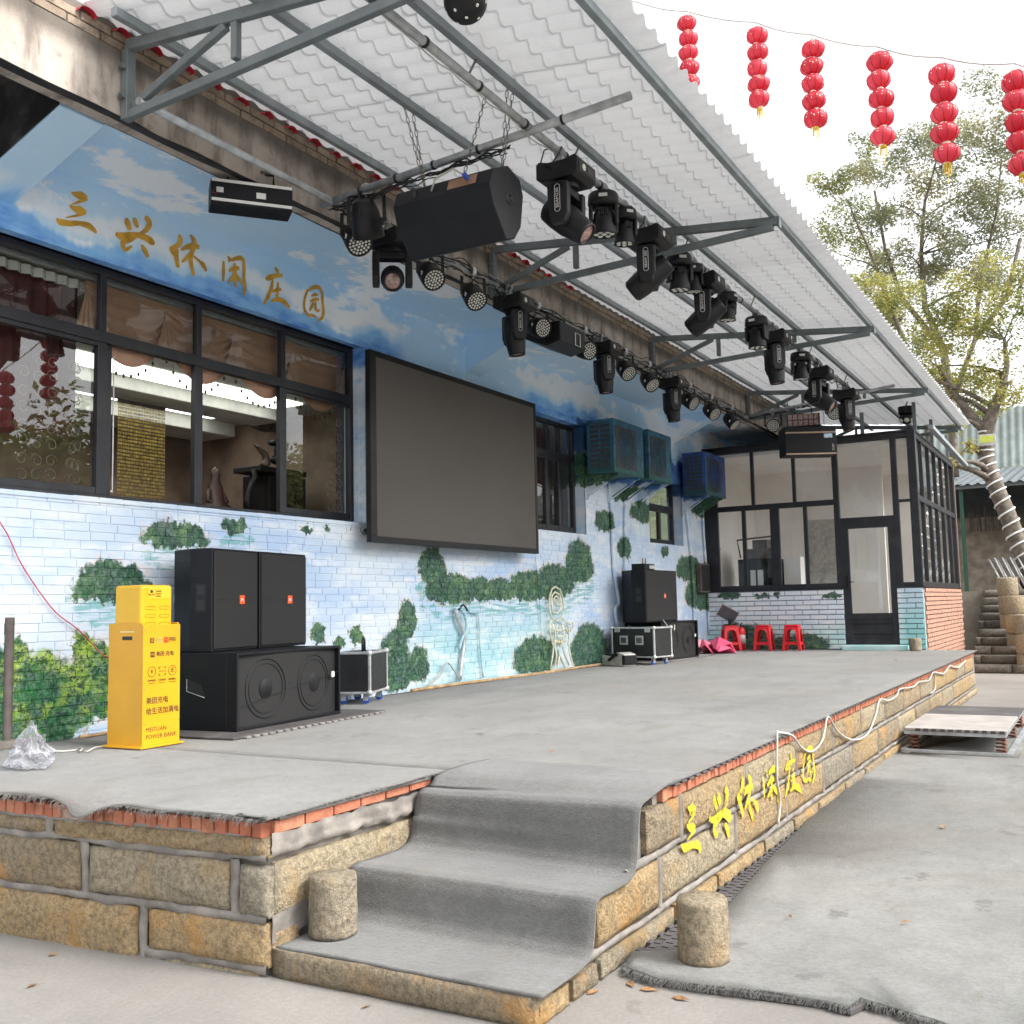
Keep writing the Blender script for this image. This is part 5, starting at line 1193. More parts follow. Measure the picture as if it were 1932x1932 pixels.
# laser bar on the left, hung from the soffit
p = Yp(473, 377, 5.44)
t = thing('laser_bar', 'long black laser light box with two white stripes hung under the fascia', 'stage light', p, 0)
R = Matrix.Rotation(camdir(p.x, p.y)+math.pi/2+.12, 4, 'Z'); b = MB(); L_, H_ = .60, .19
b.box(-L_/2, L_/2, -.10, .12, -H_/2, H_/2); b.v = [R @ q for q in b.v]; b.build('housing', MAT['blackbox'], t, bev=.006)
for zz in (H_/2-.012, -H_/2+.03): b = MB(); b.box(-L_/2+.005, L_/2-.005, -.104, -.1, zz-.011, zz+.011); b.v = [R @ q for q in b.v]; b.build('stripe', MAT['white'], t)
b = MB(); b.box(-.02, .05, -.104, -.1, -.025, .02); b.v = [R @ (q+Vector((0.05, 0, 0))) for q in b.v]; b.build('label', MAT['white'], t)
b = MB(); b.box(-.26, -.21, -.103, -.1, -.01, .03); b.v = [R @ q for q in b.v]; b.build('aperture', MAT['alu'], t)
b = MB(); pts = [Vector((-.29, -.102, -.02)), Vector((-.25, -.102, -.02)), Vector((-.27, -.102, .03))]; b.tube([R @ q for q in pts], .002, 4, closed=True); b.build('warning_triangle', MAT['rcable'], t)
b = MB(); b.tube([R @ Vector(q) for q in ((-.17, 0, H_/2), (-.17, 0, H_/2+.12), (.17, 0, H_/2+.12), (.17, 0, H_/2))], .013, 6); b.tube([R @ Vector((0, 0, H_/2+.12)), R @ Vector((0, 0, H_/2+.12))+Vector((0, 0, FB+.04-p.z-H_/2-.12))], .016, 6); b.build('bracket', MAT['black'], t)
# flat effect box on the wall pipe
x = pipe_x(1050, PYW-.05, zw, -.25); t = thing('effect_box', 'flat wedge shaped black effect light box on the wall pipe', 'stage light', (x, PYW-.05, zw(x)), 0)
b = MB(); b.prism([(-.30, -.20, -.16), (-.30, .25, -.16), (-.30, .25, -.30), (-.30, -.02, -.42), (-.30, -.20, -.38)], (.62, 0, 0)); b.build('housing', MAT['black'], t, bev=.008)
b = MB(); b.tube([(.06, -.204, -.36), (.18, -.204, -.36), (.18, -.204, -.22), (.06, -.204, -.22)], .006, 4, closed=True); b.build('printed_frame', MAT['white'], t); b = MB(); b.tube([(-.2, 0, -.16), (-.2, 0, -.02), (.2, 0, -.02), (.2, 0, -.16)], .012, 6); b.build('bracket', MAT['black'], t)

# ---------------- hung speakers
def links(mb, a, b_, r=.010, n=None):
    a = Vector(a); b_ = Vector(b_); L = (b_-a).length; n = n or max(3, int(L/.048)); d, s, u = frame_of(a, b_)
    for i in range(n):
        c = a+(b_-a)*((i+.5)/n); h = L/n*.62; sd = s if i % 2 else u
        mb.tube([c-d*h+sd*r*.3, c-d*h*.5+sd*r, c+d*h*.5+sd*r, c+d*h-sd*r*.3*0, c+d*h*.5-sd*r, c-d*h*.5-sd*r], .0032, 5, closed=True)
YE = 3.50
poly = [Yp((1000+x*.5176)/1.5652, (y*.5176)/1.5652, YE) for x, y in ((862,1040),(880,958),(968,944),(1036,1028),(1055,1120),(1042,1296),(1008,1362),(958,1366),(888,1172))]
spk = thing('hung_speaker', 'big angular black stage monitor speaker chained under the cross pipe', 'speaker', (poly[0].x, YE, poly[0].z))
LEN = .83
b = MB(); b.prism([tuple(q) for q in poly], (0, LEN, 0)); b.build('cabinet', MAT['blackbox'], spk, True, bev=.010)
cx_ = sum(q.x for q in poly)/9; cz_ = sum(q.z for q in poly)/9
b = MB(); b.lathe([(.0, .004), (.022, .004), (.022, .012), (.042, .012), (.050, 0)], 20, (cx_+.01, YE, cz_+.02), (0, -1, 0)); b.build('pole_socket', MAT['black'], spk, True)
a_, b2 = poly[0], poly[1]; top = (Vector(poly[0])+Vector(poly[1]))/2; dv = (Vector(poly[1])-Vector(poly[0])).normalized(); nv = Vector((-dv.z, 0, dv.x)); nv = nv if nv.x < 0 else -nv
b = MB()
def onback(u, v, k=.003): return Vector(poly[0])+dv*v+Vector((0, u, 0))+nv*k
b.add([onback(.12, .03), onback(.36, .03), onback(.36, .115), onback(.12, .115)], [(0,1,2,3)]); b.build('socket_plate', plain('coppery_plate', (.30, .17, .10), .5, .4, var=.2), spk, True)
b = MB(); b.cyl(onback(.20, .09), onback(.20, .09, .05), .018, n=10); b.build('plug', plain('blue_plug', (.03, .08, .4), .5), spk, True)
b = MB(); b.sphere(onback(.66, .08), .04, 12, 8, (.5, .7, 1.2)); b.build('handle_recess', MAT['cable'], spk, True)
tz = max(q.z for q in poly); xm = sum(q.x for q in poly)/9
pur = lambda y: Vector((0, y, ctop(y)))
CH_ = [((xm-.03, YE+.70, tz-.01), Yp(761, 193, 4.17)), ((xm-.02, YE+.70, tz-.01), Yp(775, 190, 4.17)), ((xm, YE+.05, tz), Yp(958, 155, 3.31)), ((xm+.02, YE+.05, tz), Yp(971, 148, 3.31)), ((xm-.02, YE+.36, tz-.01), (Yp(918, 175, PYF)))]
for a, c in CH_: b = MB(); links(b, a, c); b.build('chain', MAT['chain'], spk, True)
b = MB(); b.tube([onback(.50, .06), onback(.45, .12, .05), onback(.30, .16, .06), onback(.22, .10, .04)], .008, 6); b.build('cable', MAT['wcable'], spk, True)
# far hung speaker
p = Xp(1526, 833, 17.3); t = thing('hung_speaker', 'black box speaker with two pale edge strips hung before the glass room', 'speaker', p, camdir(p.x, p.y)+.28)
b = MB(); b.box(-.30, .12, -.43, .43, -.24, .24); b.build('cabinet', MAT['blackbox'], t, bev=.012)
for zz in (.135, -.225): b = MB(); b.box(.12, .128, -.42, .42, zz-.012, zz+.012); b.build('strip', plain('tan_strip', (.45, .32, .22), .5), t)
b = MB(); b.box(.121, .127, .22, .36, .04, .11); b.build('sticker', plain('blue_white_sticker', (.45, .6, .8), .5, var=.4, scale=30), t)
text('CSP', 'logo', MAT['grey_ink'], t, basis((0, 0, 1), (0, -1, 0), (.127, .37, -.12)), .05, .11)
b = MB(); links(b, (-.1, -.3, .24), (-.1, -.3, 5.0-p.z)); links(b, (-.1, .3, .24), (-.1, .3, 5.0-p.z)); b.build('chain', MAT['chain'], t)

# ================================================================== THINGS ON THE WALL
SY = 6.40
a = Yp(698, 658, SY); c = Yp(1017, 1045, SY)
scr = thing('led_screen', 'large dark brown-grey LED video wall in a black frame', 'screen', (a.x, SY, c.z)); x0, x1, z0, z1 = a.x, c.x, c.z, a.z
b = MB(); b.box(x0, x1, SY+.012, SY+.065, z0, z1); b.box(x0+.3, x1-.3, SY+.065, W-.01, z0+.3, z0+.4); b.box(x0+.3, x1-.3, SY+.065, W-.01, z1-.4, z1-.3); b.build('cabinet', MAT['black'], scr, True, bev=.004)
for nm, q in (('frame_bar', (x0, x1, z1-.06, z1)), ('frame_bar', (x0, x1, z0, z0+.065)), ('frame_bar', (x0, x0+.10, z0+.065, z1-.06)), ('frame_bar', (x1-.05, x1, z0+.065, z1-.06))):
    b = MB(); b.box(q[0], q[1], SY, SY+.012, q[2], q[3]); b.build(nm, MAT['black'], scr, True, bev=.003, seg=1)
b = MB(); b.add([(x0+.10, SY+.008, z0+.065), (x1-.05, SY+.008, z0+.065), (x1-.05, SY+.008, z1-.06), (x0+.10, SY+.008, z1-.06)], [(0,1,2,3)]); b.build('panel', MAT['screen'], scr, True)

def ac_unit(x0, x1, z0, z1, mat, label):
    y0, y1 = 6.10, 6.55; t = thing('air_conditioner', label, 'air conditioner', ((x0+x1)/2, y1, z0), 0, 'painted outdoor air conditioner units')
    b = MB(); b.box(x0, x1, y0, y1, z0, z1); b.build('casing', MAT[mat], t, True, bev=.015)
    b = MB(); b.box(x0+.06, x1-.28, y0-.006, y0, z0+.08, z1-.10); b.build('fan_grille', MAT['acdark'], t, True)
    b = MB(); cx, cz = (x0+.06+x1-.28)/2, (z0+z1)/2-.01
    for k in range(1, 7):
        r = .05*k+.02; b.tube([(cx+min(r, (x1-x0-.34)/2)*math.cos(q*math.pi/12), y0-.012, cz+min(r, .31)*math.sin(q*math.pi/12)) for q in range(24)], .004, 4, closed=True)
    for k in range(8): an = k*math.pi/8; b.bar((cx-.31*math.cos(an), y0-.012, cz-.31*math.sin(an)), (cx+.31*math.cos(an), y0-.012, cz+.31*math.sin(an)), .006, .006)
    b.build('grille_wire', MAT[mat], t, True)['kind'] = 'stuff'
    b = MB(); b.box(x0-.006, x0, y0+.05, y1-.05, z0+.06, z1-.05); b.build('side_coil', MAT['acdark'], t, True)
    b = MB()
    for k in range(10): zz = z0+.08+k*(z1-z0-.15)/9; b.box(x0-.014, x0-.006, y0+.05, y1-.05, zz-.008, zz+.008)
    for yy in (y0+.05, (y0+y1)/2, y1-.05): b.box(x0-.016, x0-.006, yy-.010, yy+.010, z0+.06, z1-.05)
    b.build('side_grille', MAT[mat], t, True)
    for xx in (x0+.18, x1-.18):
        b = MB(); b.bar((xx, y0+.02, z0-.018), (xx, W-.01, z0-.018), .035, .03); b.bar((xx, y0+.06, z0-.03), (xx, W-.02, z0-.32), .03, .012); b.bar((xx, W-.022, z0), (xx, W-.022, z0-.36), .035, .02, Vector((1, 0, 0)))
        b.prism([(xx-.004, y0+.10, z0-.033), (xx-.004, W-.03, z0-.033), (xx-.004, W-.03, z0-.27)], (.008, 0, 0)); b.build('bracket', MAT['mural'], t, True)
    return t
ac_unit(13.62, 14.73, 3.525, 4.325, 'ac', 'blue-green brush painted air conditioner nearest the screen')
ac_unit(14.95, 15.93, 3.545, 4.345, 'ac', 'blue painted air conditioner in the middle of the three')
ac_unit(17.60, 18.70, 3.53, 4.31, 'ac2', 'deep blue painted air conditioner next to the glass room')
# painted pipes down the wall
def pipe(pts, r, mat, label, y=W-.035, cat='pipe', name='wall_pipe', group=None):
    P = [Yp(px, py, y) for px, py in pts]; q = []
    for i in range(len(P)-1):
        for k in range(4):
            t = k/4; A = P[max(i-1, 0)]; B = P[i]; C_ = P[i+1]; D = P[min(i+2, len(P)-1)]; q.append(.5*((2*B)+(C_-A)*t+(2*A-5*B+4*C_-D)*t*t+(3*B-A-3*C_+D)*t*t*t))
    q.append(P[-1]); return tag(MB().tube(q, r, 8).build(name, MAT[mat]), label, cat, group)
pipe([(1148,906),(1153,950),(1157,1050),(1160,1090),(1166,1125),(1167,1140),(1160,1150),(1164,1180)], .030, 'mural', 'white painted drain pipe bending down below the first air conditioner')
pipe([(1186,925),(1180,960),(1179,1040),(1178,1110)], .022, 'mural', 'thin painted pipe right of the bending drain pipe')
pipe([(1293,945),(1300,1010),(1306,1080),(1311,1190)], .022, 'mural', 'painted pipe under the deep blue air conditioner')
pipe([(1325,945),(1328,1010),(1333,1080),(1338,1195)], .022, 'mural', 'painted pipe nearest the glass room')
pipe([(1010,1048),(1016,1110),(1022,1190),(1026,1245)], .010, 'mural', 'thin cable running down the wall from the screen corner')
pipe([(860,1152),(864,1170),(872,1190),(876,1210),(872,1240),(868,1282)], .024, 'alu', 'grey bent hose pipe standing against the painted wall', W-.05)
pipe([(858,1150),(866,1146),(876,1160),(880,1185),(872,1205),(866,1225)], .016, 'mural', 'painted hose looped beside the wall tap', W-.06)
pipe([(884,1154),(900,1157),(904,1170),(906,1220),(912,1278)], .012, 'mural', 'thin painted conduit beside the hose')
pipe([(868,1285),(845,1250),(830,1275),(805,1296)], .010, 'wcable', 'white cable drooping from the hose to the floor', W-.08, 'cable', 'cable')
pipe([(866,1150),(874,1141),(882,1152)], .012, 'black', 'short black tap handle on the wall', W-.07, 'tap', 'tap')
pipe([(-10,970),(15,1010),(38,1060),(70,1110),(105,1155),(150,1190),(190,1232),(205,1240)], .0045, 'rcable', 'thin red cable hanging across the left wall', W-.03, 'cable', 'cable')
# electrical box and camera near the room corner
p0 = Yp(1314, 1063, W-.02); p1 = Yp(1333, 1118, W-.02)
t = thing('electrical_box', 'small open dark electrical box on the painted wall', 'electrical box', (p0.x, W-.02, p1.z)); b = MB(); b.box(p0.x, p1.x, W-.10, W-.01, p1.z, p0.z); b.build('box', MAT['pole'], t, True, bev=.006); b = MB(); b.box(p0.x+.03, p1.x-.03, W-.105, W-.10, p1.z+.03, p0.z-.03); b.build('opening', MAT['cable'], t, True)
p = Yp(1347, 1040, W-.1); t = thing('wall_lamp', 'small white solar wall lamp beside the glass room', 'lamp', p); b = MB(); b.box(-.09, .09, -.05, .08, -.07, .03); b.build('body', MAT['white'], t, bev=.01); b = MB(); b.box(-.12, .12, -.10, .09, .035, .05); b.build('solar_panel', MAT['black'], t)

# ================================================================== GLASS ROOM at the far end
RX, RY = 18.95, 2.74
room = thing('glass_room', 'dark framed glass room on a low brick wall at the far end', 'building', (RX, RY, 0))
ZS, ZT2, ZTOP = 1.79, 3.36, 4.50
yl = 6.42; dL, dR = Xp(1590, 1100, RX).y, Xp(1692, 1100, RX).y
lw = MB(); lw.box(RX+.012, RX+.13, dL, W, 0, ZS-.01); lw.box(RX+.012, RX+.13, RY+.012, dR, 0, ZS-.01); lw.box(RX+.012, RX+.13, dR, dL, 0, .765); lwo = lw.build('low_wall', plain('unpainted_joint_grey', (.26, .33, .36), .9, var=.2), room, True)  # wall core shows between the bricks as unpainted grey joints
bm = bmesh.new(); bmesh.ops.create_cube(bm, size=1); bmesh.ops.bevel(bm, geom=[e for e in bm.edges if all(v.co.x < 0 for v in e.verts)], offset=.05, segments=1, affect='EDGES'); me_r = bpy.data.meshes.new('brick'); bm.to_mesh(me_r); bm.free(); me_r.materials.append(MAT['mural_room'])
z = .705; k = 0
while z < ZS-.03:
    y = RY+(.15 if k % 2 else 0)-.15+rnd(-.02, .02)
    while y < W:
        for s0, s1 in subtract(max(y+.006, RY), min(y+.300-.009, W), [(dR, dL)] if z > .74 else []):
            if s1-s0 > .03: inst(me_r, 'brick', lwo, WM(lwo).inverted() @ Vector((RX+.002+rnd(-.003, .003), (s0+s1)/2, z+.044)), (.034, s1-s0, .071), (rnd(-.01, .01), 0, rnd(-.01, .01)))
        y += .300
    z += .089; k += 1
sw = MB(); sw.box(RX+.13, 24.3, RY+.012, RY+.13, 0, ZS-.01); sw.box(24.2, 24.3, RY, W, 0, 4.5); sw.build('side_wall', plain('dark_joint', (.16, .12, .10), .9), room, True)  # wall core shows as dark joints between the side bricks
sb = MB(); z = .02; k = 0
while z < ZS-.03:
    x = RX+.14+(.1 if k % 2 else 0)
    while x < 24.2: sb.box(x, x+.225, RY-.010+rnd(0, .006), RY+.03, z, z+.062); x += .240
    z += .080; k += 1
sb.build('side_brickwork', MAT['roombrick'], room, True)['kind'] = 'stuff'
cp = MB(); cp.box(RX-.02, 24.3, RY-.02, RY+.15, ZS-.012, ZS+.015); cp.box(RX-.02, RX+.15, RY+.15, dR, ZS-.012, ZS+.015); cp.box(RX-.02, RX+.15, dL, W, ZS-.012, ZS+.015); cp.build('sill', MAT['frame'], room, True)
FX0, FX1 = RX+.03, RX+.10
def fr(name, y0, y1, z0, z1, d=0): b = MB(); b.box(FX0-d, FX1+d, y0, y1, z0, z1); return b.build(name, MAT['frame'], room, True, bev=.004, seg=1)
def ry(px, py): return Xp(px, py, RX).y
fr('post', yl-.04, W, ZS, ZTOP); fr('post', dL, dL+.10, .77, ZTOP, .01); fr('post', dR-.10, dR, .77, ZTOP, .01); fr('corner_post', RY, RY+.14, ZS, ZTOP+.05, .02)
fr('rail', RY+.14, yl-.04, ZTOP-.07, ZTOP+.02, .005); fr('rail', dL+.10, yl-.04, ZT2-.05, ZT2+.05); fr('rail', dL+.10, yl-.04, ZS+.015, ZS+.10); fr('rail', RY+.14, dR-.10, 3.28, 3.33); fr('rail', RY+.14, dR-.10, ZS+.015, ZS+.08)
for px in (1417.6, 1495.7): yv = ry(px, 900); fr('mullion', yv-.03, yv+.03, ZT2+.05, ZTOP-.07)
for px, wd in ((1404, .035), (1462.6, .085), (1521, .035)): yv = ry(px, 1040); fr('mullion', yv-wd, yv+wd, ZS+.10, ZT2-.05)
def rpane(y0, y1, z0, z1, m='glass2'): b = MB(); b.add([(RX+.065, y0, z0), (RX+.065, y1, z0), (RX+.065, y1, z1), (RX+.065, y0, z1)], [(0,1,2,3)]); b.build('pane', MAT[m], room, True)
eu = [yl-.04, ry(1417.6, 900), ry(1495.7, 900), dL+.10]; el = [yl-.04, ry(1404, 1040), ry(1462.6, 1040), ry(1521, 1040), dL+.10]
for a, c in zip(eu[:-1], eu[1:]): rpane(c, a, ZT2+.05, ZTOP-.07)
for a, c in zip(el[:-1], el[1:]): rpane(c, a, ZS+.10, ZT2-.05)
rpane(RY+.14, dR-.10, ZS+.08, 3.28); rpane(RY+.14, dR-.10, 3.33, ZTOP-.07)
DZ = 2.985
fr('door_head', dR-.0, dL+.0, DZ-.02, DZ+.07, .006); rpane(dR, dL, DZ+.07, ZTOP-.07)
door = MB()
for y0, y1, z0, z1 in ((dR+.0, dR+.11, .78, DZ-.02), (dL-.13, dL, .78, DZ-.02), (dR+.11, dL-.13, DZ-.13, DZ-.02), (dR+.11, dL-.13, 1.24, 1.34), (dR+.11, dL-.13, .78, .88)): door.box(RX+.02, RX+.085, y0, y1, z0, z1)
do = door.build('door', MAT['frame'], room, True, bev=.004, seg=1)
b = MB(); b.box(RX+.04, RX+.07, dR+.11, dL-.13, .88, 1.24); b.build('kick_panel', MAT['frame'], do, True)
for zz in (.97, 1.15): b = MB(); b.box(RX+.032, RX+.04, dR+.11, dL-.13, zz-.008, zz+.008); b.build('panel_groove', MAT['black'], do, True)
b = MB(); b.add([(RX+.05, dR+.11, 1.34), (RX+.05, dL-.13, 1.34), (RX+.05, dL-.13, DZ-.13), (RX+.05, dR+.11, DZ-.13)], [(0,1,2,3)]); b.build('door_pane', MAT['glass2'], do, True)
b = MB(); b.box(RX+.005, RX+.02, dL-.10, dL-.05, 1.78, 2.02); b.cyl((RX+.005, dL-.07, 1.90), (RX-.03, dL-.07, 1.90), .01, n=8); b.bar((RX-.03, dL-.07, 1.90), (RX-.03, dL-.20, 1.90), .016, .016); b.build('handle', MAT['black'], do, True)
th = MB(); th.box(RX-.10, RX+.05, dR-.15, dL+.05, .69, .772); th.build('threshold', MAT['mural_room'], room, True, bev=.006)
# right side glazing
SXs = [RX+.14, 19.85, 20.75, 21.6, 22.5, 23.4, 24.2]
def fs(name, x0, x1, z0, z1): b = MB(); b.box(x0, x1, RY+.02, RY+.09, z0, z1); b.build(name, MAT['frame'], room, True, bev=.004, seg=1)
fs('rail', RX+.1, 24.3, ZTOP-.07, ZTOP+.02); fs('rail', RX+.1, 24.3, ZT2-.05, ZT2+.05); fs('rail', RX+.1, 24.3, ZS+.015, ZS+.09)
for x in SXs[1:]: fs('mullion', x-.035, x+.035, ZS+.09, ZT2-.05); fs('mullion', x-.035, x+.035, ZT2+.05, ZTOP-.07)
for a, c in zip(SXs[:-1], SXs[1:]):
    for z0, z1 in ((ZS+.09, ZT2-.05), (ZT2+.05, ZTOP-.07)): b = MB(); b.add([(a+.035, RY+.055, z0), (c-.035, RY+.055, z0), (c-.035, RY+.055, z1), (a+.035, RY+.055, z1)], [(0,1,2,3)]); b.build('pane', MAT['glass2'], room, True)
# inside
b = MB(); b.box(24.1, 24.19, RY+.14, W, .6, 4.48); b.build('inner_wall', MAT['room_in'], room, True)
b = MB(); b.box(RX+.14, 24.1, W-.05, W-.001, .6, 4.48); b.build('inner_wall', MAT['room_in'], room, True)
b = MB(); b.box(22.2, 22.3, 3.9, W-.05, .6, 4.42); b.build('partition_wall', MAT['room_in'], room, True)
b = MB(); b.box(RX+.13, 24.2, RY+.13, W, .60, .70); b.build('inner_floor', MAT['room_floor'], room, True)
b = MB(); b.box(RX+.11, 24.2, RY+.10, W, 4.36, 4.42); b.build('inner_ceiling', MAT['room_in'], room, True)
b = MB(); b.box(22.15, 22.2, 4.75, 5.5, .70, 3.3); b.build('inner_door', MAT['silver'], room, True, bev=.01)
b = MB()
for x in (19.4, 21.5, 23.8): b.box(x-.03, x+.03, RY+.02, RY+.08, 4.53, 5.1)
b.box(RX+.06, RX+.12, 3.6, 3.66, 4.53, 4.95); b.box(RX+.06, RX+.12, 5.0, 5.06, 4.53, 5.1); b.build('roof_stub_post', MAT['truss'], room, True)
b = MB(); b.bar((RX+.4, RY-.22, 4.62), (24.6, RY-.22, 4.50), .09, .07); b.build('gutter', MAT['purlin'], room, True)
b = MB(); b.box(RX+.02, 24.3, RY+.01, W, 4.525, 4.56); b.build('roof_deck', MAT['blackened'], room, True)
# things inside the glass room
t = thing('machine_cabinet', 'dark cabinet with machines seen through the lower left glass', 'cabinet', (20.2, 5.9, .7)); b = MB(); b.box(19.7, 20.6, 5.5, 6.25, .7, 2.42); b.build('cabinet', MAT['black'], t, True, bev=.02); b = MB(); b.box(20.2, 20.5, 5.15, 5.48, .7, 2.45); b.build('side_panel', MAT['room_in'], t, True); b = MB(); b.box(19.8, 20.5, 5.6, 6.15, 2.42, 2.62); b.box(19.9, 20.4, 5.7, 6.0, 2.62, 2.8); b.tube([(19.75, 6.2, 2.45), (19.72, 6.25, 2.8), (19.8, 5.6, 2.85)], .02, 6); b.build('machine', MAT['pole'], t, True, bev=.02); b = MB(); b.box(19.69, 19.7, 5.75, 5.86, 1.9, 2.2); b.box(19.69, 19.7, 5.9, 6.0, 1.9, 2.2); b.build('paper', MAT['white'], t, True)

# ================================================================== PROPS ON THE STAGE
# ---- yellow power bank cabinet
B0 = Zp(268, 1414, .70); B1 = Zp(322, 1405, .70); B2 = Zp(206, 1409, .70)
ex = Vector((B1.x-B0.x, B1.y-B0.y, 0)); ang = math.atan2(ex.y, ex.x); CW = .325; CD = .335
cab = thing('power_bank_stand', 'yellow power bank rental stand with printed front panel', 'rental stand', (B0.x, B0.y, .702), ang)
CHT = Xp(268, 1180, B0.x).z-.70
b = MB(); b.box(-.03, CW+.02, -.02, CD+.02, 0, .014); b.build('base_plate', MAT['yellow'], cab, bev=.003)
b = MB(); b.box(0, CW, 0, .014, .014, CHT); b.build('front_panel', MAT['yellow'], cab, bev=.003)
b = MB(); b.box(0, .014, .014, CD, .014, .50*CHT); b.box(.002, .014, .014, CD, .50*CHT, CHT-.10); b.box(0, .014, .014, CD, CHT-.075, CHT+.012); b.box(0, .014, .014, .105, CHT-.10, CHT-.075); b.box(0, .014, .205, CD, CHT-.10, CHT-.075)
sp = b.build('side_panel', MAT['yellow'], cab)
b = MB(); b.box(.004, .013, .105, .205, CHT-.10, CHT-.075); b.build('handle_slot', MAT['cable'], cab)
b = MB(); b.box(-.001, 0, .09, .22, CHT-.048, CHT-.040); b.build('slot_line', plain('pale_yellow', (.9, .7, .3), .4), cab)
b = MB(); b.box(CW-.014, CW, .014, CD, .014, CHT+.012); b.build('side_panel', MAT['yellow'], cab, bev=.003)
b = MB(); b.box(.014, CW-.014, CD-.014, CD, .014, CHT); b.build('back_panel', MAT['yellow'], cab)
b = MB(); b.box(.018, CW-.030, .045, CD-.03, CHT-.25, 1.09+.0); top_ = b.build('charger_head', MAT['yellow2'], cab, bev=.022, seg=3)
HT = 1.09; zsl = [HT-.155-.055*i for i in range(4)]
for zz in zsl:
    for xx in (.098, .222):
        b = MB(); ring = []
        for k in range(16):
            an = 2*math.pi*k/16; ring.append((xx+(.030 if math.cos(an) > 0 else -.030)+.013*math.cos(an), .0445, zz+.011*math.sin(an)))
        b.tube(ring, .0035, 5, closed=True); b.build('power_bank_slot', MAT['yellow'], top_)
b = MB(); b.box(.075, .275, .0425, .045, HT-.095, HT-.025); b.build('sticker', plain('amber_sticker', (.72, .44, .02), .45), top_)
def ctext(s, x, z, size, w=None, al='CENTER', mt='ink', par=cab, y=-.0012, bold=0): return text(s, 'print', MAT[mt], par, basis((1, 0, 0), (0, 0, 1), (x, y, z)), size, w, al, .0004, bold=bold)
ctext('美团·充电', .105, HT-.068, .014, par=top_, y=.0415); ctext('免押租借', .165, HT-.045, .013, par=top_, y=.0415); ctext('扫码充电', .165, HT-.062, .013, par=top_, y=.0415); ctext('随借随还', .165, HT-.078, .011, par=top_, y=.0415)
b = MB(); b.lathe([(.012, 0), (.012, .001), (0, .001)], 12, (.105, .0425, HT-.045), (0, -1, 0)); b.build('print', MAT['ink'], top_)
zt = CHT
def icon(x, z, w_, mt): b = MB(); b.box(x-w_/2, x+w_/2, -.0016, -.0001, z-w_/2, z+w_/2); b.build('print', MAT[mt], cab, bev=.003)
MAT['olive'] = plain('olive_icon', (.32, .30, .10), .5); MAT['rediconn'] = plain('red_icon', (.75, .02, .02), .5)
zl = zt-.105; icon(.075, zl, .036, 'ink'); icon(.135, zl, .036, 'olive'); icon(.195, zl, .036, 'rediconn'); ctext('支', .075, zl, .028, mt='yellow', y=-.0022); ctext('+', .105, zl, .02); ctext('+', .165, zl, .02); ctext('美团', .195, zl, .014, mt='yellow', y=-.0022); ctext('微', .135, zl, .024, mt='yellow', y=-.0022); ctext('扫码', .250, zl, .034, bold=.0006)
zl = zt-.20; icon(.080, zl, .038, 'ink'); ctext('美团', .080, zl, .015, mt='yellow', y=-.0022); ctext('美团·充电', .188, zl, .037, bold=.0006)
zl = zt-.315
for x_, s in ((.075, '¥'), (.255, '还')):
    b = MB(); b.tube([(x_+.034*math.cos(k*math.pi/10), -.001, zl+.034*math.sin(k*math.pi/10)) for k in range(20)], .0022, 4, closed=True); b.build('print', MAT['ink'], cab); ctext(s, x_, zl, .036, bold=.0005)
b = MB()
for sx_, sz_ in ((-1, -1), (-1, 1), (1, -1), (1, 1)): b.bar((.165+sx_*.028, -.001, zl+sz_*.028), (.165+sx_*.014, -.001, zl+sz_*.028), .003, .004); b.bar((.165+sx_*.028, -.001, zl+sz_*.028), (.165+sx_*.028, -.001, zl+sz_*.014), .003, .004)
b.bar((.137, -.001, zl), (.193, -.001, zl), .003, .004); b.build('print', MAT['ink'], cab)
for x_, s, e_ in ((.075, '免押租借', 'Deposit free'), (.165, '扫码租借', 'Scan to rent'), (.255, '随借随还', 'Return anytime')): ctext(s, x_, zl-.060, .017); ctext(e_, x_, zl-.077, .010)
ctext('美团充电', .028, zt-.51, .048, al='LEFT', bold=.0007); ctext('给生活加满电', .028, zt-.58, .048, al='LEFT', bold=.0007)
ctext('MEITUAN', .028, zt-.70, .042, al='LEFT'); ctext('POWER BANK', .028, zt-.748, .042, al='LEFT'); b = MB(); b.box(.028, .088, -.0012, 0, zt-.813, zt-.806); b.build('print', MAT['ink'], cab)
b = MB()
for x_, z_ in ((.015, zt-.035), (CW-.015, zt-.035), (.015, zt-.43), (CW-.015, zt-.43), (.015, .16), (CW-.015, .16)): b.lathe([(.005, 0), (.004, .002), (0, .002)], 8, (x_, 0, z_), (0, -1, 0))
b.build('screw', MAT['chain'], cab)

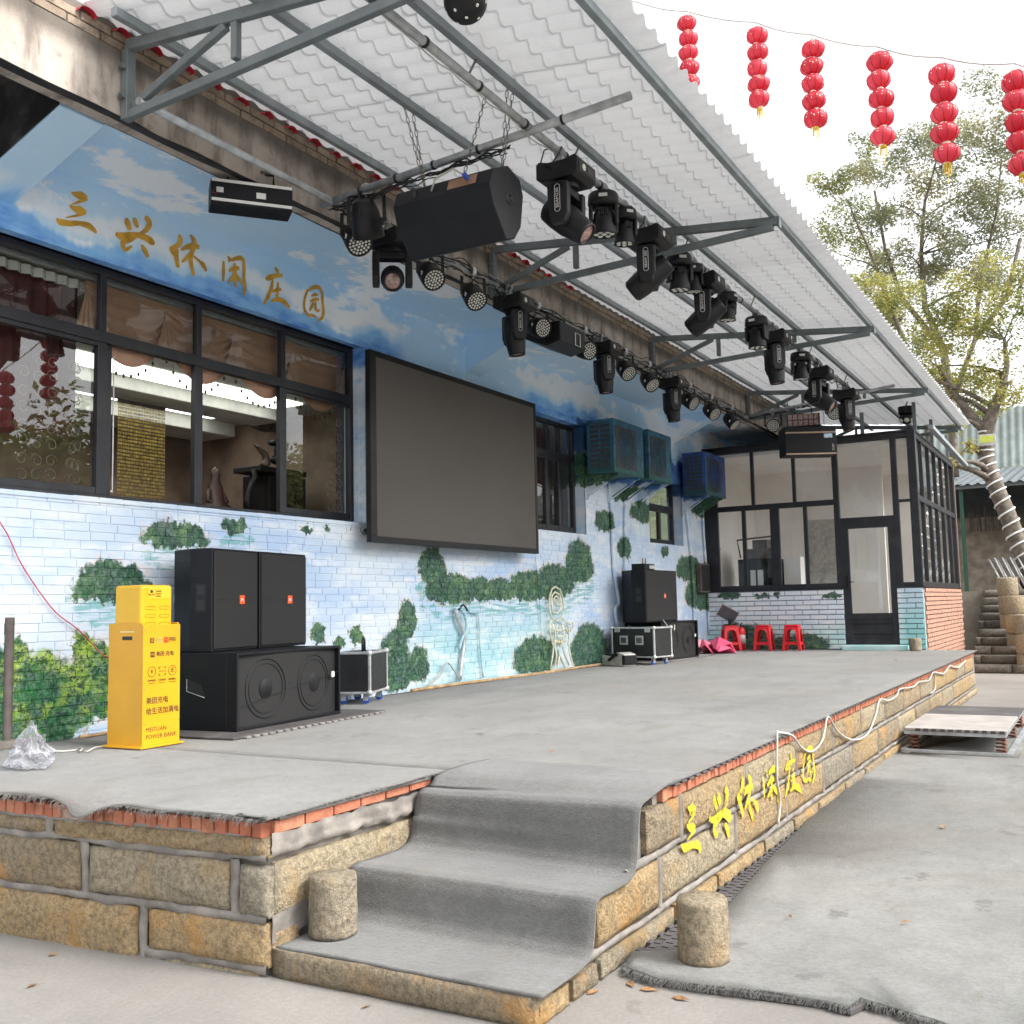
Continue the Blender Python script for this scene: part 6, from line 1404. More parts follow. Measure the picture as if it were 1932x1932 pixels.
# ---- speakers
def subwoofer(p_near, ang, L, D, H, label, grp):
    t = thing('subwoofer', label, 'speaker', (p_near[0], p_near[1], p_near[2]), ang, grp)
    b = MB(); e = .022
    b.box(0, L, .10, D, 0, H); b.box(0, e, 0, .10, 0, H); b.box(L-e, L, 0, .10, 0, H); b.box(e, L-e, 0, .10, 0, e); b.box(e, L-e, 0, .10, H-e, H); b.build('cabinet', MAT['blackbox'], t, bev=.004, seg=1)
    b = MB()
    for k in range(12):
        u = k/12; b.add([(e+(L-2*e)*u, .045-.035*math.sin(math.pi*u), e), (e+(L-2*e)*(u+1/12), .045-.035*math.sin(math.pi*(u+1/12)), e), (e+(L-2*e)*(u+1/12), .045-.035*math.sin(math.pi*(u+1/12)), H-e), (e+(L-2*e)*u, .045-.035*math.sin(math.pi*u), H-e)], [(0,1,2,3)], True)
    b.build('grille', MAT['grille'], t)
    for cx in (.27*L, .73*L):
        b = MB(); gy = lambda xx: .043-.035*math.sin(math.pi*min(1, max(0, (xx-e)/(L-2*e)))); b.lathe([(0, .014), (.05, .010), (.078, 0)], 18, (cx, gy(cx), H*.5), (0, -1, 0)); b.tube([(cx+.225*math.cos(k*math.pi/16), gy(cx+.225*math.cos(k*math.pi/16)), H*.5+.225*math.sin(k*math.pi/16)) for k in range(32)], .0045, 4, closed=True); b.tube([(cx+.19*math.cos(k*math.pi/16), gy(cx+.19*math.cos(k*math.pi/16)), H*.5+.19*math.sin(k*math.pi/16)) for k in range(32)], .003, 4, closed=True); b.build('driver', MAT['black'], t)
    b = MB(); b.prism([(-.002, D*.38, H*.42), (-.002, D*.60, H*.50), (-.002, D*.60, H*.66), (-.002, D*.42, H*.58)], (.004, 0, 0)); b.build('handle_recess', MAT['cable'], t)
    b = MB(); b.tube([(-.004, D*.60, H*.66-.0), (-.004, D*.60, H*.50), (-.004, D*.38, H*.42)], .0025, 4); b.build('handle_edge', MAT['silver'], t)
    b = MB(); b.bar((e, .008, H*.30), (L-e, .008, H*.62), .004, .003); b.build('grille_seam', MAT['cable'], t)
    b = MB(); b.box(L*.90, L*.93, -.002, .004, H*.55, H*.63); b.build('badge', MAT['led'], t)
    return t
N = NT('speaker_grille_mesh'); MAT['grille'] = N.fin(N.mix(N.step(N.vor(150), .1, .5), (.0025, .0025, .003), (.017, .0165, .0165)), .6, 0, N.bump(N.vor(150), .6, .003), .4)
q0 = Zp(447, 1381, .715); q1 = Zp(643, 1346, .715); SA = math.atan2(q1.y-q0.y, q1.x-q0.x)
subwoofer((q0.x, q0.y, .716), SA, (q1-q0).length, .80, .575, 'wide black double subwoofer lying on a foam mat beside the yellow stand', 'subwoofers')
def speaker(loc, ang, w_, d, h, label, badge=True, grp='pairs of black cabinets'):
    t = thing('loudspeaker', label, 'speaker', loc, ang, grp); b = MB()
    b.prism([(0, 0, 0), (w_, 0, 0), (w_, d*.45, 0), (w_*.80, d, 0), (w_*.20, d, 0), (0, d*.45, 0)], (0, 0, h)); b.build('cabinet', MAT['blackbox'], t, bev=.006, seg=1)
    b = MB(); b.box(.012, w_-.012, -.012, 0, .02, h-.02); b.build('grille', MAT['grille'], t, bev=.006)
    b = MB(); b.box(.012, w_-.012, -.0135, -.012, h*.5-.002, h*.5+.002); b.build('grille_seam', MAT['blackbox'], t)
    if badge:
        b = MB(); b.box(w_*.56, w_*.56+.07, -.017, -.0125, h*.50-.035, h*.50+.035); bd = b.build('badge', MAT['orange'], t, bev=.002)
        text('JBL', 'badge_text', MAT['white'], bd, basis((1, 0, 0), (0, 0, 1), (w_*.56+.035, -.0178, h*.50)), .032, .045)
    b = MB(); b.box(-.002, 0, d*.12, d*.34, h*.38, h*.66); b.build('handle_plate', MAT['black'], t, bev=.002); b = MB(); b.box(-.004, -.002, d*.15, d*.31, h*.55, h*.645); b.box(-.004, -.002, d*.15, d*.31, h*.40, h*.50); b.build('handle_recess', MAT['cable'], t)
    return t
ex2 = Vector((math.cos(SA), math.sin(SA), 0)); ey2 = Vector((-math.sin(SA), math.cos(SA), 0)); zsub = .716+.575
p = Vector((q0.x, q0.y, 0))-ex2*.02+ey2*.30
sy_ = q0.y+.34; e1 = Yp(400, 1200, sy_); e2 = Yp(485, 1200, sy_+.13); SB = math.atan2(e2.y-e1.y, e2.x-e1.x)
wS = math.hypot(e2.x-e1.x, e2.y-e1.y)
speaker((e1.x, e1.y, zsub+.002), SB, wS, .44, .80, 'left of two upright black loudspeakers standing on the subwoofer')
e3 = Yp(490, 1200, sy_+.12); e4 = Yp(577, 1200, sy_+.25)
speaker((e3.x, e3.y, zsub+.002), math.atan2(e4.y-e3.y, e4.x-e3.x), math.hypot(e4.x-e3.x, e4.y-e3.y), .40, .80, 'right of two upright black loudspeakers standing on the subwoofer')
# mat under it
mt_ = thing('foam_mat', 'dark foam mat with toothed edge under the near subwoofer', 'foam mat', (q0.x, q0.y, .7), SA); b = MB(); b.box(-.30, (q1-q0).length+.35, -.22, .95, 0, .013); b.build('sheet', MAT['foam'], mt_, bev=.002, seg=1)
b = MB(); x = -.2
while x < (q1-q0).length+.30: b.box(x, x+.058, -.258, -.219, .0, .0125); x += .088
b.build('tooth', MAT['foamcut'], mt_)['kind'] = 'stuff'
# ---- flight cases
def flightcase(loc, ang, w_, d, h, label, castors=True, latches=False, handle=False, zc_=.10):
    t = thing('flight_case', label, 'flight case', loc, ang, 'flight cases'); z0 = zc_ if castors else 0; e = .026
    b = MB(); b.box(.004, w_-.004, .004, d-.004, z0+.004, z0+h-.004); b.build('panel', MAT['case'], t)
    b = MB()
    for x in (0, w_-e):
        for y in (0, d-e): b.box(x, x+e, y, y+e, z0, z0+h)
    for z in (z0, z0+h-e):
        for y in (0, d-e): b.box(e, w_-e, y+.001, y+e-.001, z+.001, z+e-.001)
        for x in (0, w_-e): b.box(x+.001, x+e-.001, e, d-e, z+.001, z+e-.001)
    b.build('edge_rail', MAT['alu'], t, bev=.004, seg=1)
    for x in (e*.5, w_-e*.5):
        for y in (e*.5, d-e*.5):
            for z in (z0+e*.5, z0+h-e*.5): b = MB(); b.sphere((x, y, z), .030, 10, 8); b.build('corner', MAT['alu'], t)
    if castors:
        for x in (.08, w_-.08):
            for y in (.07, d-.07): b = MB(); b.cyl((x-.012, y, .036), (x+.012, y, .036), .036, n=16); ca = b.build('castor', MAT['blue_rubber'], t); b = MB(); b.box(x-.02, x-.014, y-.025, y+.025, .03, z0); b.box(x+.014, x+.02, y-.025, y+.025, .03, z0); b.box(x-.02, x+.02, y-.025, y+.025, z0-.012, z0); b.build('fork', MAT['alu'], ca)
    if latches:
        for x in (w_*.30, w_*.66): b = MB(); b.box(x-.075, x+.075, -.006, .004, z0+h*.42, z0+h*.72); hp = b.build('recessed_handle', MAT['alu'], t, bev=.01); b = MB(); b.box(x-.05, x+.05, -.009, -.006, z0+h*.48, z0+h*.66); b.build('grip', MAT['pole'], hp, bev=.004)
        for x in (w_*.15, w_*.85): b = MB(); b.box(x-.05, x+.05, -.008, .004, z0+h-.075, z0+h-.01); b.build('latch', MAT['alu'], t, bev=.004)
    if handle: b = MB(); b.tube([(w_*.18, d*.3, z0+h), (w_*.18, d*.3, z0+h+.09), (w_*.24, d*.32, z0+h+.12), (w_*.36, d*.36, z0+h+.12), (w_*.42, d*.38, z0+h+.09), (w_*.42, d*.38, z0+h)], .014, 8); b.build('carry_handle', MAT['black'], t)
    return t
flightcase((7.80, 6.08, .699), .36, .58, .36, .40, 'small black flight case with blue castors beside the near subwoofer', True, False, True, .095)
b = MB()
# ---- far set: subwoofer, loudspeaker, flight case, receiver, fog machine
q = Zp(1260, 1250, .69); q2 = Zp(1317, 1240, .69); FA = math.atan2(q2.y-q.y, q2.x-q.x)
fl = Zp(1250, 1249, .69)
subwoofer((fl.x, fl.y, .706), -.09, 1.32, .78, .60, 'far black subwoofer behind the flight case', 'subwoofers')
mt2 = thing('foam_mat', 'foam mat with toothed edge under the far subwoofer', 'foam mat', (fl.x, fl.y, .699), .05); b = MB(); b.box(-.1, 2.0, -.22, .9, 0, .006); b.build('sheet', MAT['foamcut'], mt2); b = MB()
for i in range(9): b.box(.95+i*.12, 1.01+i*.12, -.27, -.22, 0, .006)
b.build('tooth', MAT['foamcut'], mt2)['kind'] = 'stuff'
p = Yp(1219, 1160, 6.02); speaker((p.x, 6.02, 1.308), -.02, Yp(1275, 1160, 6.02).x-p.x, .50, .80, 'upright black loudspeaker standing on the far subwoofer')
t = thing('microphone_receiver', 'small black wireless receiver with stubby aerials on the far loudspeaker', 'receiver', (p.x+.25, 6.12, 2.11), .02); b = MB(); b.box(0, .42, 0, .22, 0, .10); b.build('case', MAT['black'], t, bev=.004)
for i in range(4): b = MB(); b.box(.20+i*.055, .24+i*.055, -.003, 0, .025, .075); b.build('display', MAT['grey_ink'], t)
for i in range(4): b = MB(); b.cyl((.12+(i//2)*.12+(i % 2)*.04, .1, .10), (.12+(i//2)*.12+(i % 2)*.04, .1, .19), .012, n=8); b.build('aerial', MAT['black'] if i % 2 else MAT['white'], t)
fc_ = Zp(1238, 1257, .69); L2 = .95
p1 = Zp(1148, 1250, .69); fa_ = math.atan2(fc_.y-p1.y, fc_.x-p1.x)
flightcase((14.25, 6.53, .699), -1.815, .80, .45, .45, 'wide black flight case with metal edges in front of the far subwoofer', True, True, False, .10)
t = thing('power_strip', 'white power strip with cables on the far subwoofer', 'power strip', Vector((fl.x+.10, fl.y+.10, 1.308)), .1); b = MB(); b.box(0, .32, 0, .09, 0, .035); b.build('strip', MAT['white'], t, bev=.006)
b = MB(); b.tube([(.02, .03, .02), (-.05, -.1, .03), (-.08, -.2, -.10), (-.15, -.3, -.12), (-.3, -.35, -.05), (-.42, -.38, -.13)], .010, 6); b.build('cable', MAT['wcable'], t)
p = Zp(1160, 1256, .69); t = thing('fog_machine', 'small silver fog machine on the floor before the flight case', 'fog machine', (13.88, 6.52, .70), -2.05); b = MB(); b.prism([(0, 0, 0), (.52, 0, 0), (.52, 0, .17), (.40, 0, .20), (.36, 0, .13), (0, 0, .15)], (0, .22, 0)); b.build('body', MAT['silver'], t, bev=.008); b = MB(); b.box(.47, .54, -.004, .224, .02, .16); b.build('end_cap', MAT['black'], t, bev=.01); b = MB(); b.box(.04, .32, .02, .20, .14, .168); b.build('tank', MAT['black'], t, bev=.006); b = MB(); b.bar((.18, -.02, .08), (.40, -.02, .19), .03, .035); b.build('handle', MAT['black'], t, bev=.006)
# ---- plastic stools
def stool(loc, rz, label, s=1.):
    t = thing('plastic_stool', label, 'stool', loc, rz, 'red plastic stools'); H = .46; a, bt = .125, .172
    b = MB(); b.box(-a, a, -a, a, H-.03, H); b.build('seat', MAT['red'], t, bev=.015, seg=3)
    for sx_ in (-1, 1):
        for sy_ in (-1, 1):
            b = MB(); q = .055
            top4 = [(sx_*a, sy_*a), (sx_*(a-q), sy_*a), (sx_*(a-q*.4), sy_*(a-q*.4)), (sx_*a, sy_*(a-q))]; bot4 = [(sx_*bt, sy_*bt), (sx_*(bt-q), sy_*bt), (sx_*(bt-q*.4), sy_*(bt-q*.4)), (sx_*bt, sy_*(bt-q))]
            b.add([(x, y, H-.03) for x, y in top4]+[(x, y, 0) for x, y in bot4], [(0,1,2,3), (7,6,5,4)]+[(i, (i+1) % 4, 4+(i+1) % 4, 4+i) for i in range(4)]); b.build('leg', MAT['red'], t, bev=.008)
    for i in range(4):
        R = Matrix.Rotation(i*math.pi/2, 4, 'Z'); b = MB(); z1, z2 = .105, .155; w1 = bt-(bt-a)*(z1/.43); 
        b.prism([(-w1+.04, w1-.012, z1), (w1-.04, w1-.012, z1), (w1-.05, w1-.014, z2), (-w1+.05, w1-.014, z2)], (0, -.012, 0)); b.v = [R @ p for p in b.v]; b.build('stretcher', MAT['red'], t, bev=.004)
        b = MB(); pts = []
        for k in range(9):
            an = math.pi*k/8; pts.append((.085*math.cos(an), a+.012, .30+.09*math.sin(an)))
        b.tube([(.088, a+.03, .20)]+pts+[(-.088, a+.03, .20)], .010, 6); vs = [(-a+.005, a-.003, H-.03)]
        for k in range(9): an = math.pi-math.pi*k/8; vs.append((.085*math.cos(an), a+.008, .30+.09*math.sin(an)))
        vs.append((a-.005, a-.003, H-.03)); n = len(vs); b.add(vs+[(x, y-.008, z) for x, y, z in vs], [tuple(range(n)), tuple(reversed(range(n, 2*n)))]); b.v = [R @ p for p in b.v]; b.build('apron', MAT['red'], t)
    return t
p = Xp(1441, 1200, 18.55); stool((p.x, p.y, .699), .08, 'middle red plastic stool before the painted brick wall'); p = Xp(1496, 1200, 18.55); stool((p.x, p.y, .699), .05, 'red plastic stool nearest the black door')
p = Xp(1378, 1200, 18.45); stool((p.x, p.y, .699), .55, 'red plastic stool in the corner holding a solar lamp')
t = thing('solar_lamp', 'tilted solar panel lamp standing on the corner stool', 'solar lamp', (p.x, p.y, 1.16), camdir(p.x, p.y)); b = MB(); b.cyl((0, 0, 0), (0, 0, .025), .12, n=20); b.cyl((0, 0, .02), (0, 0, .12), .03, n=10); b.build('base', MAT['black'], t); b = MB(); M = Matrix.Translation((.0, -.03, .22)) @ Matrix.Rotation(.35, 4, 'Y') @ Matrix.Rotation(-.55, 4, 'X'); b.box(-.012, .012, -.18, .18, -.125, .125, M); pn = b.build('panel', MAT['silver'], t); b = MB(); b.box(.013, .017, -.168, .168, -.113, .113, M); b.build('cells', plain('solar_cells', (.07, .09, .10), .2), pn)
p = Xp(1398, 1200, 18.70); t = thing('fire_extinguisher', 'red fire extinguisher beside the corner stool', 'fire extinguisher', (p.x, p.y, .699)); b = MB(); b.lathe([(0, 0), (.075, 0), (.08, .02), (.08, .34), (.06, .40), (.025, .42), (0, .42)], 18); b.build('cylinder', MAT['red'], t); b = MB(); b.cyl((0, 0, .42), (0, 0, .46), .018, n=10); b.bar((-.02, 0, .47), (.10, .0, .50), .02, .012); b.tube([(0, -.03, .45), (.05, -.10, .42), (.06, -.10, .2)], .01, 6); b.build('valve', MAT['black'], t); b = MB(); b.lathe([(.0805, .12), (.081, .12), (.081, .28), (.0805, .28)], 18); b.build('label_band', plain('pale_label', (.6, .5, .5), .5, var=.4, scale=60), t)
# pink folded plastic pieces
pp = thing('pink_folded_board', 'heap of pink folded plastic board by the corner stool', 'folded board', Xp(1342, 1220, 17.7)); base = Xp(1342, 1220, 17.7)
random.seed(11)
for k in range(7):
    b = MB(); cx, cy = base.x+rnd(-.25, .35), base.y+rnd(-.30, .30); vs = []
    zz = .03+.10*k*.4; a0 = rnd(0, 3)
    P0 = Vector((cx, cy, .705)); w1 = rnd(.18, .26); h1 = rnd(.12, .32); d1 = Vector((math.cos(a0), math.sin(a0), 0)); d2 = Vector((-d1.y, d1.x, 0))
    vs = [P0-d1*w1, P0+d1*w1, P0+d1*w1*.9+d2*.16+Vector((0, 0, h1*.7)), P0+d2*.18+Vector((0, 0, h1)), P0-d1*w1*.9+d2*.14+Vector((0, 0, h1*.6)), P0+d2*.32+Vector((0, 0, h1*.25))]
    b.add(vs, [(0, 1, 2, 3), (0, 3, 4), (3, 2, 5), (4, 3, 5)]); o = b.build('folded_piece', MAT['pink' if k % 3 else 'pink2'], pp, True); md = o.modifiers.new('thick', 'SOLIDIFY'); md.thickness = .012
random.seed(7)
# neon outline figure leaning on the wall
nf = thing('neon_tube_figure', 'unlit neon tube outline of a standing figure leaning on the wall', 'neon sign', Zp(1060, 1268, .69)); MAT['neon'] = plain('clear_silicone_tube', (.70, .68, .54), .3, var=.15, scale=20)
def nt_(pts, closed=False, r=.014): b = MB(); b.tube([Yp(px, py, W-.07-.0010*(1268-py)*-0) for px, py in pts], r, 5, closed=closed); b.build('tube', MAT['neon'], nf, True)
nt_([(1047,1107),(1056,1112),(1062,1128),(1064,1150),(1060,1165),(1050,1172),(1040,1165),(1036,1148),(1037,1125),(1041,1112)], True); nt_([(1047,1117),(1056,1122),(1058,1145),(1052,1158),(1043,1155),(1040,1140),(1041,1124)], True)
nt_([(1040,1168),(1036,1185),(1040,1205),(1044,1220),(1042,1240),(1038,1262),(1052,1264),(1054,1245),(1056,1235),(1062,1250),(1068,1262),(1082,1260),(1076,1240),(1072,1215),(1074,1195),(1070,1175),(1060,1166)]); nt_([(1050,1180),(1062,1182),(1064,1200),(1052,1202)], True); nt_([(1044,1208),(1056,1212),(1068,1208)]); nt_([(1074,1178),(1080,1172),(1082,1182),(1076,1190)]); nt_([(1042,1176),(1048,1196),(1046,1216),(1050,1236),(1046,1256)]); nt_([(1060,1174),(1064,1194),(1060,1214),(1066,1236),(1074,1254)]); nt_([(1040,1186),(1052,1190),(1066,1186),(1072,1196)]); nt_([(1044,1130),(1050,1124),(1055,1132),(1050,1142)], True)
b = MB(); P_ = [Yp(1052, 1208, W-.08), Yp(1058, 1206, W-.08), Yp(1056, 1220, W-.08)]; b.tube(P_, .006, 4, closed=True); b.build('tube', MAT['tassel'], nf, True)
# wooden strip at the wall foot, wires
a = Zp(772, 1307, .69); c = Zp(1128, 1257, .69); b = MB(); b.tube([(a.x+(c.x-a.x)*k/8, a.y-.03+(c.y-a.y)*k/8+.012*math.sin(k*2.2), .712+.004*math.sin(k)) for k in range(9)], .020, 8); tag(b.build('bamboo_pole', MAT['wood']), 'long bamboo pole lying on the carpet along the wall foot', 'pole')
a = Zp(150, 1396, .69); c = Zp(205, 1388, .69); b = MB(); b.tube([(a.x, a.y, .71), (c.x, c.y, .712)], .014, 6); tag(b.build('wood_stick', MAT['wood']), 'short dark stick on the floor behind the yellow stand', 'stick')
# post and kerb at the left edge, plastic bag, white cable
p = Zp(12, 1412, .69); b = MB(); b.cyl((p.x, p.y, .69), (p.x, p.y, Xp(12, 1165, p.x).z), .034, n=14); b.cbox((p.x-.02, p.y, 1.2), (.02, .05, .03)); po = tag(b.build('steel_post', MAT['pole']), 'short brown steel post at the left edge of the stage', 'post')
b = MB(); b.cbox((p.x-.05, p.y+.15, .72), (.45, .5, .06)); o = b.build('concrete_kerb', MAT['mortar'], bev=.015); tag(o, 'rough concrete kerb block under the brown steel post', 'kerb')
P_ = [Zp(x_, y_, .703) for x_, y_ in ((203,1408),(180,1412),(165,1418),(150,1419),(155,1413),(140,1416),(120,1418),(95,1420),(70,1428),(50,1432),(40,1424),(48,1412),(60,1404))]
b = MB(); b.tube([q_+Vector((0, 0, .004+.004*math.sin(i*2))) for i, q_ in enumerate(P_)], .006, 6); tag(b.build('white_cable', MAT['wcable']), 'white cable curling from the yellow stand to the plastic bag', 'cable')
p = Zp(58, 1448, .70); bm = bmesh.new(); bmesh.ops.create_icosphere(bm, subdivisions=4, radius=.11)
for v in bm.verts:
    n1 = v.co.normalized(); k = 1+.45*noise.noise(n1*2.3)+.32*abs(noise.noise(n1*5))+.16*noise.noise(n1*11); v.co = Vector((n1.x*.095*k, n1.y*.14*k, max(-.06, n1.z*.10*k)))
    if n1.z > .35: v.co.z += .10*(n1.z-.35)*(1+noise.noise(n1*4)); v.co.x *= .75; v.co.y *= .7
me = bpy.data.meshes.new('plastic_bag'); bm.to_mesh(me); bm.free()
N = NT('thin_clear_plastic'); N.n.remove(N.p); tr = N.n.new('ShaderNodeBsdfTransparent'); tr.inputs[0].default_value = (.93, .93, .95, 1); df = N.n.new('ShaderNodeBsdfPrincipled'); df.inputs['Base Color'].default_value = (.50, .50, .52, 1); df.inputs['Roughness'].default_value = .2; ms_ = N.n.new('ShaderNodeMixShader'); lw_ = N.n.new('ShaderNodeLayerWeight'); lw_.inputs[0].default_value = .35
N.l(N.math('ADD', lw_.outputs['Facing'], .12, clamp=True), ms_.inputs[0]); N.l(tr.outputs[0], ms_.inputs[1]); N.l(df.outputs[0], ms_.inputs[2]); N.l(ms_.outputs[0], N.out.inputs[0]); me.materials.append(N.m)
o = bpy.data.objects.new('plastic_bag', me); COL.objects.link(o); o.location = (p.x, p.y, .762); tag(o, 'crumpled clear plastic bag lying on the carpet at left', 'plastic bag')
# rope light along the stage front
P_ = [Yp(x_, y_, STY-.035) for x_, y_ in ((1468,1555),(1472,1510),(1466,1470),(1466,1386),(1468,1382),(1495,1388),(1512,1410),(1532,1418),(1552,1396),(1562,1352),(1580,1380),(1608,1396),(1636,1386),(1652,1350),(1660,1320),(1676,1322),(1692,1312),(1698,1300),(1722,1296),(1735,1286),(1752,1284),(1762,1268),(1764,1300),(1752,1310))]
q = []
for i in range(len(P_)-1):
    for k in range(4):
        t_ = k/4; A = P_[max(i-1, 0)]; B = P_[i]; C_ = P_[i+1]; D = P_[min(i+2, len(P_)-1)]; q.append(.5*((2*B)+(C_-A)*t_+(2*A-5*B+4*C_-D)*t_*t_+(3*B-A-3*C_+D)*t_*t_*t_))
tag(MB().tube(q, .008, 6).build('rope_light', MAT['wcable']), 'cream rope light looping along the stage front stones', 'rope light')
P_ = [Yp(x_, y_, STY-.03) for x_, y_ in ((1762,1268),(1780,1272),(1792,1256),(1808,1260),(1822,1246))]; tag(MB().tube(P_, .011, 6).build('rope_light', MAT['wcable']), 'far end of the cream rope light near the stage corner', 'rope light')

# ================================================================== SPRING HATCH on the ground
h0 = Zp(1716, 1396, 0); hx0, hx1, hy0, hy1 = 11.20, 13.85, .92, 1.90
t = thing('spring_platform', 'low platform on rusty coil springs over a dark pit beside the carpet', 'platform', (hx0, hy0, 0))
b = MB(); b.box(hx0, hx1, hy0, hy1, .004, .010); b.build('pit_floor', MAT['cable'], t, True)
b = MB(); b.bar((hx0, hy0, .03), (hx0, hy1, .03), .05, .06); b.bar((hx1, hy0, .03), (hx1, hy1, .03), .05, .06); b.bar((hx0, hy0, .03), (hx1, hy0, .03), .05, .06); b.bar((hx0, hy1, .03), (hx1, hy1, .03), .05, .06); b.build('pit_frame', MAT['galv'], t, True)
b = MB(); b.box(hx0+.1, hx0+1.55, hy0+.02, hy1, .235, .262); b.build('lid', plain('pale_board', (.30, .275, .255), .8, var=.15, scale=4), t, True, bev=.004)
b = MB(); b.box(hx0+1.56, hx1-.1, hy0+.02, hy1, .236, .262); b.build('lid_mat', MAT['foam'], t, True, bev=.004)
b = MB(); x = hx0+.08
for i in range(11): b.box(hx0+.075, hx0+.10, hy0+.04+i*.078, hy0+.085+i*.078, .2355, .262)
b.build('mat_tooth', MAT['foam'], t, True)['kind'] = 'stuff'
b = MB(); b.bar((hx0+.12, hy0+.03, .215), (hx0+.12, hy1, .215), .05, .035); b.bar((hx1-.12, hy0+.03, .215), (hx1-.12, hy1, .215), .05, .035); b.bar((hx0+.12, hy0+.05, .215), (hx1-.12, hy0+.05, .215), .04, .035); b.build('lid_frame', MAT['galv'], t, True)
for x in (hx0+.16, hx0+1.4, hx1-.2):
    for y in (hy0+.08, hy1-.08):
        pts = [(x+.045*math.cos(k*math.pi/4), y+.045*math.sin(k*math.pi/4), .02+.18*k/40) for k in range(41)]; b = MB(); b.tube(pts, .010, 5); b.build('spring', MAT['amat'], t, True)

# ================================================================== LANTERNS
LANT = [(1297, 45, 36.6), (1427, 68, 40), (1532, 93, 43), (1658, 118, 45.7), (1777, 140, 49), (1917, 153, 51)]
LP = [_ray(x, y)*(.25*1932/w_)+Vector((0, 0, CAMZ)) for x, y, w_ in LANT]
step_v = (LP[5]-LP[1])/4
for k in range(1, 5): LP.append(LP[5]+step_v*k+Vector((.05*k, 0, -.03*k)))
def lantern_mesh():
    b = MB(); prof = []; n = 15
    for i in range(n+1):
        t = math.pi*(.10+.80*i/n); prof.append((.125*math.sin(t)*(1.0 if i % 2 else .975), -.088*math.cos(t)*1.12))
    b.lathe(prof, 20); return b
lm = lantern_mesh().mesh('lantern', MAT['lantern'])
rb_ = MB()
for k in range(8):
    a = k*math.pi/4; pts = []
    for i in range(9): t = math.pi*(.12+.76*i/8); pts.append((.1265*math.sin(t)*math.cos(a), .1265*math.sin(t)*math.sin(a), -.0992*math.cos(t)))
    rb_.tube(pts, .0035, 4, caps=False)
MAT['darkred'] = plain('dark_red_rib', (.28, .012, .03), .5); lr = rb_.mesh('rib', MAT['darkred'])
rg = MB()
for zz in (-.095, .095): rg.lathe([(.0, zz-.012), (.034, zz-.012), (.034, zz+.012), (.0, zz+.012)], 12, hard=True)
lring = rg.mesh('collar', MAT['cream'])
dt = MB()
for i in range(40):
    a = rnd(0, 6.28); t = math.pi*rnd(.15, .6); d = Vector((math.sin(t)*math.cos(a), math.sin(t)*math.sin(a), math.cos(t)*.8)); c = Vector((d.x*.1268, d.y*.1268, d.z*.1265)); s_ = d.orthogonal().normalized()*.005; u_ = d.cross(s_); dt.add([c-s_-u_, c+s_-u_, c+s_+u_, c-s_+u_], [(0,1,2,3)])
ld = dt.mesh('gold_dots', MAT['cream'])
tb = MB()
for k in range(14):
    a = k*2*math.pi/14; tb.tube([(.03*math.cos(a), .03*math.sin(a), -.105), (.036*math.cos(a), .036*math.sin(a), -.19-rnd(0, .03))], .0035, 4)
tb.tube([(0, 0, -.1), (0, 0, -.30)], .003, 4); tb.lathe([(0, -.1), (.032, -.1), (.034, -.125), (0, -.125)], 10, hard=True); lt = tb.mesh('tassel', MAT['tassel'])
POSN = ['leftmost string of five red lanterns partly behind the canopy edge', 'second string of red lanterns from the left against the sky', 'third string of red lanterns from the left against the sky', 'fourth red lantern string with a long gold tassel before the tree', 'fifth red lantern string with a long gold tassel before the tree', 'rightmost red lantern string at the picture edge'] + [o_+' lantern string beyond the right picture edge, mirrored in the long window' for o_ in ('first red', 'second red', 'third red', 'fourth red')]
for k, P0 in enumerate(LP):
    t = thing('lantern_string', POSN[k], 'lantern string', P0, rnd(0, 1), 'red lantern strings')
    for j in range(5):
        k_ = rnd(.94, 1.06); o = inst(lm, 'lantern', t, (rnd(-.012, .012), rnd(-.012, .012), -j*.197+rnd(-.006, .006)), (k_, k_, rnd(.93, 1.05)), (rnd(-.13, .13), rnd(-.13, .13), rnd(0, 3)))
        inst(lr, 'rib', o, (0, 0, 0)); inst(lring, 'collar', o, (0, 0, 0)); inst(ld, 'gold_dots', o, (0, 0, 0))['kind'] = 'stuff'
    inst(lt, 'tassel', t, (0, 0, -4*.197))
    b = MB(); b.tube([(0, 0, .09), (0, 0, .17)], .003, 4); b.build('hook', MAT['chain'], t)
pts = [LP[0]-step_v*3+Vector((0, 0, .22)), LP[0]-step_v*1.2+Vector((0, 0, .19))]+[p_+Vector((0, 0, .17)) for p_ in LP]+[LP[-1]+step_v*3+Vector((0, 0, .3))]
q = []
for a, c in zip(pts[:-1], pts[1:]):
    for i in range(5): q.append(a+(c-a)*i/5+Vector((0, 0, -.035*math.sin(math.pi*i/5))))
tag(MB().tube(q, .009, 5).build('lantern_wire', MAT['wcable']), 'sagging white wire carrying the red lantern strings across the sky', 'wire')
# small dark duct edge behind the roof
a = Yp(1325, 170, 4.6)

# ================================================================== BACKGROUND
TZ = 1.74
b = MB(); b.box(27.0, 120, -60, 1.95, -.1, TZ); b.box(27.0, 120, 1.95, 60, -.1, TZ-.02); struct(b.build('terrace', MAT['terr']))
stp = thing('garden_steps', 'long flight of rough stone steps climbing beside the glass room', 'steps', (23.4, 0, 0))
nst = 10; rise = TZ/nst
for k in range(nst):
    x = 23.55+k*.36; yy = -5.6
    while yy < 2.5:
        L_ = rnd(.9, 1.5); y1 = min(yy+L_, 2.55)
        mb = stone_mesh(y1-yy-.012, rise+.0, 100+k*7+yy, 8, 4, .40, .028); M = Matrix(((0, 1, 0, x+rnd(-.01, .01)), (-1, 0, 0, y1), (0, 0, 1, k*rise), (0, 0, 0, 1))); mb.v = [M @ p for p in mb.v]
        mb.build('step_stone', MAT['stepstone'], stp, True); yy += L_
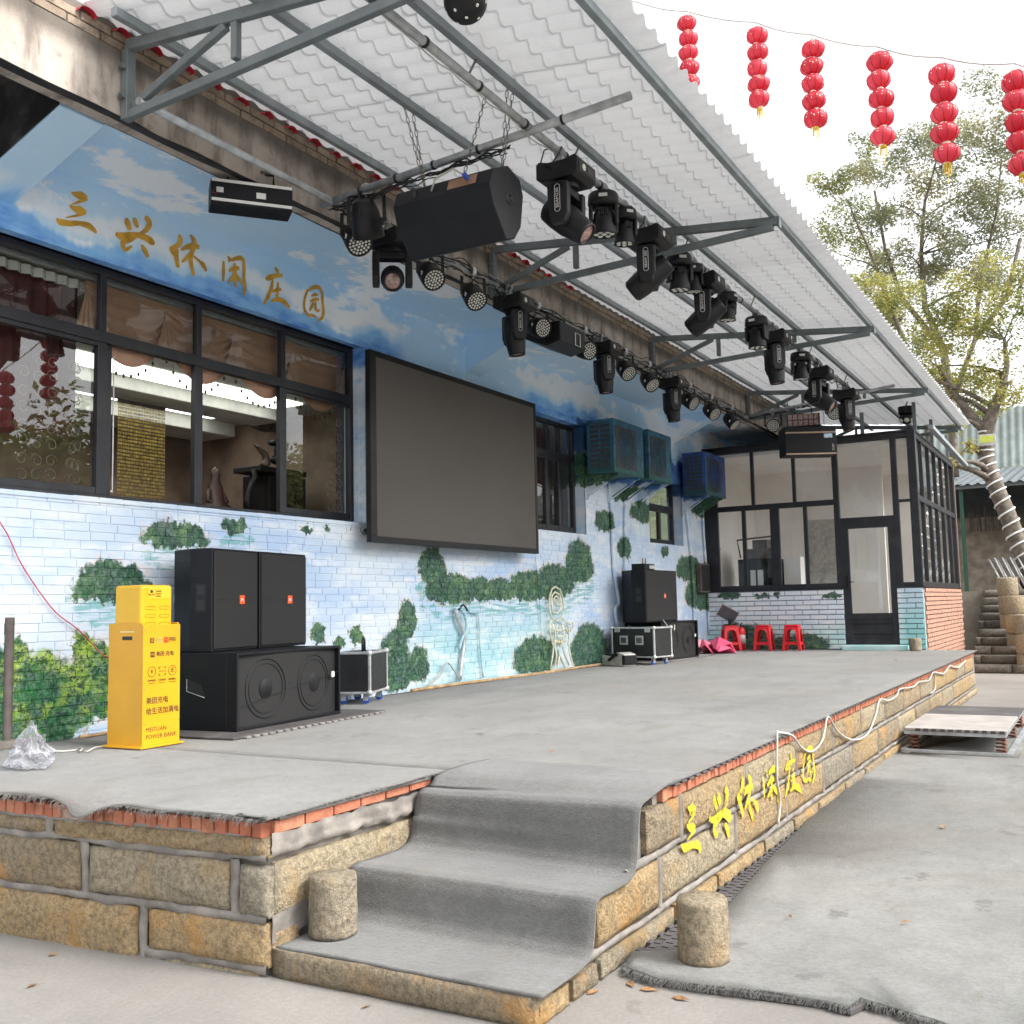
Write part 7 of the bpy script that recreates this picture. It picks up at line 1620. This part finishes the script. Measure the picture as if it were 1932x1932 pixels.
# stone roller stacks beside the steps
for x_, y_, n_ in ((24.5, 1.72, 3), (25.3, 1.88, 4), (23.8, 1.50, 2)):
    t = thing('stone_pillar', ['short', 'middle', 'tall'][n_-2]+' pillar of stacked round stone drums beside the garden steps', 'pillar', (x_, y_, 0), 0, 'stacked stone drums')
    for j in range(n_+1):
        b = MB(); b.lathe([(0, 0), (.20, 0), (.215, .03), (.215, .37), (.20, .40), (0, .40)], 18, (rnd(-.02, .02), rnd(-.02, .02), j*.40), hard=False); b.build('drum', MAT['stone2'], t)
# retaining wall, shed, net, table, chairs
b = MB(); b.box(31.5, 32, -6, 8, TZ, 4.1); b.build('x', MAT['grip']) if False else None
t = thing('retaining_wall', 'tan rough retaining wall under the shed', 'wall', (31.5, 0, TZ)); b = MB(); v, f = grid_sheet(-6, 8, TZ, 3.85, 40, 8, lambda x, y: 0); b.add([(31.5+.12*noise.noise(Vector((x, z*2, 0)))+.25*(z-TZ), x, z+.0) for x, z, _ in v], f, True); b.build('face', MAT['grip'], t, True)
shed = thing('open_shed', 'open shed with grey corrugated roof sheets and green netting behind the tree', 'shed', (29.5, 0, TZ))
sh0, sh1 = Xp(1900, 905, 29.5).z, Xp(1900, 828, 33.5).z
def corr(name, x0, z0, x1, z1, y0, y1, mat, parent, per=.25):
    b = MB(); n = int((y1-y0)/per*6); vs = []; fs_ = []
    for i in range(n+1):
        y = y0+(y1-y0)*i/n; d = .03*math.cos(2*math.pi*(y-y0)/per); vs += [(x0, y, z0+d), (x1, y, z1+d)]
    for i in range(n): fs_.append((2*i, 2*i+2, 2*i+3, 2*i+1))
    b.add(vs, fs_, True); return b.build(name, MAT[mat], parent, True)
for i in range(9): corr('roof_sheet', 29.4, 4.55, 38, 5.9, -6+i*1.5, -4.48+i*1.5, 'shed', shed)
corr('wall_sheet', 37.8, 3.2, 37.9, 5.6, -6, 8, 'shed', shed); corr('upper_panel', 38.2, 5.95, 39.5, 8.2, -7, 6, 'shedlight', shed)
for y in (-3, .4, 3.2, 6): b = MB(); b.cyl((29.6, y, TZ), (29.6, y, 4.6), .05, n=8); b.build('post', plain('green_post', (.02, .09, .06), .5), shed, True)
for z_, x_ in ((4.50, 29.5), (5.1, 33.5)): b = MB(); b.bar((x_, -6, z_), (x_, 8, z_), .06, .1); b.build('beam', MAT['truss'], shed, True)
b = MB(); v, f = grid_sheet(-6, 1.1, 2.75, 4.5, 30, 8, lambda x, y: 0); b.add([(30.6+.06*noise.noise(Vector((x*2, z*2, 4))), x, z) for x, z, _ in v], f, True); tag(b.build('shade_net', MAT['net']), 'dark green shade netting hung in the open shed', 'netting')
b = MB()
for i in range(34):
    y_ = 1.2+i*.06+rnd(-.02, .02); b.tube([(31.2+rnd(-.05, .05), y_, 3.4), (31.2, y_+rnd(-.03, .03), 4.1+rnd(-.15, .05))], .02, 5)
tag(b.build('bamboo_fence', MAT['pole']), 'row of dark bamboo sticks standing on the retaining wall', 'fence', kind=None)
t = thing('long_table', 'long dark table standing on the terrace behind the steps', 'table', (28.4, .6, TZ)); b = MB(); b.box(28.0, 28.8, -1.2, 1.9, TZ+.70, TZ+.75); b.build('top', MAT['pole'], t, True)
for x in (28.05, 28.75):
    for y in (-1.1, .4, 1.2, 1.8): b = MB(); b.box(x-.025, x+.025, y-.025, y+.025, TZ, TZ+.70); b.build('leg', MAT['black'], t, True)
for k in range(4):
    t = thing('folding_chair', ['first', 'second', 'third', 'fourth'][k]+' grey folding chair from the left leaning in a row by the table', 'chair', (27.3, 2.1-.17*k, TZ), 0, 'folded chairs leaning in a row')
    b = MB(); b.tube([(0, .0, 0), (.12, .32, .75), (.12, .20, .78), (0, -.12, 0)], .018, 6); b.tube([(.3, .0, 0), (.36, .32, .72), (.36, .20, .74), (.3, -.12, 0)], .018, 6); b.build('frame', MAT['alu'], t); b = MB(); b.bar((.02, .10, .30), (.34, .10, .30), .16, .02); b.build('seat', MAT['silver'], t)
# ---- trees
def leaves(mb, c, r, n, size, squash=.75):
    for _ in range(n):
        while True:
            d = Vector((rnd(-1, 1), rnd(-1, 1), rnd(-1, 1)))
            if .05 < d.length < 1: break
        k = d.length**.35; p = c+Vector((d.x*r, d.y*r, d.z*r*squash))*k/max(d.length, .3)*d.length**.5
        a = Vector((rnd(-1, 1), rnd(-1, 1), rnd(-.7, .5))).normalized(); s = a.cross(Vector((rnd(-1, 1), rnd(-1, 1), rnd(-1, 1)))).normalized(); l = size*rnd(.6, 1.35); w_ = l*rnd(.32, .5)
        mb.v += [p, p+a*l*.5+s*w_*.5, p+a*l, p+a*l*.5-s*w_*.5]; i = len(mb.v)-4; mb.f.append((i, i+1, i+2, i+3)); mb.s.append(False)
def tree(label, trunk, radii, blobs, leafm, size, dens, name='tree', limb=.05, group='trees behind the stage'):
    t = thing(name, label, 'tree', trunk[0], 0, group); q = []; rr = []
    for i in range(len(trunk)-1):
        for k in range(3): u = k/3; q.append(trunk[i].lerp(trunk[i+1], u)+Vector((.02*noise.noise(Vector((i+u, 1, 1))), .02*noise.noise(Vector((i+u, 5, 1))), 0))); rr.append(radii[i]*(1-u)+radii[i+1]*u)
    q.append(trunk[-1]); rr.append(radii[-1]); b = MB().tube(q, rr, 12); 
    br = MB(); lf = MB()
    for c, r in blobs:
        cand = min(range(len(q)), key=lambda i: (q[i]-c).length+(2.0 if q[i].z > c.z-.2 else 0)); s = q[cand]; m = s.lerp(c, .5)+Vector((rnd(-.25, .25), rnd(-.25, .25), rnd(-.05, .3)))
        r0 = min(rr[cand]*.55, limb+.02*r); br.tube([s, s.lerp(m, .5)+Vector((0, 0, .06)), m, m.lerp(c, .6), c], [r0, r0*.75, r0*.55, r0*.4, r0*.22], 6)
        nsub = max(5, int(5*r))
        for k in range(nsub):
            d = Vector((rnd(-1, 1), rnd(-1, 1), rnd(-.7, .9))); e = c+d*r*.85; br.tube([c.lerp(m, rnd(0, .5)), c.lerp(e, .5)+Vector((0, 0, rnd(-.05, .12))), e], [r0*.25, r0*.16, r0*.06+.003], 4)
            leaves(lf, e, r*.48, int(dens*r*r*20/nsub), size)
        leaves(lf, c, r*.8, int(dens*r*r*6), size)
    b.add(br.v, br.f, True); b.build('trunk', MAT['bark'], t, True)
    o = MB(); o.v, o.f, o.s = lf.v, lf.f, lf.s; inv = WM(t).inverted(); me = o.mesh('crown', MAT[leafm], inv); ob = bpy.data.objects.new('crown', me); COL.objects.link(ob); ob.parent = t; ob['kind'] = 'stuff'
    return t, q, rr
random.seed(21)
TA = 27.6
tk = [Xp(x_, y_, TA) for x_, y_ in ((1950,1090),(1928,1040),(1908,990),(1886,936),(1868,892),(1858,852),(1860,822),(1868,792),(1876,768),(1890,735),(1900,690),(1895,640))]
bl = [(Xp(x_, y_, TA+dx), r) for x_, y_, dx, r in ((1650,600,1,.75),(1700,650,0,.75),(1770,600,.6,.9),(1850,570,.3,.9),(1905,620,-.4,.9),(1760,690,-.3,.7),(1845,700,0,.75),(1690,715,.2,.55),(1745,755,-.2,.45),(1905,720,0,.7),(1640,540,1.4,.7),(1820,640,1,.8),(1925,540,0,.9),(1800,800,-.6,.35),(1830,840,-.8,.28),(1700,560,1,.7),(1786,870,-1.2,.20),(1760,880,-1.2,.16))]
ta, tq, tr_ = tree('leaning tree with a light-rope wound trunk and yellowing crown', tk, [.22,.21,.20,.19,.185,.175,.17,.16,.13,.10,.07,.04], bl, 'leaf_a', .105, 72, 'tree', .09)
b = MB(); b.tube([tq[20], Xp(1845, 800, TA), Xp(1822, 772, TA), Xp(1795, 735, TA), Xp(1770, 690, TA)], [.14, .12, .11, .08, .05], 8); b.build('trunk_fork', MAT['bark'], ta, True)
# rope light spiral round the trunk
def at(u):
    i = min(int(u), len(tq)-2); f = u-i; return tq[i].lerp(tq[i+1], f), tr_[i]*(1-f)+tr_[i+1]*f, (tq[i+1]-tq[i]).normalized()
pts = []
for k in range(520):
    u = 1.2+17.5*k/520; p, r, d = at(u); s = d.orthogonal().normalized(); s = (Vector((0, 1, 0))-d*d.y).normalized(); w2 = d.cross(s); a = 2*math.pi*k/34; pts.append(p+(s*math.cos(a)+w2*math.sin(a))*(r+.012))
MAT['ropeled'] = plain('milky_rope_light', (.80, .78, .76), .4)
tag(MB().tube(pts, .024, 5).build('rope_light', MAT['ropeled']), 'white rope light wound round the leaning tree trunk', 'rope light')
p = Xp(1862, 830, TA-.4); t = thing('flood_lamp', 'small yellowish flood lamp fixed on the leaning tree trunk', 'lamp', p, camdir(p.x, p.y)); b = MB(); b.box(-.08, .0, -.20, .20, -.14, .14); b.build('housing', MAT['silver'], t, bev=.01); b = MB(); b.box(.0, .006, -.15, .15, -.06, .10); b.build('glass', plain('yellow_green_lens', (.55, .62, .08), .3), t); b = MB(); b.bar((-.08, 0, 0), (-.35, 0, -.1), .04, .04); b.build('arm', MAT['black'], t)
TB = 33
bl = [(Xp(x_, y_, TB+dx), r) for x_, y_, dx, r in ((1660,330,0,.8),(1720,300,1,1.0),(1790,260,0,1.1),(1860,230,-1,1.1),(1920,260,0,1.1),(1800,350,.6,1.1),(1890,340,-.6,1.1),(1690,400,0,.9),(1760,430,-1,.9),(1860,430,.4,1.1),(1920,440,1,1.1),(1690,480,-.5,.8),(1800,500,.5,.9),(1880,520,0,1.0),(1740,520,.8,.8))]
tk = [Xp(x_, y_, TB) for x_, y_ in ((1800,900),(1795,760),(1780,660),(1745,580),(1738,480),(1745,380),(1770,290))]
tb_, q_, r_ = tree('tall grey-green tree behind the lantern strings', tk, [.15,.13,.115,.09,.065,.045,.02], bl, 'leaf_b', .11, 78, 'tree', .07)
for pth in (((1795,760),(1840,640),(1848,540),(1880,400),(1890,300)), ((1780,660),(1700,560),(1670,470),(1650,360)), ((1840,640),(1900,560),(1925,450))):
    b = MB(); P_ = [Xp(x_, y_, TB) for x_, y_ in pth]; b.tube(P_, [.085, .07, .05, .035, .018][:len(P_)], 8); b.build('limb', MAT['bark'], tb_, True)
TC = 36
bl = [(Xp(x_, y_, TC+dx), r) for x_, y_, dx, r in ((1545,345,0,.6),(1600,340,.6,.8),(1580,410,0,.9),(1640,400,1,.8),(1560,470,-.5,.6),(1620,480,.4,.9),(1660,550,0,.9),(1600,540,.6,.7),(1640,620,1,.9),(1700,600,.5,.9),(1720,690,0,.9),(1690,760,0,.7),(1770,740,1,.9),(1840,760,1.5,.8),(1640,280,0,.6))]
tk = [Xp(x_, y_, TC) for x_, y_ in ((1760,920),(1750,800),(1720,680),(1680,580),(1640,470),(1600,380))]
tree('olive tree with thin limbs rising past the canopy edge', tk, [.13,.11,.095,.075,.05,.02], bl, 'leaf_c', .11, 84, 'tree', .07)
# trees across the yard, seen only in the window glass
for k, (x_, y_) in enumerate(((14, -9.5), (18.5, -11), (23, -10), (9, -12.5), (28, -12))):
    c = Vector((x_, y_, 0)); tree(['bushy yard tree mirrored in the long window', 'second yard tree mirrored in the long window', 'third yard tree mirrored in the window glass', 'yard tree behind the photographer mirrored in the glass', 'far yard tree mirrored in the glass'][k], [c, c+Vector((.1, 0, 1.5)), c+Vector((0, .2, 3.5)), c+Vector((.1, .1, 5))], [.25, .2, .14, .05], [(c+Vector((rnd(-2, 2), rnd(-1.5, 1.5), 1.2+rnd(0, 5))), rnd(1.2, 1.8)) for _ in range(14)], 'leaf_c', .30, 13, 'tree', .08, 'trees across the yard')
# low green hillside far behind
b = MB(); v, f = grid_sheet(0, 1, -60, 60, 10, 60, lambda x, y: 0)
b.add([(40+u*40, y, TZ+u*9+1.2*noise.noise(Vector((u*5, y*.15, 0)))+.6) for u, y, _ in v], f, True); struct(b.build('hillside', plain('scrubby_hillside', (.07, .085, .035), .95, var=.5, scale=1.2, bump=.9, bscale=6)))

# ---------------- small litter on the ground and carpets
MAT['dryleaf'] = plain('dry_leaf', (.22, .12, .05), .7, var=.4, scale=40); random.seed(5)
LIT = [(1190,1858,0,'beside the stair foot stone'),(1225,1868,0,'just off the ground carpet corner'),(1285,1885,0,'under the front edge of the ground carpet'),(1700,1915,0,'at the torn carpet edge'),(1120,1872,0,'nearest the bottom step stone'),(100,1802,0,'on the concrete below the left stage face'),(690,1900,0,'on the concrete before the bottom step'),(60,1860,0,'in the lower left corner of the concrete'),
       (1040,1418,.70,'on the stage carpet above the stairs'),(905,1385,.70,'on the stage carpet left of the stair top'),(1595,1408,.045,'on the ground carpet near the spring platform'),(1710,1740,.045,'in the middle of the ground carpet'),(1490,1730,.045,'on the ground carpet behind the granite stub'),(1780,1560,.045,'toward the right of the ground carpet'),(1690,1245,.70,'at the far end of the stage carpet')]
for k, (x_, y_, z_, wh) in enumerate(LIT):
    p = Zp(x_, y_, z_+.004); a = rnd(0, 6.28); l = rnd(.022, .045); b = MB(); d = Vector((math.cos(a), math.sin(a), 0)); s = Vector((-d.y, d.x, 0))
    b.add([p-d*l, p-d*l*.3+s*l*.45+Vector((0, 0, .008)), p+d*l+Vector((0, 0, .004)), p-d*l*.2-s*l*.4+Vector((0, 0, .003))], [(0, 1, 2), (0, 2, 3)])
    tag(b.build('fallen_leaf', MAT['dryleaf']), 'dry brown leaf lying '+wh, 'leaf', 'fallen leaves')
# frayed threads along the carpet edges
fb = MB()
for k in range(420):
    y = rnd(3.25, 5.6); x = jitA(3.36, y)[0]; z = zc(x, y)-.004; l = rnd(.015, .05); fb.tube([(x+.01, y, z), (x-l*.5, y+rnd(-.012, .012), z-.002-l*.1), (x-l*.8, y+rnd(-.02, .02), z-l*.7)], .0012, 3, caps=False)
for k in range(160):
    x = rnd(3.45, 4.75); z = .692; l = rnd(.01, .03); fb.tube([(x, 3.245, z), (x+rnd(-.01, .01), 3.235-l*.6, z-l*.4)], .0011, 3, caps=False)
for k in range(700):
    i = random.randrange(len(GC)-1); u = rnd(0, 1); p = GC[i].lerp(GC[i+1], u); l = rnd(.01, .04); fb.tube([(p.x+.01, p.y, .034), (p.x-l*.6, p.y+rnd(-.015, .015), .030), (p.x-l, p.y+rnd(-.02, .02), .012)], .0012, 3, caps=False)
tag(fb.build('frayed_threads', MAT['carpet3']), 'loose grey threads fraying from the carpet edges', 'threads', kind='stuff')
